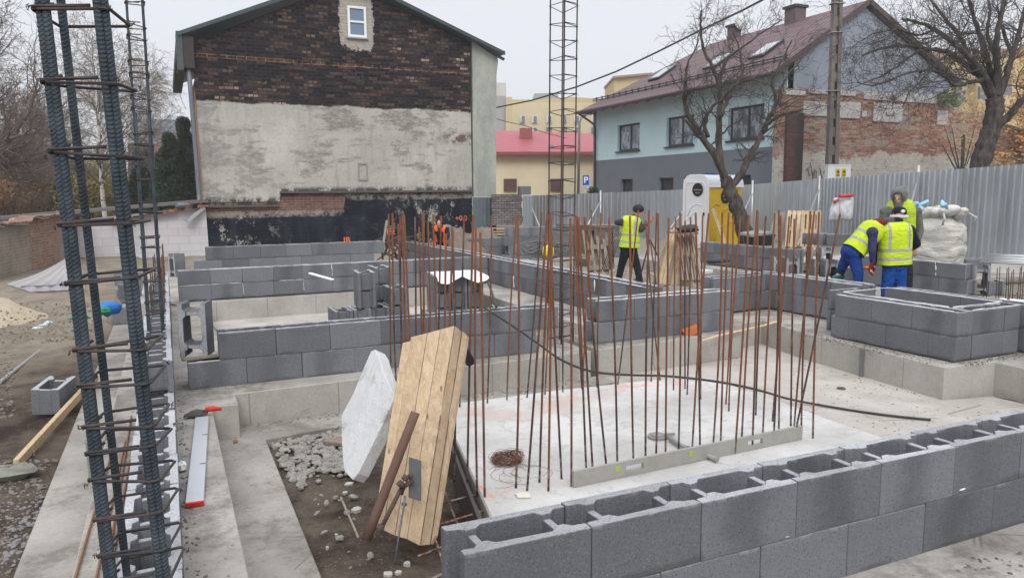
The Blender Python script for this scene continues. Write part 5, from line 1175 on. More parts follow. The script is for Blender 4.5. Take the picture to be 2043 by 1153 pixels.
for i,(px0,px1,py0,py1) in enumerate(((1298,1346,162,136),(1418,1452,132,117),(1508,1550,110,95))):
    # roof windows lying in the slope
    d0=ray((px0+px1)/2,(py0+py1)/2); # intersect the slope plane
    nx_,nz_=-sl,1.; k=(nx_*eL[0]+nz_*eL[1]-nz_*H)/(nx_*d0.x+nz_*d0.z); c=d0*k; c.z+=H
    u=Vector((0,1,0))*.40; v=Vector((1,0,sl)).normalized()*.56; nn=Vector((-sl,0,1)).normalized()
    mb=MB(); mb.obox(c+nn*.06,u*1.1,v*1.1,nn*.05); wo=atp(mb,'roof_window',DGREY,t)
    mb=MB(); mb.obox(c+nn*.115,u*.86,v*.88,nn*.008); go=mb.build('pane',simple('sky_lit_glass_%d'%i,(.36,.39,.42),.1,.05,1,0,spec=.8) if i==0 else bpy.data.materials['sky_lit_glass_0'],wo); go.data.transform(Matrix.Translation(-to))
CHM=simple('dark_brick_chimney',(.13,.095,.095),.8,.4,5,.3)
for (px,pz,w_) in ((1587,18,.30),(1465,55,.22)):
    d0=ray(px,pz); k=(XA-.0)/d0.x; c=d0*k; c.z+=H; mb=MB(); mb.box(XA-w_,c.y-w_,za-1.4,XA+w_,c.y+w_,c.z+.0); co_=atp(mb,'chimney',CHM,t)
    mb=MB(); mb.box(XA-w_-.07,c.y-w_-.07,c.z,XA+w_+.07,c.y+w_+.07,c.z+.1); q_=mb.build('chimney_cap',DGREY,co_); q_.data.transform(Matrix.Translation(-to))
d0=ray(1476,44); c=d0*(XA/d0.x); c.z+=H; mb=MB(); mb.ell(c,.30,.08,.34,0,16,10); atp(mb,'satellite_dish',WHITEPAINT,t); 
# ruined wall in front of the gable
t=empty('ruined_brick_wall',(25.,20.7,0),0,'ruined red brick wall with grey patches in front of the grey gable','wall'); YR=20.75
def r2(px,py): q=PY(px,py,YR); return (q.x,q.z)
prof=[(1563,176),(1610,179),(1700,186),(1790,190),(1880,200),(1898,205),(1903,222),(1960,225),(1985,240),(2043,262),(2200,300),(2420,330)]
pts=[r2(a,b) for a,b in prof]; NP=[]
for i in range(len(pts)-1):
    for j in range(10): 
        u=j/10; x=pts[i][0]*(1-u)+pts[i+1][0]*u; z=pts[i][1]*(1-u)+pts[i+1][1]*u; NP.append((x,z+(.06 if i>2 else .015)*fnoise(x*3,1)))
NP.append(pts[-1]); mb=MB(); xzprism(mb,[(NP[0][0],-.6)]+NP+[(NP[-1][0],-.6)],YR,YR+.42); atp(mb,'masonry',RUIN,t)
mb=MB(); q0=r2(1563,345); q1=r2(1600,228); mb.box(q0[0]-.01,YR-.12,-.4,q1[0],YR-.002,q1[1])
n=NT('dark_glazed_brick'); s,uv=uv_xz(n,0,.02); c,f=brick(n,uv,.27,.08,.012,(.075,.03,.028),(.13,.055,.045),(.05,.04,.038)); sx=n.step(n.math('ADD',s[0],n.math('MULTIPLY_ADD',n.noise(2,5),.8,-.4)),(q0[0]+q1[0])/2-.1,(q0[0]+q1[0])/2+.2); c=n.mix(sx,c,(.035,.03,.03)); atp(mb,'dark_brick_pier',n.out(c,.8,n.bump(f,.5,.02)),t)
GP=simple('grey_block_patch',(.42,.41,.395),.9,.22,3,.3,.01)
for (x0,y0,x1,y1) in ((1601,205,1652,231),(1671,206,1716,236),(1740,209,1800,243),(1868,222,1890,250),(1612,181,1654,187),(1667,184,1706,191),(1722,187,1776,199),(1782,190,1868,203),(1566,183,1606,190),(1718,222,1728,234)):
    a=r2(x0,y1); b=r2(x1,y0); mb=MB(); mb.box(a[0],YR-.05,a[1],b[0],YR-.001,b[1]); atp(mb,'grey_infill',GP,t,bevel=.015)
rr=random.Random(1); SPW=simple('grey_graffiti_paint',(.2,.19,.185),.8,.3)
mb=MB()
for i in range(14):
    q=PY(1612+i*6.5,345+rr.uniform(-7,6),YR-.012); mb.tube([q+Vector((rr.uniform(-.15,.15),0,rr.uniform(-.28,.28))) for _ in range(4)],.018,4)
for (a,b) in (((1769,230),(1783,230)),((1769,230),(1768,224)),((1783,230),(1784,223))): mb.tube([PY(*a,YR-.06),PY(*b,YR-.06)],.03,4)
atp(mb,'graffiti',SPW,t)
mb=MB()
for i in range(260):
    q=PY(1895+rr.gauss(0,12),196+rr.gauss(0,9),YR-.1+rr.uniform(-.3,.3)); s_=.09; a=rr.uniform(0,6.28); v=Vector((math.cos(a),.3,math.sin(a)))*s_; w=Vector((-math.sin(a),.5,math.cos(a)))*s_*.5; mb.add([q-v,q+w,q+v,q-w],[(0,1,2,3)])
tag(recenter(mb.build('wall_weeds',simple('grey_green_weed',(.10,.115,.06),.9,.3))),'weeds growing on the end of the ruined wall top','weeds',kind='stuff')
# ------------------------------------------------------------------ corrugated sheet fences
def corr(name,a,b,zb,zta,ztb,label,mat=GALV,posts=(),pitch=.2,dep=.035,panels=3,ribs=True):
    a,b=Vector(a),Vector(b); a.z=b.z=0; d=b-a; L=d.length; d/=L; nr=Vector((d.y,-d.x,0))
    if nr.dot(Vector((a.x+b.x,a.y+b.y,0)))>0: nr=-nr        # towards the camera
    t=empty(name,(a.x,a.y,0),0,label,'fence'); n=max(1,int(round(L/1.06)))
    for s in range(panels):
        l0=L*s/panels; l1=L*(s+1)/panels-.012; mb=MB(); x=l0; pts=[]
        while x<l1:
            for (u,w) in ((0,0),(.62,0),(.70,1),(.92,1)): 
                xx=x+u*pitch
                if xx<l1: pts.append((xx,w*dep))
            x+=pitch
        pts.append((l1,0))
        off=.004*(s%2)
        for (u,w) in pts:
            p=d*u+nr*(w+off); f=u/L; zt=zta*(1-f)+ztb*f
            mb.v.append((p.x,p.y,zb)); mb.v.append((p.x,p.y,zt))
        for i in range(len(pts)-1): mb.face([2*i,2*i+2,2*i+3,2*i+1])
        o=mb.build('sheet_panel',mat,t); sd=o.modifiers.new('t','SOLIDIFY'); sd.thickness=.004
    return t,a,d,nr,L
C0=A(2043,328,16.2); M0=A(1640,357,24.2); D0_=A(1378,378,26.5); E0=A(1045,391,33.); F0=A(943,394,26.9)
dr=(C0-M0); far=C0+dr.normalized()*4.5
t,a,d,nr,L=corr('sheet_fence',M0,far,-.3,M0.z,C0.z+(C0.z-M0.z)/dr.length*4.5,'tall corrugated metal fence behind the bulk bag on the right',panels=4)
def post_brace(t,p,zt,nr,foot,lab=None):
    o=Vector(t.location); p=Vector(p)
    mb=MB(); mb.tube([p+nr*.08+Vector((0,0,-.3)),p+nr*.08+Vector((0,0,zt+.1))],.032,8); q=mb.build('post',STEELP,t); q.data.transform(Matrix.Translation(-o))
    if foot is not None:
        mb=MB(); mb.tube([p+nr*.1+Vector((0,0,zt-.35)),Vector(foot)],.028,8); q=mb.build('brace',STEELP,t); q.data.transform(Matrix.Translation(-o))
q=A(1838,345,19.6); q.z=0; post_brace(t,q,A(1838,338,19.6).z,nr,A(1800,470,17.2))
q=M0.copy(); q.z=0; post_brace(t,q,M0.z,nr,A(1592,490,20.))
t,a,d,nr,L=corr('sheet_fence',D0_,M0-(M0-D0_).normalized()*.05,-.4,D0_.z,M0.z,'corrugated metal fence between portable toilet and the leaning pallets',panels=3)
q=A(1503,368,25.); q.z=0; post_brace(t,q,A(1503,366,25.).z,nr,A(1462,470,23.)); q=A(1383,378,26.3); q.z=0; post_brace(t,q,D0_.z,nr,A(1338,455,23.5))
t,a,d,nr,L=corr('sheet_fence',E0,D0_-(D0_-E0).normalized()*.05,-.6,E0.z,D0_.z,'corrugated metal fence before the yellow and teal houses',panels=5)
q=A(1201,388,29.5); q.z=0; post_brace(t,q,A(1201,385,29.5).z,nr,A(1172,450,27.)); q=A(1062,392,32.6); q.z=0; post_brace(t,q,A(1062,392,32.6).z,nr,A(1078,457,29.))
t,a,d,nr,L=corr('sheet_fence',F0,A(990,394,27.6),-.6,F0.z,A(990,394,27.6).z,'short dark corrugated fence piece beside the gable pier',simple('dark_sheet',(.16,.19,.21),.5,.25,2,.1,.01,.4),panels=1)
mb=MB(); mb.tube([A(941,408,29.),A(957,462,27.)],.03,7); tag(recenter(mb.build('slanting_tube',STEELP)),'pale slanting tube before the short dark fence piece','tube')
t,a,d,nr,L=corr('sheet_fence',A(1043,391,31.),A(1062,391,31.5),-.6,A(1043,391,31.).z,A(1062,391,31.5).z,'narrow fence sheet right of the paver stack',panels=1)
# paver stack on pallets
q=A(1012,472,27.5); t=empty('paver_pallet',(q.x,q.y,q.z),R(-24),'stack of dark grey pavers on pale pallets by the fence','paver stack')
n=NT('paver_stack'); s=n.sep(n.obj); c,f=brick(n,n.comb(n.math('ADD',s[0],s[1]),s[2],0.),.2,.085,.01,(.12,.105,.105),(.22,.195,.19),(.035,.03,.03)); n.out(c,.9,n.bump(f,.6,.02))
hP=(472-388)/F*27.5
mb=MB(); rr=random.Random(3)
for i in range(9):
    z=.42+i*.125; k=rr.uniform(-.02,.02); mb.box(-.55+k,-.4,z,.55+k,.45,z+.121)
mb.build('pavers',n.mat,t,bevel=.008)
for (z,dx) in ((0,0.02),(.2,-.03)):
    mb=MB()
    for yy in (-.45,.0,.4): mb.box(-.6+dx,yy-.05,z,.6+dx,yy+.05,z+.022)
    for xx in (-.55,0,.5):
        for yy in (-.45,.0,.4): mb.box(dx+xx-.06,yy-.06,z+.025,dx+xx+.06,yy+.06,z+.115)
    for i in range(6): mb.box(-.6+dx,-.5+i*.185,z+.118,.6+dx,-.5+i*.185+.13,z+.14)
    mb.build('pallet',WOODP,t)
q=A(1046,384,27.5); t2=MB(); t2.box(-.22,-.12,-.05,.22,.12,.26); o=t2.build('grey_carton',simple('dark_grey_carton',(.13,.14,.15),.7),bevel=.01); o.location=A(1046,386,27.6); tag(o,'dark grey box on the top right corner of the paver stack','box')
# street lamp and parking sign
t=empty('street_lamp',A(1153,395,44),0,'thin grey street lamp before the red roof','street lamp'); o_=Vector(t.location)
mb=MB(); mb.tube([A(1153,420,44)-o_,A(1156,245,44)-o_,A(1160,236,44)-o_,A(1170,230,44)-o_],[.09,.07,.06,.05],8); mb.build('pole',simple('lamp_grey',(.2,.21,.23),.5),t)
mb=MB(); c=A(1172,229,44)-o_; mb.obox(c,(.28,0,.02),(0,.1,0),(0,0,.05)); mb.build('lamp_head',simple('lamp_head_grey',(.25,.26,.28),.5),t,bevel=.02)
t=empty('parking_sign',A(1169,395,36),0,'blue square parking sign with a white letter P','sign'); o_=Vector(t.location)
mb=MB(); mb.tube([A(1169,430,36)-o_,A(1168,350,36)-o_],.035,6); mb.build('pole',STEELP,t)
c=A(1169,360,35.9); wd=Vector((_r0.x,_r0.y,0)); mb=MB(); mb.obox(c-o_,wd*.15,Vector((0,0,.24)),_hf*.012); mb.build('sign_plate',simple('sign_blue',(.01,.09,.42),.45),t,bevel=.01)
mb=MB(); mb.obox(A(1170,372,35.9)-o_,wd*.13,Vector((0,0,.06)),_hf*.012); mb.build('lower_plate',simple('pale_plate',(.35,.5,.65),.45),t)
RF=Matrix((wd,_hf,Vector((0,0,1)))).transposed()@Matrix.Rotation(R(90),3,'X')
pm=simple('sign_white',(.8,.8,.8),.5); textobj('P',A(1169,360,35.9)-_hf*.018,.42,pm,RF,t,'letter_p')
# concrete power pole with box behind fence
PD=26.5
t=empty('power_pole',A(1660,372,PD),0,'concrete power pole rising behind the corrugated fence','pole'); o_=Vector(t.location)
n=NT('pole_concrete'); c=n.mix(n.step(n.noise(1.5,6,n.mapv(n.pos,(1,1,.4)),.65),.35,.65),(.21,.185,.165),(.13,.115,.105)); PC=n.out(c,.9,n.bump(n.noise(12,5),.4,.01))
b0=A(1659,345,PD)-o_; b1=A(1672,-60,PD)-o_; ax=(b1-b0).normalized(); x_=Vector((_r0.x,_r0.y,0)).normalized(); b0=b0-ax*2
mb=MB(); 
for (off,w0,w1,dp) in ((-.115,.06,.05,.13),(.115,.06,.05,.13)):
    P=[];
    for (p,w) in ((b0,w0*1.15),(b1,w1)):
        c=p+x_*off*(1.15 if p is b0 else .8)
        P+= [c-x_*w-_hf*dp,c+x_*w-_hf*dp,c+x_*w+_hf*dp,c-x_*w+_hf*dp]
    mb.add(P,[(0,1,5,4),(1,2,6,5),(2,3,7,6),(3,0,4,7),(0,3,2,1),(4,5,6,7)])
L=(b1-b0).length; s=.3
while s<L: mb.obox(b0+ax*s,x_*.09,ax*.17,_hf*.07); s+=.62
mb.build('shaft',PC,t)
for (px,py) in ((1663,182),(1668,66),(1670,8)):
    mb=MB(); c=A(px,py,PD)-o_; mb.obox(c,x_*.22,_hf*.17,Vector((0,0,.015))); mb.build('clamp_band',simple('clamp_steel',(.3,.3,.3),.6,.1) if 'clamp_steel' not in bpy.data.materials else bpy.data.materials['clamp_steel'],t)
t=empty('electric_box',A(1673,357,25.9),0,'white electrical box with yellow warning plates beside the pole foot','electric box'); o_=Vector(t.location)
c=A(1671,346,25.9)-o_; mb=MB(); mb.obox(c,x_*.39,_hf*.14,Vector((0,0,.27))); mb.obox(c+Vector((0,0,.28)),x_*.41,_hf*.16,Vector((0,0,.015))); mb.build('cabinet',WHITEPAINT,t,bevel=.008)
YP=simple('warning_yellow',(.62,.48,.03),.6); BK=simple('warning_black',(.02,.02,.02),.6)
RFx=Matrix((x_,_hf,Vector((0,0,1)))).transposed()@Matrix.Rotation(R(90),3,'X')
for px in (1668,1680):
    c=A(px,345,25.9)-o_-_hf*.146; mb=MB(); mb.obox(c,x_*.075,_hf*.004,Vector((0,0,.135))); w=mb.build('warning_plate',YP,t)
    mb=MB(); c2=c-_hf*.008+Vector((0,0,.04)); mb.slabpoly([c2+x_*-.055+Vector((0,0,-.05)),c2+x_*.055+Vector((0,0,-.05)),c2+Vector((0,0,.06))],-_hf,.002); mb.obox(c-_hf*.008+Vector((0,0,-.085)),x_*.055,_hf*.001,Vector((0,0,.02))); mb.build('black_triangle',BK,w)
# overhead cables
def cable(p,q,sag,r,label,n=24):
    mb=MB(); mb.tube([p.lerp(q,i/n)+Vector((0,0,-sag*4*(i/n)*(1-i/n))) for i in range(n+1)],r,6); tag(recenter(mb.build('overhead_cable',simple('black_cable',(.02,.02,.022),.6))),label,'cable')
def cab2(pts,Ds,r,label):
    P=[A(x,y,D) for (x,y),D in zip(pts,Ds)]; out=[]
    for i in range(len(P)-1):
        for j in range(8): out.append(P[i].lerp(P[i+1],j/8))
    out.append(P[-1]); mb=MB(); mb.tube(out,r,6); tag(recenter(mb.build('overhead_cable',HOSE)),label,'cable')
cab2([(985,216),(1060,201),(1150,174),(1230,143),(1310,105),(1400,60),(1480,22),(1560,-20)],[33,31,29,27.5,26,24,22.5,21],.03,'black overhead cable rising from the gable pier to upper right')
cab2([(985,236),(1010,243),(1050,252),(1090,266),(1130,276)],[40,41,42,43,44],.018,'thin wire sagging behind the gable pier')
cab2([(354,146),(356,170),(362,200),(371,218)],[YG*1.0,YG,YG,YG],.008,'thin loose wire hanging under the gable eaves')
# ------------------------------------------------------------------ portable toilet
q=A(1402,500,22.9); t=empty('portable_toilet',(q.x,q.y,.0),0,'white and yellow portable toilet beside the bare tree','portable toilet'); q0=Vector((q.x,q.y,0))
cw=R(-24.7)+R(6)
WT=simple('white_toilet_plastic',(.74,.74,.75),.4,.05,2,.05); YT=simple('mustard_yellow_plastic',(.56,.38,.02),.4,.08,2,.05)
# corner seen nearest the viewer is the px 1408 edge; white door face to the left, yellow side to the right
def TP(px,D): p=A(px,440,D); return Vector((p.x,p.y,0))-q0
pA=TP(1365,23.0); pB=TP(1412,22.3); pC=TP(1478,23.2); pD=pA+(pC-pB)
zt=A(1385,358,22.9).z; zt2=A(1440,372,22.5).z
def facebox(mb,a,b,zb,zt,out,inn): 
    d=(b-a); d.z=0; n_=Vector((d.y,-d.x,0)).normalized()
    if n_.dot(-_hf)<0: n_=-n_
    mb.obox((a+b)/2+n_*(out-inn)/2+Vector((0,0,(zb+zt)/2)),d/2,n_*(out+inn)/2,Vector((0,0,(zt-zb)/2))); return n_
mb=MB(); mb.prism([tuple(v.xy) for v in (pA,pB,pC,pD)],.0,zt2,0); mb.build('body',YT,t,bevel=.02)
d1=(pB-pA).normalized(); d2=(pC-pB).normalized()
mb=MB(); n1=facebox(mb,pA-d1*.03,pB+d1*.02,.03,zt,.05,.0); mb.build('door',WT,t,bevel=.02)
door=t.children[-1] if t.children else None
mb=MB(); c=(pA+pB)/2
# moulded panels on the door and yellow side
def ridge(mb,o,d,pts,n_,r=.018):
    mb.tube([o+d*u+Vector((0,0,z))+n_*.055 for u,z in pts],r,6)
w1=(pB-pA).length; w2=(pC-pB).length
ridge(mb,pA,d1,[(.08,.15),(.08,zt-.2),(.16,zt-.1),(w1-.16,zt-.1),(w1-.08,zt-.2),(w1-.08,.15),(.08,.15)],n1); ridge(mb,pA,d1,[(.18,1.0),(.3,1.25),(.5,1.35),(w1-.15,1.32)],n1,.014); ridge(mb,pA,d1,[(.18,.85),(.35,1.05),(.55,1.1)],n1,.012); ridge(mb,pA,d1,[(w1-.2,.9),(w1-.35,.6),(w1-.4,.3)],n1,.014)
mb.build('door_ridges',WT,t)
n2=Vector((d2.y,-d2.x,0)); n2=n2 if n2.dot(-_hf)>0 else -n2
mb=MB(); ridge(mb,pB,d2,[(.12,.2),(.2,.55),(.45,.75),(.6,1.15),(w2-.1,1.3)],n2-n2*.8,.02); ridge(mb,pB,d2,[(.3,.2),(.42,.5),(.7,.7),(w2-.1,.9)],n2-n2*.8,.02); ridge(mb,pB,d2,[(.1,1.2),(.3,1.35),(.5,1.3)],n2-n2*.8,.018); mb.build('side_ridges',YT,t)
# arched white front frame and a barrel roof running back from it
def arch(w,z0,zt,r=.30,k=7):
    P=[(-.04,z0)]
    for i in range(k+1): q=PI-(PI/2)*i/k; P.append((-.04+r+r*math.cos(q),zt-r+r*math.sin(q)))
    for i in range(k+1): q=PI/2-(PI/2)*i/k; P.append((w+.04-r+r*math.cos(q),zt-r+r*math.sin(q)))
    P.append((w+.04,z0)); return P
zr=zt+.14
def arcmesh(z0,o0,o1,zt_=None):
    pts=arch(w1,z0,zt_ or zr); mb=MB(); n=len(pts); m=Vector((n1.x,n1.y,0))
    for o in (o0,o1):
        for (u,z) in pts: p=pA+d1*u+o; mb.v.append((p.x,p.y,z))
    for i in range(n): mb.face([i,(i+1)%n,n+(i+1)%n,n+i])
    mb.face(list(range(n))[::-1]); mb.face([n+i for i in range(n)]); return mb
bpy.data.objects.remove(door) if False else None
arcmesh(.02,n1*.0,n1*.045).build('front_frame',WT,t,fix=True,bevel=.01)
back=pD-pA
arcmesh(zt2-.02,n1*.0,back*1.02,zr-.01).build('roof',simple('translucent_white_roof',(.62,.65,.67),.35,.08,2,.05),t,fix=True)
mb=MB(); mb.obox(pB+(pC-pB)/2+d1*.03+Vector((0,0,zt2)),(pC-pB)/2*1.02,d1*.02,Vector((0,0,.03))); mb.build('roof_edge',WT,t)
mb=MB(); c=(pA+pB)/2+back*.35+Vector((0,0,zr)); mb.obox(c,d1*.22,n1*.1,Vector((0,0,.03))); mb.build('blue_vent_cover',simple('blue_plastic_cover',(.01,.03,.4),.4),t)
for (px,py,D,n_,dd,pl) in ((1392,379,22.6,n1,d1,.058),(1448,392,22.85,n2,d2,.012)):
    # logo disc on the wall plane
    o_=pA if dd is d1 else pB; dy=ray(px,py); 
    nn=Vector((n_.x,n_.y,0)); k=nn.dot((o_+q0+nn*pl))/nn.dot(Vector((dy.x,dy.y,0))); c=dy*k; c.z+=H; c-=q0
    mb=MB(); mb.tube([c,c+n_*.006],.20 if dd is d1 else .22,28,0,True,False); lo=mb.build('logo_disc',BK,t)
    Rl=Matrix((dd,-n_,Vector((0,0,1)))).transposed()@Matrix.Rotation(R(90),3,'X')
    cc=c+n_*.010+q0
    for (tx,dz,sz) in (('WallSerwis',.0,.062),('serwis',-.085,.06)):
        o2=textobj(tx,cc+Vector((0,0,dz)),sz,simple('gold_lettering',(.5,.42,.2),.5) if 'gold_lettering' not in bpy.data.materials else bpy.data.materials['gold_lettering'],Rl,t,'lettering'); o2.parent=lo
mb=MB(); mb.obox(pB-d1*.1+n1*.06+Vector((0,0,1.05)),d1*.03,n1*.02,Vector((0,0,.05))); mb.build('door_lock',BK,t)
mb=MB(); p=TP(1408,22.1); mb.beam(A(1422,416,21.9)-q0,A(1452,500,21.5)-q0,.1,.03,tuple(-_hf)); o=mb.build('grey_plank',WOODP); o.location=q0; recenter(o) if 0 else None; tag(o,'pale plank leaning against yellow side of the toilet','plank')
# ------------------------------------------------------------------ pallets
def pallet(a,b,c,label,n=6,mat=WOODP,gap=.45):
    """a lower left, b lower right, c upper left corner of the deck"""
    a,b,c=map(Vector,(a,b,c)); X=b-a; Y=c-a; w=X.length; h=Y.length; X/=w; Y/=h; N=X.cross(Y).normalized()
    if N.dot(_hf)<0: N=-N
    t=empty('pallet',a,0,label,'pallet')
    mb=MB(); bw=w/n*(1-gap*.6)
    for i in range(n):
        x=(w-bw)*i/(n-1)+bw/2; mb.obox(X*x+Y*h/2,X*bw/2,Y*h/2,N*.011)
    mb.build('deck_boards',mat,t)
    mb=MB()
    for y in (.06,h/2,h-.06): mb.obox(X*w/2+Y*y+N*.024,X*w/2,Y*.05,N*.0115)
    mb.build('cross_boards',mat,t)
    mb=MB()
    for y in (.06,h/2,h-.06):
        for x in (.07,w/2,w-.07): mb.obox(X*x+Y*y+N*.082,X*.05,Y*.05,N*.0455)
    mb.build('spacer_blocks',WOODG,t)
    mb=MB()
    for x in (.07,w/2,w-.07): mb.obox(X*x+Y*h/2+N*.14,X*.05,Y*h/2,N*.011)
    mb.build('bottom_boards',WOODG,t); return t
pallet(A(1150,530,16.),A(1222,538,15.6),A(1146,450,15.7)+Vector((0,0,.02)),'grey pallet leaning in the compartment left of the tripod worker',6,WOODG,.7)
t=pallet(A(1172,540,15.3),A(1216,538,15.2),A(1160,448,15.7),'second slatted pallet leaning against the grey one',4,WOODG,.8)
mb=MB(); mb.beam(A(1146,508,15.2),A(1185,516,15.),.05,.09); tag(recenter(mb.build('short_beam',WOODG)),'short wooden beam at foot of the leaning grey pallets','beam')
pallet(A(1566,492,20.5),A(1612,495,20.3),A(1572,420,20.8),'pale pallet standing against the fence by the block stack',5)
pallet(A(1596,500,19.8),A(1634,502,19.5),A(1600,420,20.1),'second pallet standing in front of the pale one',4)
plank('sheet_board',A(1544,470,21.2),A(1552,470,21.1),.1,1.0,WOODG,'narrow brown board standing left of the pale pallets') if 0 else None
mb=MB(); P=[A(1534,475,21.),A(1566,478,20.9),A(1566,423,21.2),A(1545,425,21.3)]; mb.slabpoly(P,_hf,.03); tag(recenter(mb.build('plywood_offcut',WOODG,fix=True)),'brown plywood piece leaning left of the pale pallets','board')
# A-shaped slat trestle
tc=A(1352,576,13.4); t=empty('slat_trestle',tc,0,'A-shaped pile of shuttering slats standing beside the tripod worker','slat stack'); rr=random.Random(5)
for i in range(9):
    px=1306+i*9.2; tx=1335+i*6.0; mb=MB(); a=A(px,566+i*.7,13.5-.06*i); b=A(tx,462-(i%3)*3,13.9-.05*i); mb.beam(a-tc,b-tc,.062,.03,tuple(-_hf)); mb.build('slat',WOODP if i%3 else WOODG,t)
for i in range(8):
    px=1362+i*5.2; tx=1350+i*5.0; mb=MB(); a=A(px,560,12.9-.02*i); b=A(tx,470+(i%2)*4,13.4); mb.beam(a-tc,b-tc,.05,.03,tuple(_r0)); mb.build('slat',WOODG,t)
mb=MB(); mb.beam(A(1338,463,13.4)-tc,A(1386,466,13.0)-tc,.22,.03); mb.beam(A(1352,500,13.)-tc,A(1392,512,12.7)-tc,.08,.03,tuple(_hf)); mb.build('top_board',WOODG,t)
q=A(1372,457,13.2); crumple('black_bag',q,.27,.15,.07,BLACKP,'dark crumpled bag on top of the slat trestle','bag',11,.3)
t=empty('tripod',A(1306,560,13.6),0,'thin dark tripod beside the worker in yellow vest','tripod')
o_=Vector(t.location); top=A(1297,478,13.9)-o_
for (px,py,D) in ((1275,560,14.2),(1310,575,13.2),(1335,560,14.2)):
    mb=MB(); mb.tube([top,A(px,py,D)-o_],.014,6); mb.build('leg',RUSTD,t)
t=empty('rod_bundle',A(1240,560,14.),0,'bundle of thin rods leaning across the leaning pallets','rods'); o_=Vector(t.location)
mb=MB()
for i in range(5): mb.tube([A(1200+i*3,540+i*2,14.6)-o_,A(1232+i*2,455+i*3,14.2)-o_],.008,5)
for i in range(3): mb.tube([A(1110,448+i*3,15.)-o_,A(1235,452+i*3,14.6)-o_],.008,5)
mb.build('rod',RUSTD,t)
# wire bundle and yellow thing
q=A(1085,516,16.5); mb=MB(); rr=random.Random(12)
for i in range(40):
    ph=rr.uniform(0,6.28); rx=rr.uniform(.25,.55); rz=rx*rr.uniform(.3,.6); c=Vector((rr.uniform(-.25,.3),rr.uniform(-.2,.2),rr.uniform(.1,.25))); mb.tube([c+Vector((rx*math.cos(ph+j*.45),rr.uniform(-.02,.02),rz*math.sin(ph+j*.45)*.7)) for j in range(rr.randint(6,14))],.009,4)
o=mb.build('wire_bundle',simple('grey_wire',(.16,.155,.15),.6,.3,20)); o.location=(q.x,q.y,q.z); tag(o,'tangled bundle of grey wire behind the long wall','wire bundle')
for i,(px) in enumerate((1090,1098)):
    q=A(px,512,15.8); mb=MB(); mb.tube([(0,0,0),(0,0,.04),(0,0,.2),(0,0,.24)],[.05,.085,.075,.03],14); o=mb.build('yellow_canister',simple('bright_yellow_plastic',(.75,.60,.02),.4)); o.location=q; tag(o,'%s bright yellow container behind the tall rebar column'%('left','right')[i],'canister')
# black mortar tub and white tray by the tree
t=empty('mortar_tub',A(1513,489,19.),0,'black mortar tub standing at the foot of the bare tree','tub'); mb=MB()
for (w0,w1,z0,z1) in ((.36,.42,0,.24),): 
    mb.tube([(0,0,0),(0,0,.24)],[.34,.40],16,0,True,False); mb.tube([(0,0,.24),(0,0,.26)],[.43,.43],16,0,False); mb.tube([(0,0,.255),(0,0,.05)],[.385,.32],16,0,False)
mb.build('basin',BLACKP,t)
mb=MB(); mb.obox((-.1,0,.3),(.38,.06,.02),(-.04,.2,.02),(0,0,.03)); mb.build('grey_mortar',simple('mortar_grey',(.25,.245,.235),.9),t)
q=A(1395,520,15.6); mb=MB(); mb.prism([(-.35,-.12),(.0,-.18),(.33,-.05),(.25,.14),(-.2,.16)],0,.06); o=mb.build('white_sheet_piece',WHITEP); o.location=(q.x,q.y,.03); tag(o,'white plastic piece on the footing before the toilet','plastic sheet')
crumple('black_cloth',A(1432,521,14.6),.28,.12,.04,BLACKP,'flat black cloth on the footing under wall right of the toilet','cloth',14)
# hanging sack on the fence, red and white
q=A(1678,440,21.8); mb=MB(); x_=Vector((_r0.x,_r0.y,0))
def hang(poly,D,name,mat,label,seed,th=.02,parent=None,off=None):
    P=[]; rr=random.Random(seed); xs_=[p[0] for p in poly]; ys_=[p[1] for p in poly]
    n=len(poly); mb=MB(); cx=sum(xs_)/n; cy=sum(ys_)/n
    rings=7; base=[]
    for k in range(rings+1):
        f=k/rings
        for (x,y) in poly:
            px=cx+(x-cx)*f; py=cy+(y-cy)*f; p=A(px,py,D-.12*(1-f*f)+.05*fnoise(px*.12,py*.06,seed)); mb.v.append(tuple(p))
    for k in range(rings):
        for i in range(n): mb.face([k*n+i,k*n+(i+1)%n,(k+1)*n+(i+1)%n,(k+1)*n+i],0,True)
    o=mb.build(name,mat,fix=True); s=o.modifiers.new('t','SOLIDIFY'); s.thickness=th; return o
def dens(poly,k=4):
    out=[]
    for i in range(len(poly)):
        a,b=poly[i],poly[(i+1)%len(poly)]
        for j in range(k): out.append((a[0]+(b[0]-a[0])*j/k,a[1]+(b[1]-a[1])*j/k))
    return out
fd=21.9
t=empty('hanging_sacks',A(1680,415,fd),0,'red and white sacks hanging on the corrugated fence','sacks')
for i,(poly,mt,nm) in enumerate(((dens([(1674,392),(1702,390),(1703,402),(1700,438),(1696,440),(1675,437),(1672,420)]),simple('sack_white',(.66,.67,.70),.6,.08,3,.5,.02),'white_sack'),(dens([(1665,396),(1674,395),(1673,438),(1654,440),(1656,420)]),simple('sack_white_shaded',(.62,.63,.66),.6,.08,3,.5,.02),'white_sack'),(dens([(1673,389),(1703,388),(1702,392.5),(1674,394)]),simple('sack_red',(.55,.05,.04),.6),'red_hem'),(dens([(1664,401),(1673,397),(1672,401),(1663,406)]),simple('sack_red',(.55,.05,.04),.6),'red_hem'))):
    o=hang(poly,fd-.03*i-(.25 if i>1 else 0)*.3,nm,mt,'',20+i); o.parent=t; o.data.transform(Matrix.Translation(-Vector(t.location)))
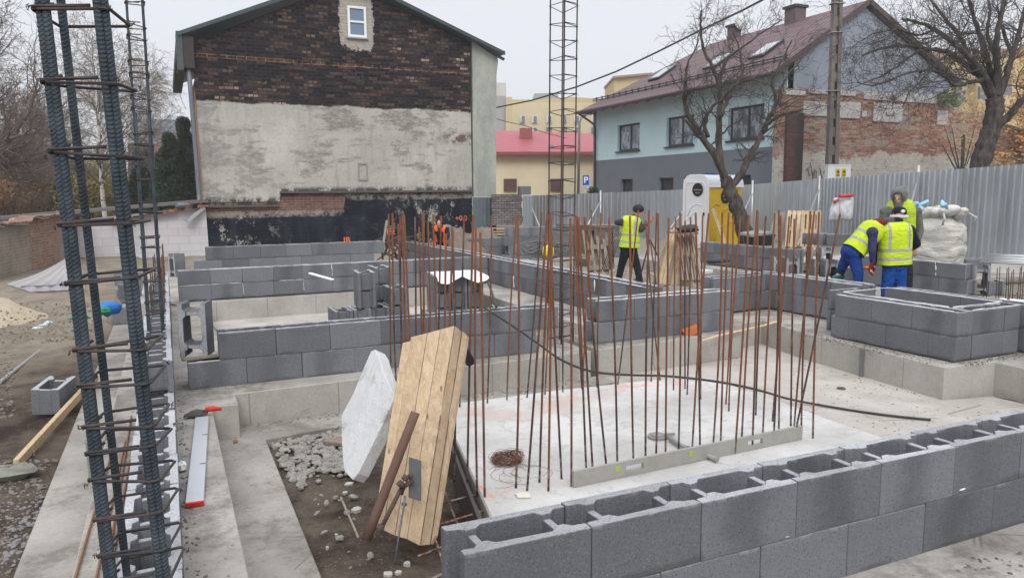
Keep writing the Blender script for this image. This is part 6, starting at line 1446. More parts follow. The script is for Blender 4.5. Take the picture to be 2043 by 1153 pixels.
# bulk bag with bottles
bq=A(1860,522,13.9); 
n=NT('woven_bulk_bag'); w_=n.noise(3.4,7,n.mapv(n.pos,(.6,.6,2.3)),.65,.8); c=n.mix(n.step(w_,.35,.7),(.62,.60,.55),(.44,.42,.385)); BB=n.out(c,.75,n.bump(w_,1.,.09),0,.25)
t=empty('bulk_bag',(bq.x,bq.y,.1),0,'big white woven bulk bag stuffed full beside the fence','bulk bag'); mb=MB(); nu,nv=44,26
for j in range(nv+1):
    v=j/nv; z=v*1.17; rad=(.445+.06*math.sin(PI*v)-.10*max(0,v-.82)/.18*2.2) if v<1 else .3
    if v<.06: rad-=.06*(1-v/.06)
    for i in range(nu):
        ph=2*PI*i/nu; sq=1/max(abs(math.cos(ph)),abs(math.sin(ph)))**.55
        k=rad*sq*(1+.05*fnoise(math.cos(ph)*2,math.sin(ph)*2,v*6)+.035*fnoise(math.cos(ph)*1.3,math.sin(ph)*1.3,v*14)+.02*math.sin(v*19+5*fnoise(math.cos(ph)*1.2,math.sin(ph)*1.2,v*2))*abs(fnoise(math.cos(ph)*1.1+4,math.sin(ph),v*2))*3)
        mb.v.append((k*math.cos(ph),k*math.sin(ph),z+.05*fnoise(math.cos(ph)*1.5,math.sin(ph)*1.5,4)*v))
for j in range(nv):
    for i in range(nu): mb.face([j*nu+i,j*nu+(i+1)%nu,(j+1)*nu+(i+1)%nu,(j+1)*nu+i],0,True)
mb.face([nv*nu+i for i in range(nu)],0,True); o=mb.build('bag',BB,t); o.rotation_euler=(0,0,R(20))
mb=MB(); rr=random.Random(3)
for k in range(7):
    c=Vector((rr.uniform(-.26,.28),rr.uniform(-.35,.1),1.16+rr.uniform(0,.1))); mb.ell(c,.2,.15,.10,0,14,9,0,k,Euler((rr.uniform(-.5,.5),rr.uniform(-.5,.5),rr.uniform(0,3))).to_matrix())
o=mb.build('folded_top',BB,t); 
mb=MB(); 
for sx in (-.42,.40): mb.tube([(sx,-.45,1.0),(sx*1.05,-.5,1.12),(sx*.8,-.4,1.2)],.02,5)
mb.build('lifting_strap',BB,t)
BT=simple('pale_blue_bottle',(.30,.52,.66),.15,.1,3,0); BC=simple('blue_cap',(.03,.15,.55),.4)
for i,(px,py) in enumerate(((1829,405),(1836,412),(1842,405),(1830,414),(1880,405),(1887,410))):
    c=A(px,py+1,13.3); t2=empty('water_bottle',c,0,'%s plastic water bottle from left lying on the bulk bag'%ordn(i),'bottle','plastic bottles on the bulk bag')
    d=Vector((math.cos(i*1.3),.4,math.sin(i*2.1)*.5)).normalized(); mb=MB(); mb.tube([d*-.10,d*-.095,d*.05,d*.08,d*.105],[.022,.034,.034,.014,.013],10); mb.build('bottle_body',BT,t2); mb=MB(); mb.tube([d*.105,d*.125],.017,9); mb.build('cap',BC,t2)
# silver pipes at far right, paving edge
mb=MB()
for i in range(7):
    a=A(1955+i*2,523-i*2.6,13.8+.12*i); b=A(2075,527-i*2.6-(i%2),13.0+.12*i); mb.tube([a,b],.016,8)
tag(recenter(mb.build('steel_tubes',STEELP)),'stack of long silver tubes lying at the far right','tubes')
n=NT('paving_slabs'); c,f=brick(n,n.pos,.8,.8,.01,(.40,.37,.345),(.36,.335,.31),(.2,.18,.16)); n.out(n.bright(c,n.math('MULTIPLY_ADD',n.noise(4,5),.4,.8)),.9)
def gq(px,py,z): q=G(px,py,z); return (q.x,q.y)
mb=MB(); mb.prism([(12.9,9.3),(19.,8.2),(19.,13.5),(12.9,13.5)],-.05,.12); mb.prism([(12.9,8.95),(19.,7.9),(19.,8.2),(12.9,9.25)],-.05,.10); tag(mb.build('pavement',n.mat,bevel=.01),kind='structure')
mb=MB(); mb.tube([(12.6,8.6,.06),(14,8.4,.07),(17,8.,.06)],[.05,.06,.055],8); tag(recenter(mb.build('half_buried_pipe',simple('muddy_pipe',(.22,.185,.15),.9,.3,6,.5))),'muddy pipe lying along the pavement edge at the far right','pipe')
# rubble mound debris boards before the tar wall
mb=MB(); rr=random.Random(17)
for i in range(26):
    c=A(rr.uniform(762,812),rr.uniform(470,512),rr.uniform(17.5,19.)); d=Vector((rr.uniform(-1,1),rr.uniform(-.4,.4),rr.uniform(-.6,1))).normalized(); mb.beam(c-d*.22,c+d*.22,.05,.03)
tag(recenter(mb.build('scrap_heap',RUSTD)),'dark heap of scrap and boards before the tar painted wall','scrap heap',kind='stuff')
plank('stake',A(772,440,17.),A(762,505,16.4),.05,.03,WOODG,'grey stake leaning at the end of the three course wall')
mb=MB(); c=A(583,492,YG-1.2); mb.beam(A(528,494,20),A(598,490,20),.3,.05); tag(recenter(mb.build('ochre_board',simple('dusty_ochre_board',(.40,.35,.27),.9,.2,4))),'long ochre board lying behind the three course wall','board')
def gmound(name,cx,cy,rx,ry,h,mat,label,seed):
    mb=MB(); nu,nv=40,12
    for j in range(nv+1):
        r=j/nv
        for i in range(nu):
            ph=2*PI*i/nu; x=rx*r*math.cos(ph); y=ry*r*math.sin(ph); z=h*(1-r*r)**1.3*(1+.35*fnoise(x*2+seed,y*2))+.04*fnoise(x*9,y*9,seed)-.04
            mb.v.append((x,y,z))
    for j in range(nv):
        for i in range(nu): mb.face([j*nu+i,(j+1)*nu+i,(j+1)*nu+(i+1)%nu,j*nu+(i+1)%nu],0,True)
    o=mb.build(name,mat,fix=True); o.location=(cx,cy,gz(cx,cy)-.1); return tag(o,label,name.replace('_',' '))
sandm=NT('pale_sand'); sandm.out(sandm.bright((.40,.335,.24),sandm.math('MULTIPLY_ADD',sandm.noise(5,7,None,.7),.8,.6)),.95,sandm.bump(sandm.noise(30,5),.6,.02)); 
q=A(-25,600,11.6); gmound('sand_heap',q.x-.5,q.y+.2,1.5,1.3,.55,sandm.mat,'heap of pale yellow sand at the far left edge',1)
q=A(905,470,20.5); m2=NT('grey_brown_rubble'); m2.out(m2.bright((.22,.185,.15),m2.math('MULTIPLY_ADD',m2.noise(5,7,None,.75),1.2,.4)),.95,m2.bump(m2.noise(9,7,None,.75),.9,.08)); gmound('rubble_heap',q.x,q.y,1.3,.9,.95,m2.mat,'brown rubble heap behind the crouching orange vested worker',4)
q=A(968,470,21.8); gmound('rubble_heap',q.x,q.y,1.0,.8,.8,m2.mat,'smaller rubble heap before the dark fence piece',7)
# stones: cobbles in the near pit
def floorz(x,y):
    if -.5<x<.24 or (x<.5 and y>6.9): return 0.
    if .9<x<6.8 and 1.5<y<2.6: return .03
    if x>6.83 and y<9.1: return .004
    if .24<=x<=.63 or (y>6.36 and x<4.3 and y<7): return -.292
    if 4.3<x<7.3 and 2.4<y<7.2: return -.325
    if -.87<x<=-.5: return -.285
    if 11.2<x<12.2: return 0.
    return gz(x,y)
def stones(name,pts,mat,label,seed,z=None,kind='stuff'):
    mb=MB(); rr=random.Random(seed); big=len(pts)<900
    for (x,y,s) in pts:
        zz=(z if z is not None else floorz(x,y)); rot=Euler((rr.uniform(-.4,.4),rr.uniform(-.4,.4),rr.uniform(0,6))).to_matrix()
        mb.ell((x,y,zz+s*.05),s*rr.uniform(.8,1.3),s*rr.uniform(.6,.9),s*rr.uniform(.4,.6),0,6 if s<.02 else 7,4 if s<.02 else 5,.16,rr.randint(0,9999),rot)
    for i in range(len(mb.sm)): mb.sm[i]=False
    return tag(mb.build(name,mat),label,'stones',kind=kind)
rr=random.Random(21); pts=[]
def inpoly(x,y,P):
    c=False; n=len(P); j=n-1
    for i in range(n):
        if (P[i][1]>y)!=(P[j][1]>y) and x<(P[j][0]-P[i][0])*(y-P[i][1])/(P[j][1]-P[i][1])+P[i][0]: c=not c
        j=i
    return c
while len(pts)<760:
    px=rr.uniform(525,735); py=rr.uniform(842,1000)
    if inpoly(px,py,[(528,872),(680,843),(740,840),(745,920),(700,945),(610,955),(600,985),(575,950)]) or (rr.random()<.05 and px>600+(py-900)*.35): 
        q=G(px,py,-.36); pts.append((q.x,q.y,rr.choice((.012,.016,.022,.028,.034,.044))))
for i in range(16): q=G(rr.uniform(628,760),rr.uniform(985,1150),-.36); pts.append((q.x,q.y,rr.choice((.012,.02,.03)))) if q.x>.68 else None
pts=[p for p in pts if p[0]>.66]
stones('cobbles',pts,STONE,'pale grey cobbles heaped in the near pit beside the strip',1,-.335)
pts=[]
for i in range(2000):
    px=rr.uniform(-10,190); py=rr.uniform(640,1150); q=G(px,py,-.3)
    if q.x<-.9 and not (35<px<165 and 735<py<905): pts.append((q.x,q.y,rr.choice((.004,.006,.008,.010,.016))*(1+(q.y>6)*.4)))
stones('rubble_chips',pts,simple('muddy_stone',(.165,.14,.118),.9,.7,11,.6,.01),'small muddy stones strewn over the dirt at left',2)
pts=[]
for i in range(260):
    px=rr.gauss(40,40); py=rr.gauss(1045,40); q=G(px,py,-.3)
    if q.x<-.88 and px<110: pts.append((q.x,q.y,rr.choice((.006,.010,.015,.02))))
stones('grey_rubble',pts,simple('pale_mortar_rubble',(.20,.195,.20),.9,.4,9,.6,.01),'small spill of pale grey mortar crumbs at lower left',3)
pts=[]
for i in range(1100):
    x=rr.uniform(6.3,11.1); y=rr.uniform(10.3,16.8); pts.append((x,y,rr.choice((.03,.045,.06,.08))))
for i in range(350):
    x=rr.uniform(.6,4.8); y=rr.choice((rr.uniform(7.8,9.5),rr.uniform(12.7,13.1))); pts.append((x,y,rr.choice((.012,.02,.03))))
for i in range(500):
    x=rr.uniform(12.3,16); y=rr.uniform(5,9); pts.append((x,y,rr.choice((.02,.03,.045))))
stones('compartment_rubble',pts,simple('beige_rubble',(.25,.22,.185),.9,.4,9,.6,.01),'beige rubble filling the compartments behind the walls',4)
pts=[]
for i in range(260): pts.append((rr.uniform(1.2,4.6),rr.gauss(6.5,.12),rr.choice((.01,.014,.022))))
for i in range(420):
    px=rr.uniform(1580,1990); py=rr.uniform(700,870); q=G(px,py,-.32)
    if 4.9<q.x<6.9 and q.y<6.9: pts.append((q.x,q.y,rr.choice((.004,.006,.009,.013))))
for i in range(500): pts.append((rr.uniform(-.48,.2),rr.uniform(1.6,12),rr.choice((.003,.005,.007,.01))))
for i in range(300): pts.append((rr.uniform(.26,.62),rr.uniform(1.6,6.4),rr.choice((.002,.004,.006))))
dk=[]
def strip(x0,y0,x1,y1,n,w):
    for _ in range(n): t=rr.random(); dk.append((x0+(x1-x0)*t+rr.gauss(0,w)*(abs(y1-y0)>abs(x1-x0)),y0+(y1-y0)*t+rr.gauss(0,w)*(abs(x1-x0)>abs(y1-y0)),rr.choice((.003,.004,.006,.009,.012))))
strip(.1,7.13,4.2,7.13,650,.035); strip(4.35,7.22,6.4,7.22,420,.04); strip(5.58,8,5.58,13.2,420,.05); strip(7.04,4.8,7.04,6.5,330,.05); strip(7.1,4.74,8.2,4.74,260,.05); strip(.1,13.24,4.9,13.24,320,.05); strip(.9,2.0,6,2.0,420,.05); strip(7.9,6.9,7.9,8.2,200,.04); strip(.5,6.8,4.2,6.8,300,.05); strip(0,1.6,0,7.,260,.03); strip(6.85,4.9,6.9,6.6,200,.06)
stones('concrete_crumbs',pts,simple('concrete_crumbs',(.27,.245,.215),.9,.4,9),'concrete crumbs scattered over floors and footing',5,None)
stones('dirt_crumbs',dk,simple('dark_damp_dirt',(.15,.128,.108),.95,.5,9,.7,.01),'dark damp dirt gathered along the feet of walls',6,None)
# ------------------------------------------------------------------ trees
def grow(mb,p,d,r,L,lev,rr,o):
    """wandering branch with side shoots; o: dict of habits"""
    n=max(3,int(L/o.get('seg',.35))); P=[p]; Rr=[r]; q=p.copy(); dd=d.copy()
    for i in range(n):
        dd=(dd+Vector((rr.gauss(0,1),rr.gauss(0,1),rr.gauss(0,1)))*o.get('wob',.16)+Vector((0,0,o.get('up',0.)*(1 if lev<2 else .4)-o.get('droop',0.)*(i/n)*(lev>=o.get('dl',1))))).normalized()
        q=q+dd*(L/n); P.append(q.copy()); Rr.append(r*(1-(1-o.get('taper',.35))*(i+1)/n))
    mb.tube(P,Rr,5 if r>.04 else 3,cap=False)
    if lev>=o['lev']: return
    k=o['kids'][min(lev,len(o['kids'])-1)]
    for i in range(k):
        t=rr.uniform(o.get('t0',.25),1.); j=min(n-1,int(t*n)); bp=P[j].lerp(P[j+1],t*n-j); bd=(P[j+1]-P[j]).normalized()
        ax=bd.orthogonal().normalized(); ax=Matrix.Rotation(rr.uniform(0,2*PI),3,bd)@ax
        nd=(bd*math.cos(o.get('ang',.8))+ax*math.sin(o.get('ang',.8)*rr.uniform(.7,1.2))).normalized()
        grow(mb,bp,nd,max(o.get('rmin',.004),Rr[j]*o.get('rk',.55)),L*o.get('lk',.55)*rr.uniform(.6,1.15),lev+1,rr,o)
def leaves(mb,pts,rr,s,n,spread):
    for p in pts:
        for _ in range(n):
            c=p+Vector((rr.gauss(0,spread),rr.gauss(0,spread),rr.gauss(0,spread)))
            u=Vector((rr.gauss(0,1),rr.gauss(0,1),rr.gauss(0,1))).normalized()*s*rr.uniform(.6,1.3); w=u.orthogonal().normalized()*s*rr.uniform(.4,.8)
            mb.add([c-u,c+w,c+u,c-w],[(0,1,2,3)])
def limbtree(name,base,label,limbs,D,opts,seed,trunkmat=BARK,twig=TWIG,cat='tree',twn=26):
    """limbs: pixel polylines with radii and depth offsets, real metres apart"""
    t=empty(name,base,0,label,cat); o=Vector(base); rr=random.Random(seed); mt=MB(); mc=MB()
    for (pts,r0,r1,dz) in limbs:
        P=[A(x,y,D+dz[0]+(dz[1]-dz[0])*i/(len(pts)-1))-o for i,(x,y) in enumerate(pts)]
        out=[]; 
        for i in range(len(P)-1):
            p0,p1,p2,p3=P[max(i-1,0)],P[i],P[i+1],P[min(i+2,len(P)-1)]
            for j in range(5): u=j/5; out.append(.5*((2*p1)+(-p0+p2)*u+(2*p0-5*p1+4*p2-p3)*u*u+(-p0+3*p1-3*p2+p3)*u**3)+Vector((rr.gauss(0,1),rr.gauss(0,1),rr.gauss(0,1)))*.012)
        out.append(P[-1]); n=len(out); Rr=[r0+(r1-r0)*i/(n-1) for i in range(n)]
        Rr=[v*(1+.08*math.sin(i*1.9)) for i,v in enumerate(Rr)]
        mt.tube(out,Rr,9 if r0>.05 else 6)
        if r0>.16: continue
        Lt=sum((out[i+1]-out[i]).length for i in range(n-1)); k=int(Lt*opts['dens'])
        for i in range(k):
            t_=rr.uniform(opts.get('from',.2),1); j=min(n-2,int(t_*(n-1))); bd=(out[j+1]-out[j]).normalized(); ax=Matrix.Rotation(rr.uniform(0,2*PI),3,bd)@bd.orthogonal().normalized()
            nd=(bd*.55+ax*.85+Vector(opts.get('bias',(0,0,.15)))).normalized()
            grow(mc,out[j],nd,max(.007,min(.026,Rr[j]*.32)),opts['len']*rr.uniform(.5,1.35),0,rr,opts)
    mt.build('trunk',trunkmat,t); mc.build('crown',twig,t); return t
bt=dict(dens=3.8,len=1.1,lev=2,kids=[7,4],wob=.26,up=.05,seg=.15,ang=.85,rk=.6,lk=.5,rmin=.0048,t0=.12)
base=A(1489,482,21.); 
limbtree('bare_tree',base,'gnarled bare tree leaning beside the portable toilet',[
 ([(1493,490),(1483,455),(1470,415),(1456,380),(1447,355)],.24,.165,(0,0)),
 ([(1447,358),(1430,318),(1405,280),(1385,250),(1370,222),(1365,190),(1368,160)],.115,.028,(0,-.9)),
 ([(1405,280),(1385,262),(1368,240)],.06,.03,(-.3,-1)),
 ([(1443,352),(1435,300),(1434,250),(1437,210),(1434,170),(1420,130),(1402,95),(1398,50),(1400,20)],.11,.018,(0,.7)),
 ([(1436,235),(1448,205),(1462,180),(1480,150),(1478,110),(1462,60)],.07,.015,(0,1.)),
 ([(1410,275),(1408,235),(1425,210),(1440,200)],.06,.03,(-.2,-.3)),
 ([(1455,375),(1478,348),(1492,318),(1508,290),(1522,262),(1535,235),(1548,200),(1540,160),(1560,120),(1580,80)],.11,.016,(0,.6)),
 ([(1522,262),(1540,242),(1560,228),(1585,224),(1603,218)],.06,.032,(.2,-.6)),
 ([(1540,232),(1556,190),(1572,150),(1600,120)],.05,.016,(.2,1.1)),
 ([(1434,170),(1450,120),(1480,95),(1530,60),(1560,40)],.05,.014,(.5,1.4)),
 ([(1368,165),(1372,130),(1390,90),(1396,60)],.035,.012,(-.9,-1.)),
 ([(1437,205),(1470,170),(1500,160),(1530,170)],.045,.014,(.2,-.8))],21.,bt,11)
bt2=dict(bt); bt2.update(dens=3.4,len=1.7,kids=[7,5],bias=(-.25,0,-.05),droop=.1,wob=.24,rmin=.0055,seg=.2)
D=24.5; base=A(1950,345,D); base.z=-.3
limbtree('bare_tree',base,'large bare tree with many limbs behind the fence at right',[
 ([(1948,420),(1950,370),(1958,320),(1968,285),(1980,250),(1985,215),(1982,195)],.33,.25,(0,0)),
 ([(1982,200),(1972,170),(1955,140),(1930,112),(1900,85),(1865,60),(1830,45),(1800,38)],.14,.03,(0,-1.2)),
 ([(1978,190),(1955,155),(1925,130),(1890,105),(1850,98),(1800,92),(1760,98),(1720,112)],.12,.022,(.3,-1.5)),
 ([(1980,195),(1965,165),(1940,125),(1915,75),(1880,30),(1850,-10)],.13,.03,(0,1.)),
 ([(1984,195),(1975,140),(1960,90),(1945,40),(1930,-20)],.13,.04,(0,.5)),
 ([(1985,195),(1990,140),(1988,90),(1995,40),(2010,-20)],.14,.05,(0,-.6)),
 ([(1988,205),(2005,160),(2020,110),(2035,60),(2050,0)],.13,.05,(0,.6)),
 ([(1988,250),(2010,235),(2032,210),(2055,185),(2090,160)],.14,.08,(0,-.4)),
 ([(1960,160),(1935,165),(1905,170),(1880,150),(1850,140),(1800,150),(1750,170),(1710,165)],.07,.014,(-.3,-2)),
 ([(1900,105),(1870,125),(1840,160),(1815,185),(1800,215)],.045,.012,(-1,-2)),
 ([(1850,98),(1820,110),(1780,140),(1740,160),(1690,180)],.045,.01,(-1.2,-2.2)),
 ([(1990,120),(1970,70),(1975,20),(1965,-20)],.07,.03,(0,1)),
 ([(1865,60),(1830,70),(1790,60),(1740,70),(1700,95)],.045,.01,(-1,-2.4)),
 ([(2020,110),(2000,60),(1990,10)],.07,.03,(.3,1.2))],D,bt2,12)
# free-standing generated trees on the left
def gtree(name,base,Ht,label,seed,o,tr=.2,leafmat=None,ls=.06,ln=0,lspread=.25,trunkmat=BARK,twig=TWIGL,group=None,lean=(0,0)):
    t=empty(name,base,0,label,'tree',group); rr=random.Random(seed); mt=MB(); mc=MB(); ml=MB()
    n=9; P=[Vector((lean[0]*i/n+rr.gauss(0,.1)*i/n,lean[1]*i/n+rr.gauss(0,.1)*i/n,Ht*.85*i/n-.3)) for i in range(n+1)]; Rr=[tr*(1-.8*i/n) for i in range(n+1)]
    mt.tube(P,Rr,8)
    k=o['limbs']
    for i in range(k):
        f=rr.uniform(o.get('f0',.22),1.); j=min(n-1,int(f*n)); p=P[j].lerp(P[j+1],f*n-j); a=rr.uniform(0,2*PI); el=o.get('el',.5)+.35*f
        d=Vector((math.cos(a)*math.cos(el),math.sin(a)*math.cos(el),math.sin(el))); L=o['L']*(1.15-.55*f)*rr.uniform(.7,1.2)
        b=len(mc.v); grow(mc,p,d,Rr[j]*.5,L,0,rr,o)
        if ln:
            vs=mc.v[b:]; 
            for _ in range(ln): q=Vector(vs[rr.randrange(len(vs))]); leaves(ml,[q],rr,ls,1,lspread)
    mt.build('trunk',trunkmat,t); mc.build('crown',twig,t)
    if ln: ml.build('leaves',leafmat,t)
    return t
ob=dict(limbs=28,L=3.6,lev=3,kids=[9,6,4],wob=.24,up=.08,seg=.4,ang=.75,rk=.5,lk=.5,rmin=.008,t0=.12,el=.15)
def atx(px,D,z=-.3): q=A(px,400,D); return (q.x,q.y,z)
gtree('bare_tree',atx(-75,26),10.5,'big bare tree at the far left edge',31,dict(ob,limbs=34,L=4.2,f0=.12,kids=[10,7,4]),.3,BROWNL,.05,4,.3)
gtree('bare_tree',atx(20,40),8.2,'bare brown tree behind the old brick wall at left',32,ob,.2,BROWNL,.07,46,.4)
gtree('bare_tree',atx(75,46),8.4,'second bare brown tree behind the old brick wall',33,ob,.18,BROWNL,.07,46,.4)
gtree('bare_tree',atx(-30,48),11.,'taller brown tree at far left behind the others',34,ob,.22,BROWNL,.07,24,.4)
gtree('bare_tree',atx(118,50),7.8,'bare brown tree just left of the birches',36,ob,.18,OLIVE,.07,44,.4)
obi=dict(limbs=30,L=3.0,lev=3,kids=[6,5,3],wob=.12,up=.0,droop=.34,dl=1,seg=.35,ang=.6,rk=.5,lk=.62,rmin=.007,t0=.2,el=.55,f0=.3)
gtree('birch_tree',atx(207,36),10.8,'tall weeping birch with white trunk behind the near column',41,obi,.12,YELL,.05,44,.15,BIRCH)
gtree('birch_tree',atx(233,38),10.2,'slimmer birch right behind the weeping one',42,obi,.09,YELL,.05,36,.15,BIRCH,lean=(.5,0))
gtree('birch_tree',atx(275,42),9.6,'thin birch with drooping twigs by the conifers',43,obi,.08,YELL,.05,20,.15,BIRCH,lean=(.4,0))
# leafy shrubs and conifers
def bush(name,base,rx,rz,mat,label,seed,n,s,zc=None,cat='shrub',stem=.1,group=None,lumps=14,shape=None):
    t=empty(name,base,0,label,cat,group); rr=random.Random(seed); ml=MB(); C=[]
    for i in range(lumps):
        if shape=='cone':
            f=rr.random()**.75; rr_=rx*(1-f)*1.0+.12; a=rr.uniform(0,2*PI); C.append((Vector((rr_*.62*math.cos(a),rr_*.62*math.sin(a),rz*2*f*.95+.2)),max(.22,rr_*.55)))
        else:
            d=Vector((rr.gauss(0,1),rr.gauss(0,1),rr.gauss(0,1))).normalized()*rr.random()**.5; C.append((Vector((d.x*rx*.75,d.y*rx*.75,(zc or rz)+d.z*rz*.75)),rx*rr.uniform(.25,.45)))
    for i in range(n):
        c,r=C[rr.randrange(len(C))]; d=Vector((rr.gauss(0,1),rr.gauss(0,1),rr.gauss(0,1))).normalized()*r*rr.uniform(.55,1.12); p=c+d
        u=Vector((rr.gauss(0,1),rr.gauss(0,1),rr.gauss(0,1))).normalized()*s*rr.uniform(.6,1.4); w=u.orthogonal().normalized()*s*rr.uniform(.3,.8); ml.add([p-u,p+w,p+u,p-w],[(0,1,2,3)])
    ml.build('foliage',mat,t); mt=MB(); mt.tube([(0,0,-.3),(0,0,rz*1.2)],[stem,stem*.5],6)
    for c,r in C[:8]: mt.tube([(0,0,rz*.4),tuple(c)],[stem*.4,stem*.15],4)
    mt.build('trunk',BARK,t); return t
for i,(px,D,rx,h,lb) in enumerate(((345,33,1.15,4.6,'broad dark conifer beside the gable house'),(376,34,1.15,5.4,'taller dark conifer touching the gable wall'),(330,36,1.0,4.0,'low dark conifer in front of the birches'),(285,40,1.2,4.2,'dark conifer behind the second rebar column'),(130,44,1.1,3.6,'dark green conifer left of the near column'),(392,40,1.1,5.,'narrow conifer hiding behind the gable eaves'))):
    bush('conifer',atx(px,D),rx,h/2,CONIF,lb,50+i,20000,.055,cat='conifer',shape='cone',lumps=120,stem=.12)
for i,(px,D,rx,rz,mt_,lb) in enumerate(((170,38,1.7,1.6,OLIVE,'olive brown bush behind the near rebar column'),(210,44,2.0,2.2,OLIVE,'tall olive bush under the birches'),(255,46,1.8,2.0,OLIVE,'olive bush right of the birch trunks'),(20,42,2.8,2.2,BROWNL,'russet bush at the far left behind the old wall'),(80,46,2.6,2.1,BROWNL,'second russet bush left of the near column'),(-40,38,2.6,2.3,BROWNL,'russet bush at the left picture edge'),(130,52,2.6,2.7,BROWNL,'higher russet bush behind the dark conifer'),(55,60,4.2,3.3,BROWNL,'wide brown thicket in the left background'),(-60,62,4.5,3.6,BROWNL,'wide brown thicket at the left edge'),(170,66,4.,3.4,OLIVE,'olive thicket far behind the birches'),(305,60,2.2,1.5,OLIVE,'olive thicket behind the second column'))):
    bush('bush',atx(px,D,-.2),rx,rz,mt_,lb,70+i,9000,.065 if D<50 else .1,zc=rz*.95,lumps=46,cat='bush')
bush('fir_bush',atx(1186,37,-.2),.55,1.05,CONIF,'small fir right of the parking sign',90,1500,.07,cat='bush',shape='cone',lumps=16)
# autumn tree at the right edge, thin trees beyond
t=gtree('autumn_tree',atx(2075,32,-.3),8.8,'orange leaved autumn tree at the right edge',95,dict(ob,limbs=24,L=3.2,lev=2,kids=[6,4]),.16,AUTUMN,.085,330,.28)
bush('autumn_shrub',atx(1915,29.5,1.2),1.1,2.2,YELL,'yellowing shrub behind the end of the ruined wall',96,600,.05,zc=2.6,cat='shrub',lumps=20)
ot=dict(limbs=20,L=2.6,lev=2,kids=[6,4],wob=.2,up=.1,seg=.5,ang=.7,rk=.5,lk=.5,rmin=.016,t0=.2,el=.5,f0=.2)
for i,(px,D) in enumerate(((1135,70),(1165,74),(1190,68),(1215,72))): gtree('thin_tree',atx(px,D,-.3),6.2,'%s thin bare tree from left before the distant yellow block'%ordn(i),100+i,ot,.1,twig=TWIGL,group='thin bare trees before the distant yellow block')
# ------------------------------------------------------------------ people
SKIN=simple('weathered_skin',(.50,.29,.21),.6,.08,20,.05); HAIR=simple('black_hair',(.018,.015,.014),.7,.3,60,.4)
def remesh(o,v,smooth=3):
    m=o.modifiers.new('r','REMESH'); m.mode='VOXEL'; m.voxel_size=v; m.use_smooth_shade=True
    if smooth: s=o.modifiers.new('s','SMOOTH'); s.iterations=smooth; s.factor=.5
    return o
def bake(o):
    dg=bpy.context.evaluated_depsgraph_get(); dg.update(); me=bpy.data.meshes.new_from_object(o.evaluated_get(dg)); o.modifiers.clear(); mats=list(o.data.materials); o.data=me
    me.materials.clear()
    for m in mats: me.materials.append(m)
    for p in me.polygons: p.use_smooth=True
    return o
def m_vest(name,col,stripes=True,front=False,h1=(.07,.115),h2=(.20,.245),vx=(.125,.165)):
    n=NT(name); s=n.sep(n.obj); z=s[2]; ax=n.math('ABSOLUTE',s[0])
    def band(v,a,b): return n.math('MULTIPLY',n.math('GREATER_THAN',v,a),n.math('LESS_THAN',v,b))
    f=band(z,*h1); f=n.math('MAXIMUM',f,band(z,*h2)); f=n.math('MAXIMUM',f,n.math('MULTIPLY',band(ax,*vx),n.math('GREATER_THAN',z,h2[0])))
    wr=n.noise(6,7,n.mapv(n.obj,(1,1,1.8)),.68,1.4); c=n.bright(col,n.math('MULTIPLY_ADD',wr,.7,.62)); c=n.mix(n.math('MULTIPLY',n.step(n.noise(5,6,n.obj,.7),.56,.7),.3),c,(.3,.32,.1))
    c=n.mix(f,c,(.40,.41,.42)) if stripes else c
    c=n.mix(n.math('LESS_THAN',z,.008),c,(.02,.02,.02))
    return n.out(c,.6,n.bump(wr,1.,.05),0,.3)
YV=m_vest('yellow_hi_vis',(.62,.80,.015)); 
def cloth(name,col,sc_=9): 
    n=NT(name); w=n.noise(sc_,6,n.mapv(n.pos,(1,1,1.5)),.65,1.6); return n.out(n.bright(col,n.math('MULTIPLY_ADD',w,1.1,.45)),.85,n.bump(w,1.,.05),0,.15)
def hand(mb,w,dirv,palmn,s=1.,curl=.5):
    """palm, four unequal curled fingers and a thumb leaving its side"""
    d=Vector(dirv).normalized(); n_=Vector(palmn); n_=(n_-d*n_.dot(d)).normalized(); x=d.cross(n_)
    pc=w+d*.045*s
    for k in (-.028,-.010,.010,.028): mb.caps(w+x*k*.7*s,w+d*.085*s+x*k*s,.017*s,.014*s,7)
    for i,(k,l) in enumerate(((-.030,.062),(-.010,.072),(.010,.068),(.029,.054))):
        a=w+d*.088*s+x*k*s; c=curl*(.9+.1*i); p=a
        for j,f in enumerate((.45,.32,.25)):
            ang=c*(j+.6); q=p+(d*math.cos(ang)+n_*math.sin(ang))*l*f*1.25*s; mb.caps(p,q,.0095*s,.0085*s,6); p=q
    a=w+d*.025*s-x*.03*s; b=a+(d*.6-x*.7+n_*.3).normalized()*.035*s; c=b+(d*.9+n_*.5-x*.1).normalized()*.03*s; mb.caps(a,b,.013*s,.011*s,6); mb.caps(b,c,.011*s,.009*s,6)
def head(mb,c,up,face,s=1.):
    """skull, jaw, nose, brow, ears; c = centre of the skull"""
    up=Vector(up).normalized(); f=Vector(face); f=(f-up*f.dot(up)).normalized(); x=f.cross(up); M=Matrix((x,f,up)).transposed()
    mb.ell(c,.076*s,.095*s,.108*s,0,16,12,rot=M); mb.ell(c+f*.022*s-up*.065*s,.055*s,.066*s,.058*s,0,14,10,rot=M)
    mb.caps(c+f*.092*s+up*.002*s,c+f*.112*s-up*.03*s,.010*s,.015*s,7); mb.caps(c+f*.082*s-x*.035*s+up*.02*s,c+f*.082*s+x*.035*s+up*.02*s,.014*s,.014*s,6)
    mb.caps(c+f*.086*s-x*.02*s-up*.062*s,c+f*.086*s+x*.02*s-up*.062*s,.008*s,.008*s,6)
    for k in (-1,1): mb.ell(c+x*.078*s*k-up*.01*s,.012*s,.022*s,.032*s,0,8,6,rot=M)
    return M
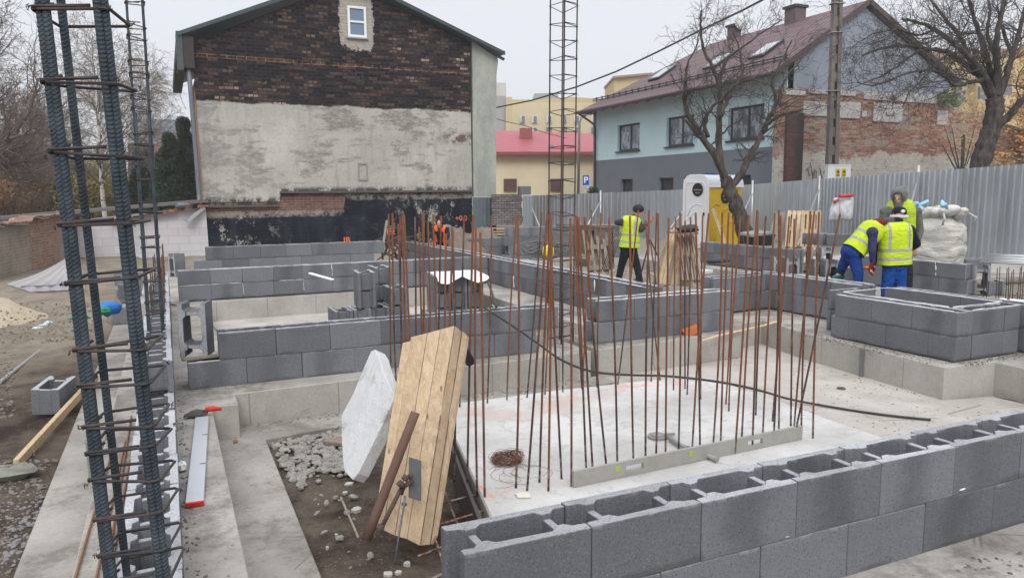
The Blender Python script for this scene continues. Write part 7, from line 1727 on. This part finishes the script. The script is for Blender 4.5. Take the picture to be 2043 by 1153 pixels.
def person(loc,label,J,mats,opt,group=None):
    """J: world joints; hip, chest, neck, head, shL, elL, wrL, shR..., hpL, knL, anL ..."""
    root=empty('person',loc,0,label,'person'); o=Vector(loc); j={k:Vector(v)-o for k,v in J.items()}
    W=opt.get('s',1.); up=(j['neck']-j['chest']).normalized(); hu=(j['head']-j['neck']).normalized()
    face=Vector(opt['face'])
    b=MB(); xr=Vector(opt['right']).normalized()
    b.caps(j['neck']-up*.04,j['head']-hu*.03,.058*W,.055*W,10)
    b.caps(j['hip'],j['chest'],.10*W,.12*W,12)
    hm=head(b,j['head'],opt.get('hup',hu),face,W*opt.get('hs',1.08))
    for s in 'LR':
        b.caps(j['sh'+s],j['el'+s],.046*W,.04*W); b.caps(j['el'+s],j['wr'+s],.038*W,.026*W); b.caps(j['chest'],j['sh'+s],.09*W,.05*W)
        b.caps(j['hp'+s],j['kn'+s],.07*W,.052*W); b.caps(j['kn'+s],j['an'+s],.050*W,.035*W); b.caps(j['hip'],j['hp'+s],.075*W,.07*W)
        b.caps(j['an'+s],j['an'+s]+Vector(opt['toe'+s])*.12-Vector((0,0,.04)),.036,.03)
        hand(b,j['wr'+s],(j['hd'+s]-j['wr'+s]),opt.get('palm',(0,0,-1)),1.)
    ob_=b.build('body',SKIN,root); remesh(ob_,.0075,1); bake(ob_)
    # jacket with sleeves
    m=MB(); 
    m.caps(j['hip']+up*.03,j['chest'],.135*W,.15*W,14); m.caps(j['hip']-xr*.05*W,j['hip']+xr*.05*W,.12*W,.12*W,12)
    m.caps(j['shL']-up*.035,j['shR']-up*.035,.085*W,.085*W,12); m.caps(j['chest'],j['neck'],.12*W,.078*W,12)
    for s in 'LR': m.caps(j['sh'+s]-up*.02,j['el'+s],.072*W,.058*W); m.caps(j['el'+s],j['wr'+s],.058*W,.042*W)
    q=m.build('jacket',mats['jacket'],root); remesh(q,.016,3); bake(q)
    t=MB(); t.caps(j['hip']-xr*.06,j['hip']+xr*.06,.13*W,.13*W,12)
    for s in 'LR': t.caps(j['hip']*.35+j['hp'+s]*.65,j['kn'+s],.108*W,.080*W); t.caps(j['kn'+s],j['an'+s]+Vector((0,0,.02)),.078*W,.064*W)
    q=t.build('trousers',mats['trousers'],root); remesh(q,.016,2); bake(q)
    for s in 'LR':
        t=MB(); f=Vector(opt['toe'+s]).normalized(); a=j['an'+s]; t.caps(a+Vector((0,0,.06)),a-Vector((0,0,.03)),.052,.05); t.caps(a-Vector((0,0,.045)),a+f*.15-Vector((0,0,.055)),.045,.042); t.caps(a-f*.04-Vector((0,0,.05)),a+f*.1-Vector((0,0,.055)),.042,.042)
        q=t.build('boot',mats.get('boot',BLACKP),root); remesh(q,.012,1); bake(q)
    if 'glove' in mats:
        for s in 'LR':
            t=MB(); hand(t,j['wr'+s],(j['hd'+s]-j['wr'+s]),opt.get('palm',(0,0,-1)),1.22); q=t.build('glove',mats['glove'],root); remesh(q,.008,1); bake(q)
    # vest: lofted shell in a frame whose z runs up the back
    a=j['vest0']; c=j['vest1']; z=(c-a).normalized(); x=(xr-z*xr.dot(z)).normalized(); y=z.cross(x); L=(c-a).length; vw=opt.get('vw',.25); vd=opt.get('vd',.165)
    V=MB(); nu=28; prof=[(0,1.0,1.0),(.012,1.0,1.0),(.25,.97,.95),(.5,.96,.98),(.7,.98,1.02),(.84,.97,1.),(.93,.90,.86),(.985,.72,.62),(1.02,.42,.42)]
    for (tz,kx,ky) in prof:
        for i in range(nu):
            ph=2*PI*i/nu; cx,sx=math.cos(ph),math.sin(ph); px=math.copysign(abs(cx)**.75,cx)*vw*kx; py=math.copysign(abs(sx)**.8,sx)*vd*ky
            py+=opt.get('bend',0)*(tz-.5)**2*-1
            w=1+.02*math.sin(ph*5+tz*7)+.012*math.sin(ph*9-tz*11); V.v.append((px*w,py*w,tz*L))
    for r in range(len(prof)-1):
        for i in range(nu): V.face([r*nu+i,r*nu+(i+1)%nu,(r+1)*nu+(i+1)%nu,(r+1)*nu+i],0,True)
    q=V.build('vest',mats['vest'],root); M=Matrix((x,y,z)).transposed().to_4x4(); M.translation=a; q.matrix_local=M
    sd=q.modifiers.new('t','SOLIDIFY'); sd.thickness=.008; sd.offset=-1; ss=q.modifiers.new('s','SUBSURF'); ss.levels=1; ss.render_levels=1
    return root,j,hm
wr_=Vector((_r0.x,_r0.y,0)); TOW=-_hf
# 1 back view, yellow vest
D=11.3; loc=A(1785,600,D); loc.z=-.3
J=dict(hip=A(1785,527,D),chest=A(1786,468,D),neck=A(1791,441,D+.03),head=A(1794,428,D+.10),shL=A(1757,455,D),elL=A(1746,490,D+.12),wrL=A(1760,512,D+.32),hdL=A(1768,516,D+.42),shR=A(1816,455,D),elR=A(1830,487,D+.10),wrR=A(1812,500,D+.34),hdR=A(1802,503,D+.44),
 hpL=A(1771,535,D),knL=A(1768,578,D+.02),anL=A(1767,630,D),hpR=A(1799,535,D),knR=A(1797,578,D+.03),anR=A(1799,632,D),vest0=A(1785,528,D),vest1=A(1786,444,D))
jd=cloth('navy_jacket',(.016,.02,.035)); tb=cloth('bright_blue_work_trousers',(.012,.085,.36))
root,j,hm=person(loc,'worker seen from behind in yellow vest, blue trousers and dark cap',J,dict(jacket=jd,trousers=tb,vest=YV),dict(face=_hf+Vector((0,0,-.4)),right=wr_,toeL=_hf,toeR=_hf,vw=.248,vd=.17))
mb=MB(); mb.ell(j['head']+Vector((0,0,.035)),.098,.112,.088,0,16,10); q=mb.build('cap',cloth('black_cap',(.02,.021,.025)),root)
mb=MB(); mb.tube([j['head']+Vector((.10*math.cos(a),.112*math.sin(a),-.035+.0*a)) for a in [i*PI/8 for i in range(17)]],.030,8); q=mb.build('grey_headband',simple('pale_grey_fleece',(.50,.50,.49),.9,.2,20,.5),root)
mb=MB(); c=j['head']-_hf*.108+Vector((0,0,.048)); mb.ell(c,.045,.02,.028,0,10,6); mb.build('cap_patch',WHITEP,root)
# 2 bending worker, left
D=11.35; loc=A(1700,590,D); loc.z=.0
h=Vector((0,0,0))
J=dict(hip=A(1698,503,D),chest=A(1736,463,D-.02),neck=A(1758,449,D),head=A(1769,448,D+.02),shL=A(1748,452,D+.22),elL=A(1752,490,D+.2),wrL=A(1748,518,D+.12),hdL=A(1742,528,D+.1),shR=A(1744,462,D-.2),elR=A(1740,498,D-.24),wrR=A(1741,524,D-.2),hdR=A(1737,536,D-.18),
 hpL=A(1693,510,D+.1),knL=A(1683,527,D+.12),anL=A(1677,546,D+.25),hpR=A(1706,515,D-.08),knR=A(1712,545,D-.12),anR=A(1712,590,D-.1),vest0=A(1702,501,D),vest1=A(1752,447,D))
td=cloth('dark_blue_work_trousers',(.015,.05,.24)); jp=cloth('purple_navy_jacket',(.05,.045,.13)); RG=cloth('dark_red_glove',(.25,.025,.03))
YV2=m_vest('yellow_hi_vis_bent',(.62,.80,.015),h1=(.13,.175),h2=(.27,.315),vx=(.9,.95))
sp=(A(1752,447,D)-A(1702,501,D)).normalized(); side=(_hf*-1.).cross(sp).normalized()
root,j,hm=person(loc,'bending worker in yellow vest and blue trousers reaching down with a red glove',J,dict(jacket=jp,trousers=td,vest=YV2,glove=RG,boot=simple('teal_shoe',(.02,.12,.14),.6)),dict(face=wr_*.5+Vector((0,0,-.8)),hup=wr_+Vector((0,0,.3)),right=TOW,toeL=(-wr_*.8+TOW*.5),toeR=(TOW),vw=.215,vd=.165))
mb=MB(); c=j['head']+wr_*.02+Vector((0,0,.03)); mb.ell(c,.115,.11,.085,0,16,10); mb.ell(c+wr_*.09+Vector((0,0,-.04)),.07,.08,.02,0,12,6); mb.build('cap',cloth('grey_cap',(.10,.10,.105)),root)
mb=MB(); c=(j['neck']*.6+j['chest']*.4)+Vector((0,0,.07)); M=Matrix((wr_,_hf,Vector((0,0,1)))).transposed(); mb.ell(c,.15,.16,.065,0,16,8,rot=M@Matrix.Rotation(-.2,3,'Y')); mb.build('hood',cloth('dark_red_hood',(.17,.022,.035)),root)
mb=MB(); c=j['wrR']-o*0 if False else j['hdR']+Vector((0,0,.02))-wr_*.06; mb.ell(c,.05,.035,.02,0,10,6); qq=mb.build('orange_tool',simple('orange_handle',(.75,.12,.02),.5)); qq.location=loc; tag(qq,'orange handled tool held by the bending worker','hand tool')
# 3 hooded man facing
D=11.95; loc=A(1797,610,D); loc.z=-.0
TW0,WR0=TOW.copy(),wr_.copy(); TOW=Vector((-loc.x,-loc.y,0)).normalized(); TOW=(TOW*.9-WR0*.28).normalized(); wr_=Vector((-TOW.y,TOW.x,0))
J=dict(hip=A(1798,498,D),chest=A(1797,438,D),neck=A(1796,414,D),head=A(1794,392,D-.06),shL=A(1828,418,D),elL=A(1836,460,D-.02),wrL=A(1828,492,D-.14),hdL=A(1824,505,D-.18),shR=A(1766,418,D),elR=A(1757,460,D-.02),wrR=A(1765,492,D-.14),hdR=A(1768,505,D-.18),
 hpL=A(1810,505,D),knL=A(1811,550,D-.03),anL=A(1811,598,D),hpR=A(1785,505,D),knR=A(1783,550,D-.03),anR=A(1783,598,D),vest0=A(1797,492,D),vest1=A(1797,399,D))
gj=cloth('grey_green_jacket',(.14,.145,.125))
YV3=m_vest('yellow_hi_vis_dull',(.50,.66,.03),stripes=False)
root,j,hm=person(loc,'man with a grey hood and open yellow vest looking down at the others',J,dict(jacket=gj,trousers=cloth('dark_trousers',(.03,.03,.035)),vest=YV3),dict(face=TOW+Vector((0,0,-.55)),hup=Vector((0,0,1))-TOW*-.15,right=-wr_,toeL=TOW,toeR=TOW,vw=.222,vd=.155,hs=1.1))
# open front of the vest: jacket panel down the middle
mb=MB(); mb.caps(j['vest0']+TOW*.145,j['vest1']+TOW*.085-Vector((0,0,.05)),.075,.085,14); mb.build('jacket_front',gj,root)
mb=MB(); c=j['neck']+TOW*.10+Vector((0,0,-.05)); mb.ell(c,.055,.05,.14,0,12,8); mb.build('dark_scarf',cloth('dark_scarf_cloth',(.03,.03,.035)),root)
hd=j['head']; mb=MB(); ff=(TOW+Vector((0,0,-.45))).normalized(); upv=Vector((0,0,1)); x=ff.cross(upv).normalized(); uu=x.cross(ff)
nu,nv=20,9
for jj in range(nv+1):
    th=.72+(PI-.72)*jj/nv
    for i in range(nu):
        ph=2*PI*i/nu; p=hd+uu*.012-ff*.012+ff*math.cos(th)*.142+(x*math.cos(ph)*.122+uu*math.sin(ph)*.152)*math.sin(th)*(1 if jj else .92); mb.v.append(tuple(p))
for jj in range(nv):
    for i in range(nu): mb.face([jj*nu+i,(jj+1)*nu+i,(jj+1)*nu+(i+1)%nu,jj*nu+(i+1)%nu],0,True)
q=mb.build('hood',cloth('grey_hood_fleece',(.19,.195,.19)),root,fix=True); sd=q.modifiers.new('t','SOLIDIFY'); sd.thickness=.014
mb=MB(); mb.ell(hd+upv*.028-ff*.012,.095,.1,.1,0,14,9); mb.build('dark_beanie',cloth('dark_beanie_knit',(.04,.04,.045)),root)
for k in (-1,1): mb=MB(); mb.ell(hd+ff*.095+x*.034*k+uu*.004,.013,.008,.007,0,8,6); mb.build('eye',simple('dark_eye',(.04,.03,.03),.4) if 'dark_eye' not in bpy.data.materials else bpy.data.materials['dark_eye'],root)
TOW,wr_=TW0,WR0
# 4 worker with the tripod, three-quarter back view
D=15.2; loc=A(1255,575,D); loc.z=-.3
J=dict(hip=A(1254,492,D),chest=A(1259,450,D),neck=A(1266,434,D-.02),head=A(1274,421,D-.03),shL=A(1243,440,D+.05),elL=A(1231,444,D-.25),wrL=A(1239,447,D-.1),hdL=A(1246,450,D+.02),shR=A(1275,444,D-.02),elR=A(1279,459,D-.15),wrR=A(1290,447,D-.1),hdR=A(1297,443,D-.1),
 hpL=A(1247,497,D),knL=A(1240,530,D+.05),anL=A(1233,565,D),hpR=A(1263,497,D),knR=A(1271,532,D-.1),anR=A(1278,570,D-.25),vest0=A(1255,494,D),vest1=A(1259,431,D))
rgt=(wr_*.9+_hf*-.45).normalized()
root,j,hm=person(loc,'worker in yellow vest and dark trousers raising his arms by the tripod',J,dict(jacket=cloth('dark_grey_maroon_jacket',(.06,.045,.055)),trousers=cloth('black_trousers',(.016,.017,.022)),vest=m_vest('yellow_hi_vis_mid',(.60,.80,.02),h1=(.09,.135),h2=(.24,.285),vx=(.115,.155)),glove=cloth('orange_red_glove',(.5,.09,.04))),dict(face=wr_*.8-_hf*.1+Vector((0,0,-.5)),right=rgt,toeL=(wr_+_hf*.3).normalized(),toeR=(wr_-_hf*.5).normalized(),vw=.215,vd=.155,palm=(0,0,1)))
mb=MB(); c=j['head']-wr_*.004+Vector((0,0,.035)); mb.ell(c,.112,.116,.10,0,16,10,.05,2); mb.build('hair',HAIR,root)
# 5 crouching worker in orange vest far back
D=20.; loc=A(878,490,D); loc.z=.0
J=dict(hip=A(879,486,D),chest=A(878,463,D-.12),neck=A(878,451,D-.2),head=A(877,446,D-.28),shL=A(891,455,D-.15),elL=A(894,471,D-.3),wrL=A(890,480,D-.4),hdL=A(889,485,D-.42),shR=A(866,455,D-.15),elR=A(862,471,D-.3),wrR=A(866,481,D-.4),hdR=A(866,487,D-.42),
 hpL=A(886,488,D),knL=A(889,490,D-.3),anL=A(886,503,D-.1),hpR=A(872,488,D),knR=A(869,490,D-.3),anR=A(872,503,D-.1),vest0=A(879,484,D),vest1=A(878,450,D-.14))
n=NT('orange_hi_vis'); s=n.sep(n.obj); n.out(n.mix(n.math('LESS_THAN',n.math('ABSOLUTE',s[0]),n.math('MULTIPLY_ADD',s[2],-.06,.075)),(.85,.13,.015),(.02,.02,.03)),.6)
root,j,hm=person(loc,'crouching worker in an orange vest by the tar painted wall',J,dict(jacket=jd,trousers=cloth('black_work_trousers',(.02,.02,.025)),vest=n.mat,glove=cloth('orange_glove',(.65,.12,.05))),dict(face=TOW+Vector((0,0,-1.2)),right=-wr_,toeL=TOW,toeR=TOW,vw=.2,vd=.14,s=.95))
mb=MB(); mb.ell(j['head']+Vector((0,0,.02))-TOW*.01,.1,.11,.1,0,14,9); mb.build('hair',HAIR,root)
# ------------------------------------------------------------------ overcast daylight
SUN_EL,SUN_AZ=R(42),R(200)
w=bpy.data.worlds.new('World'); sc.world=w; w.use_nodes=True; nt=w.node_tree; nn=nt.nodes; bg=nn['Background']
sky=nn.new('ShaderNodeTexSky'); sky.sky_type='NISHITA'; sky.sun_disc=False; sky.sun_elevation=SUN_EL; sky.sun_rotation=SUN_AZ; sky.air_density=1.; sky.dust_density=6.; sky.ozone_density=1.
hs_=nn.new('ShaderNodeHueSaturation'); hs_.inputs['Saturation'].default_value=.22; nt.links.new(sky.outputs[0],hs_.inputs['Color'])
mx=nn.new('ShaderNodeMix'); mx.data_type='RGBA'; mx.inputs[0].default_value=.82; nt.links.new(hs_.outputs[0],mx.inputs[6]); mx.inputs[7].default_value=(7.75,8.0,8.55,1)
tc=nn.new('ShaderNodeTexCoord'); sp=nn.new('ShaderNodeSeparateXYZ'); nt.links.new(tc.outputs['Generated'],sp.inputs[0])
mr=nn.new('ShaderNodeMapRange'); mr.interpolation_type='SMOOTHSTEP'; nt.links.new(sp.outputs[2],mr.inputs[0])
for i_,v_ in enumerate((.25,.95,1.,2.1)): mr.inputs[1+i_].default_value=v_
vm=nn.new('ShaderNodeVectorMath'); vm.operation='SCALE'; nt.links.new(mx.outputs[2],vm.inputs[0]); nt.links.new(mr.outputs[0],vm.inputs['Scale'])
nt.links.new(vm.outputs[0],bg.inputs['Color']); bg.inputs['Strength'].default_value=.10; sc.view_settings.exposure=.27
sun=bpy.data.lights.new('sun','SUN'); sun.energy=1.0; sun.angle=R(25); sun.color=(1,.97,.93); so=bpy.data.objects.new('sun',sun); COL.objects.link(so)
so.rotation_euler=(R(90)-SUN_EL,0,PI-SUN_AZ)

# ------------------------------------------------------------------ damp autumn air
hz=NT('haze_air'); hz.n.remove(hz.b); pv=hz.n.new('ShaderNodeVolumePrincipled'); pv.inputs['Color'].default_value=(.93,.95,1,1); pv.inputs['Density'].default_value=.0014; pv.inputs['Anisotropy'].default_value=.3
hz.l.new(pv.outputs[0],hz.n['Material Output'].inputs['Volume'])
mb=MB(); mb.box(-560,-560,-1.9,560,560,17); tag(mb.build('haze',hz.mat),kind='stuff')
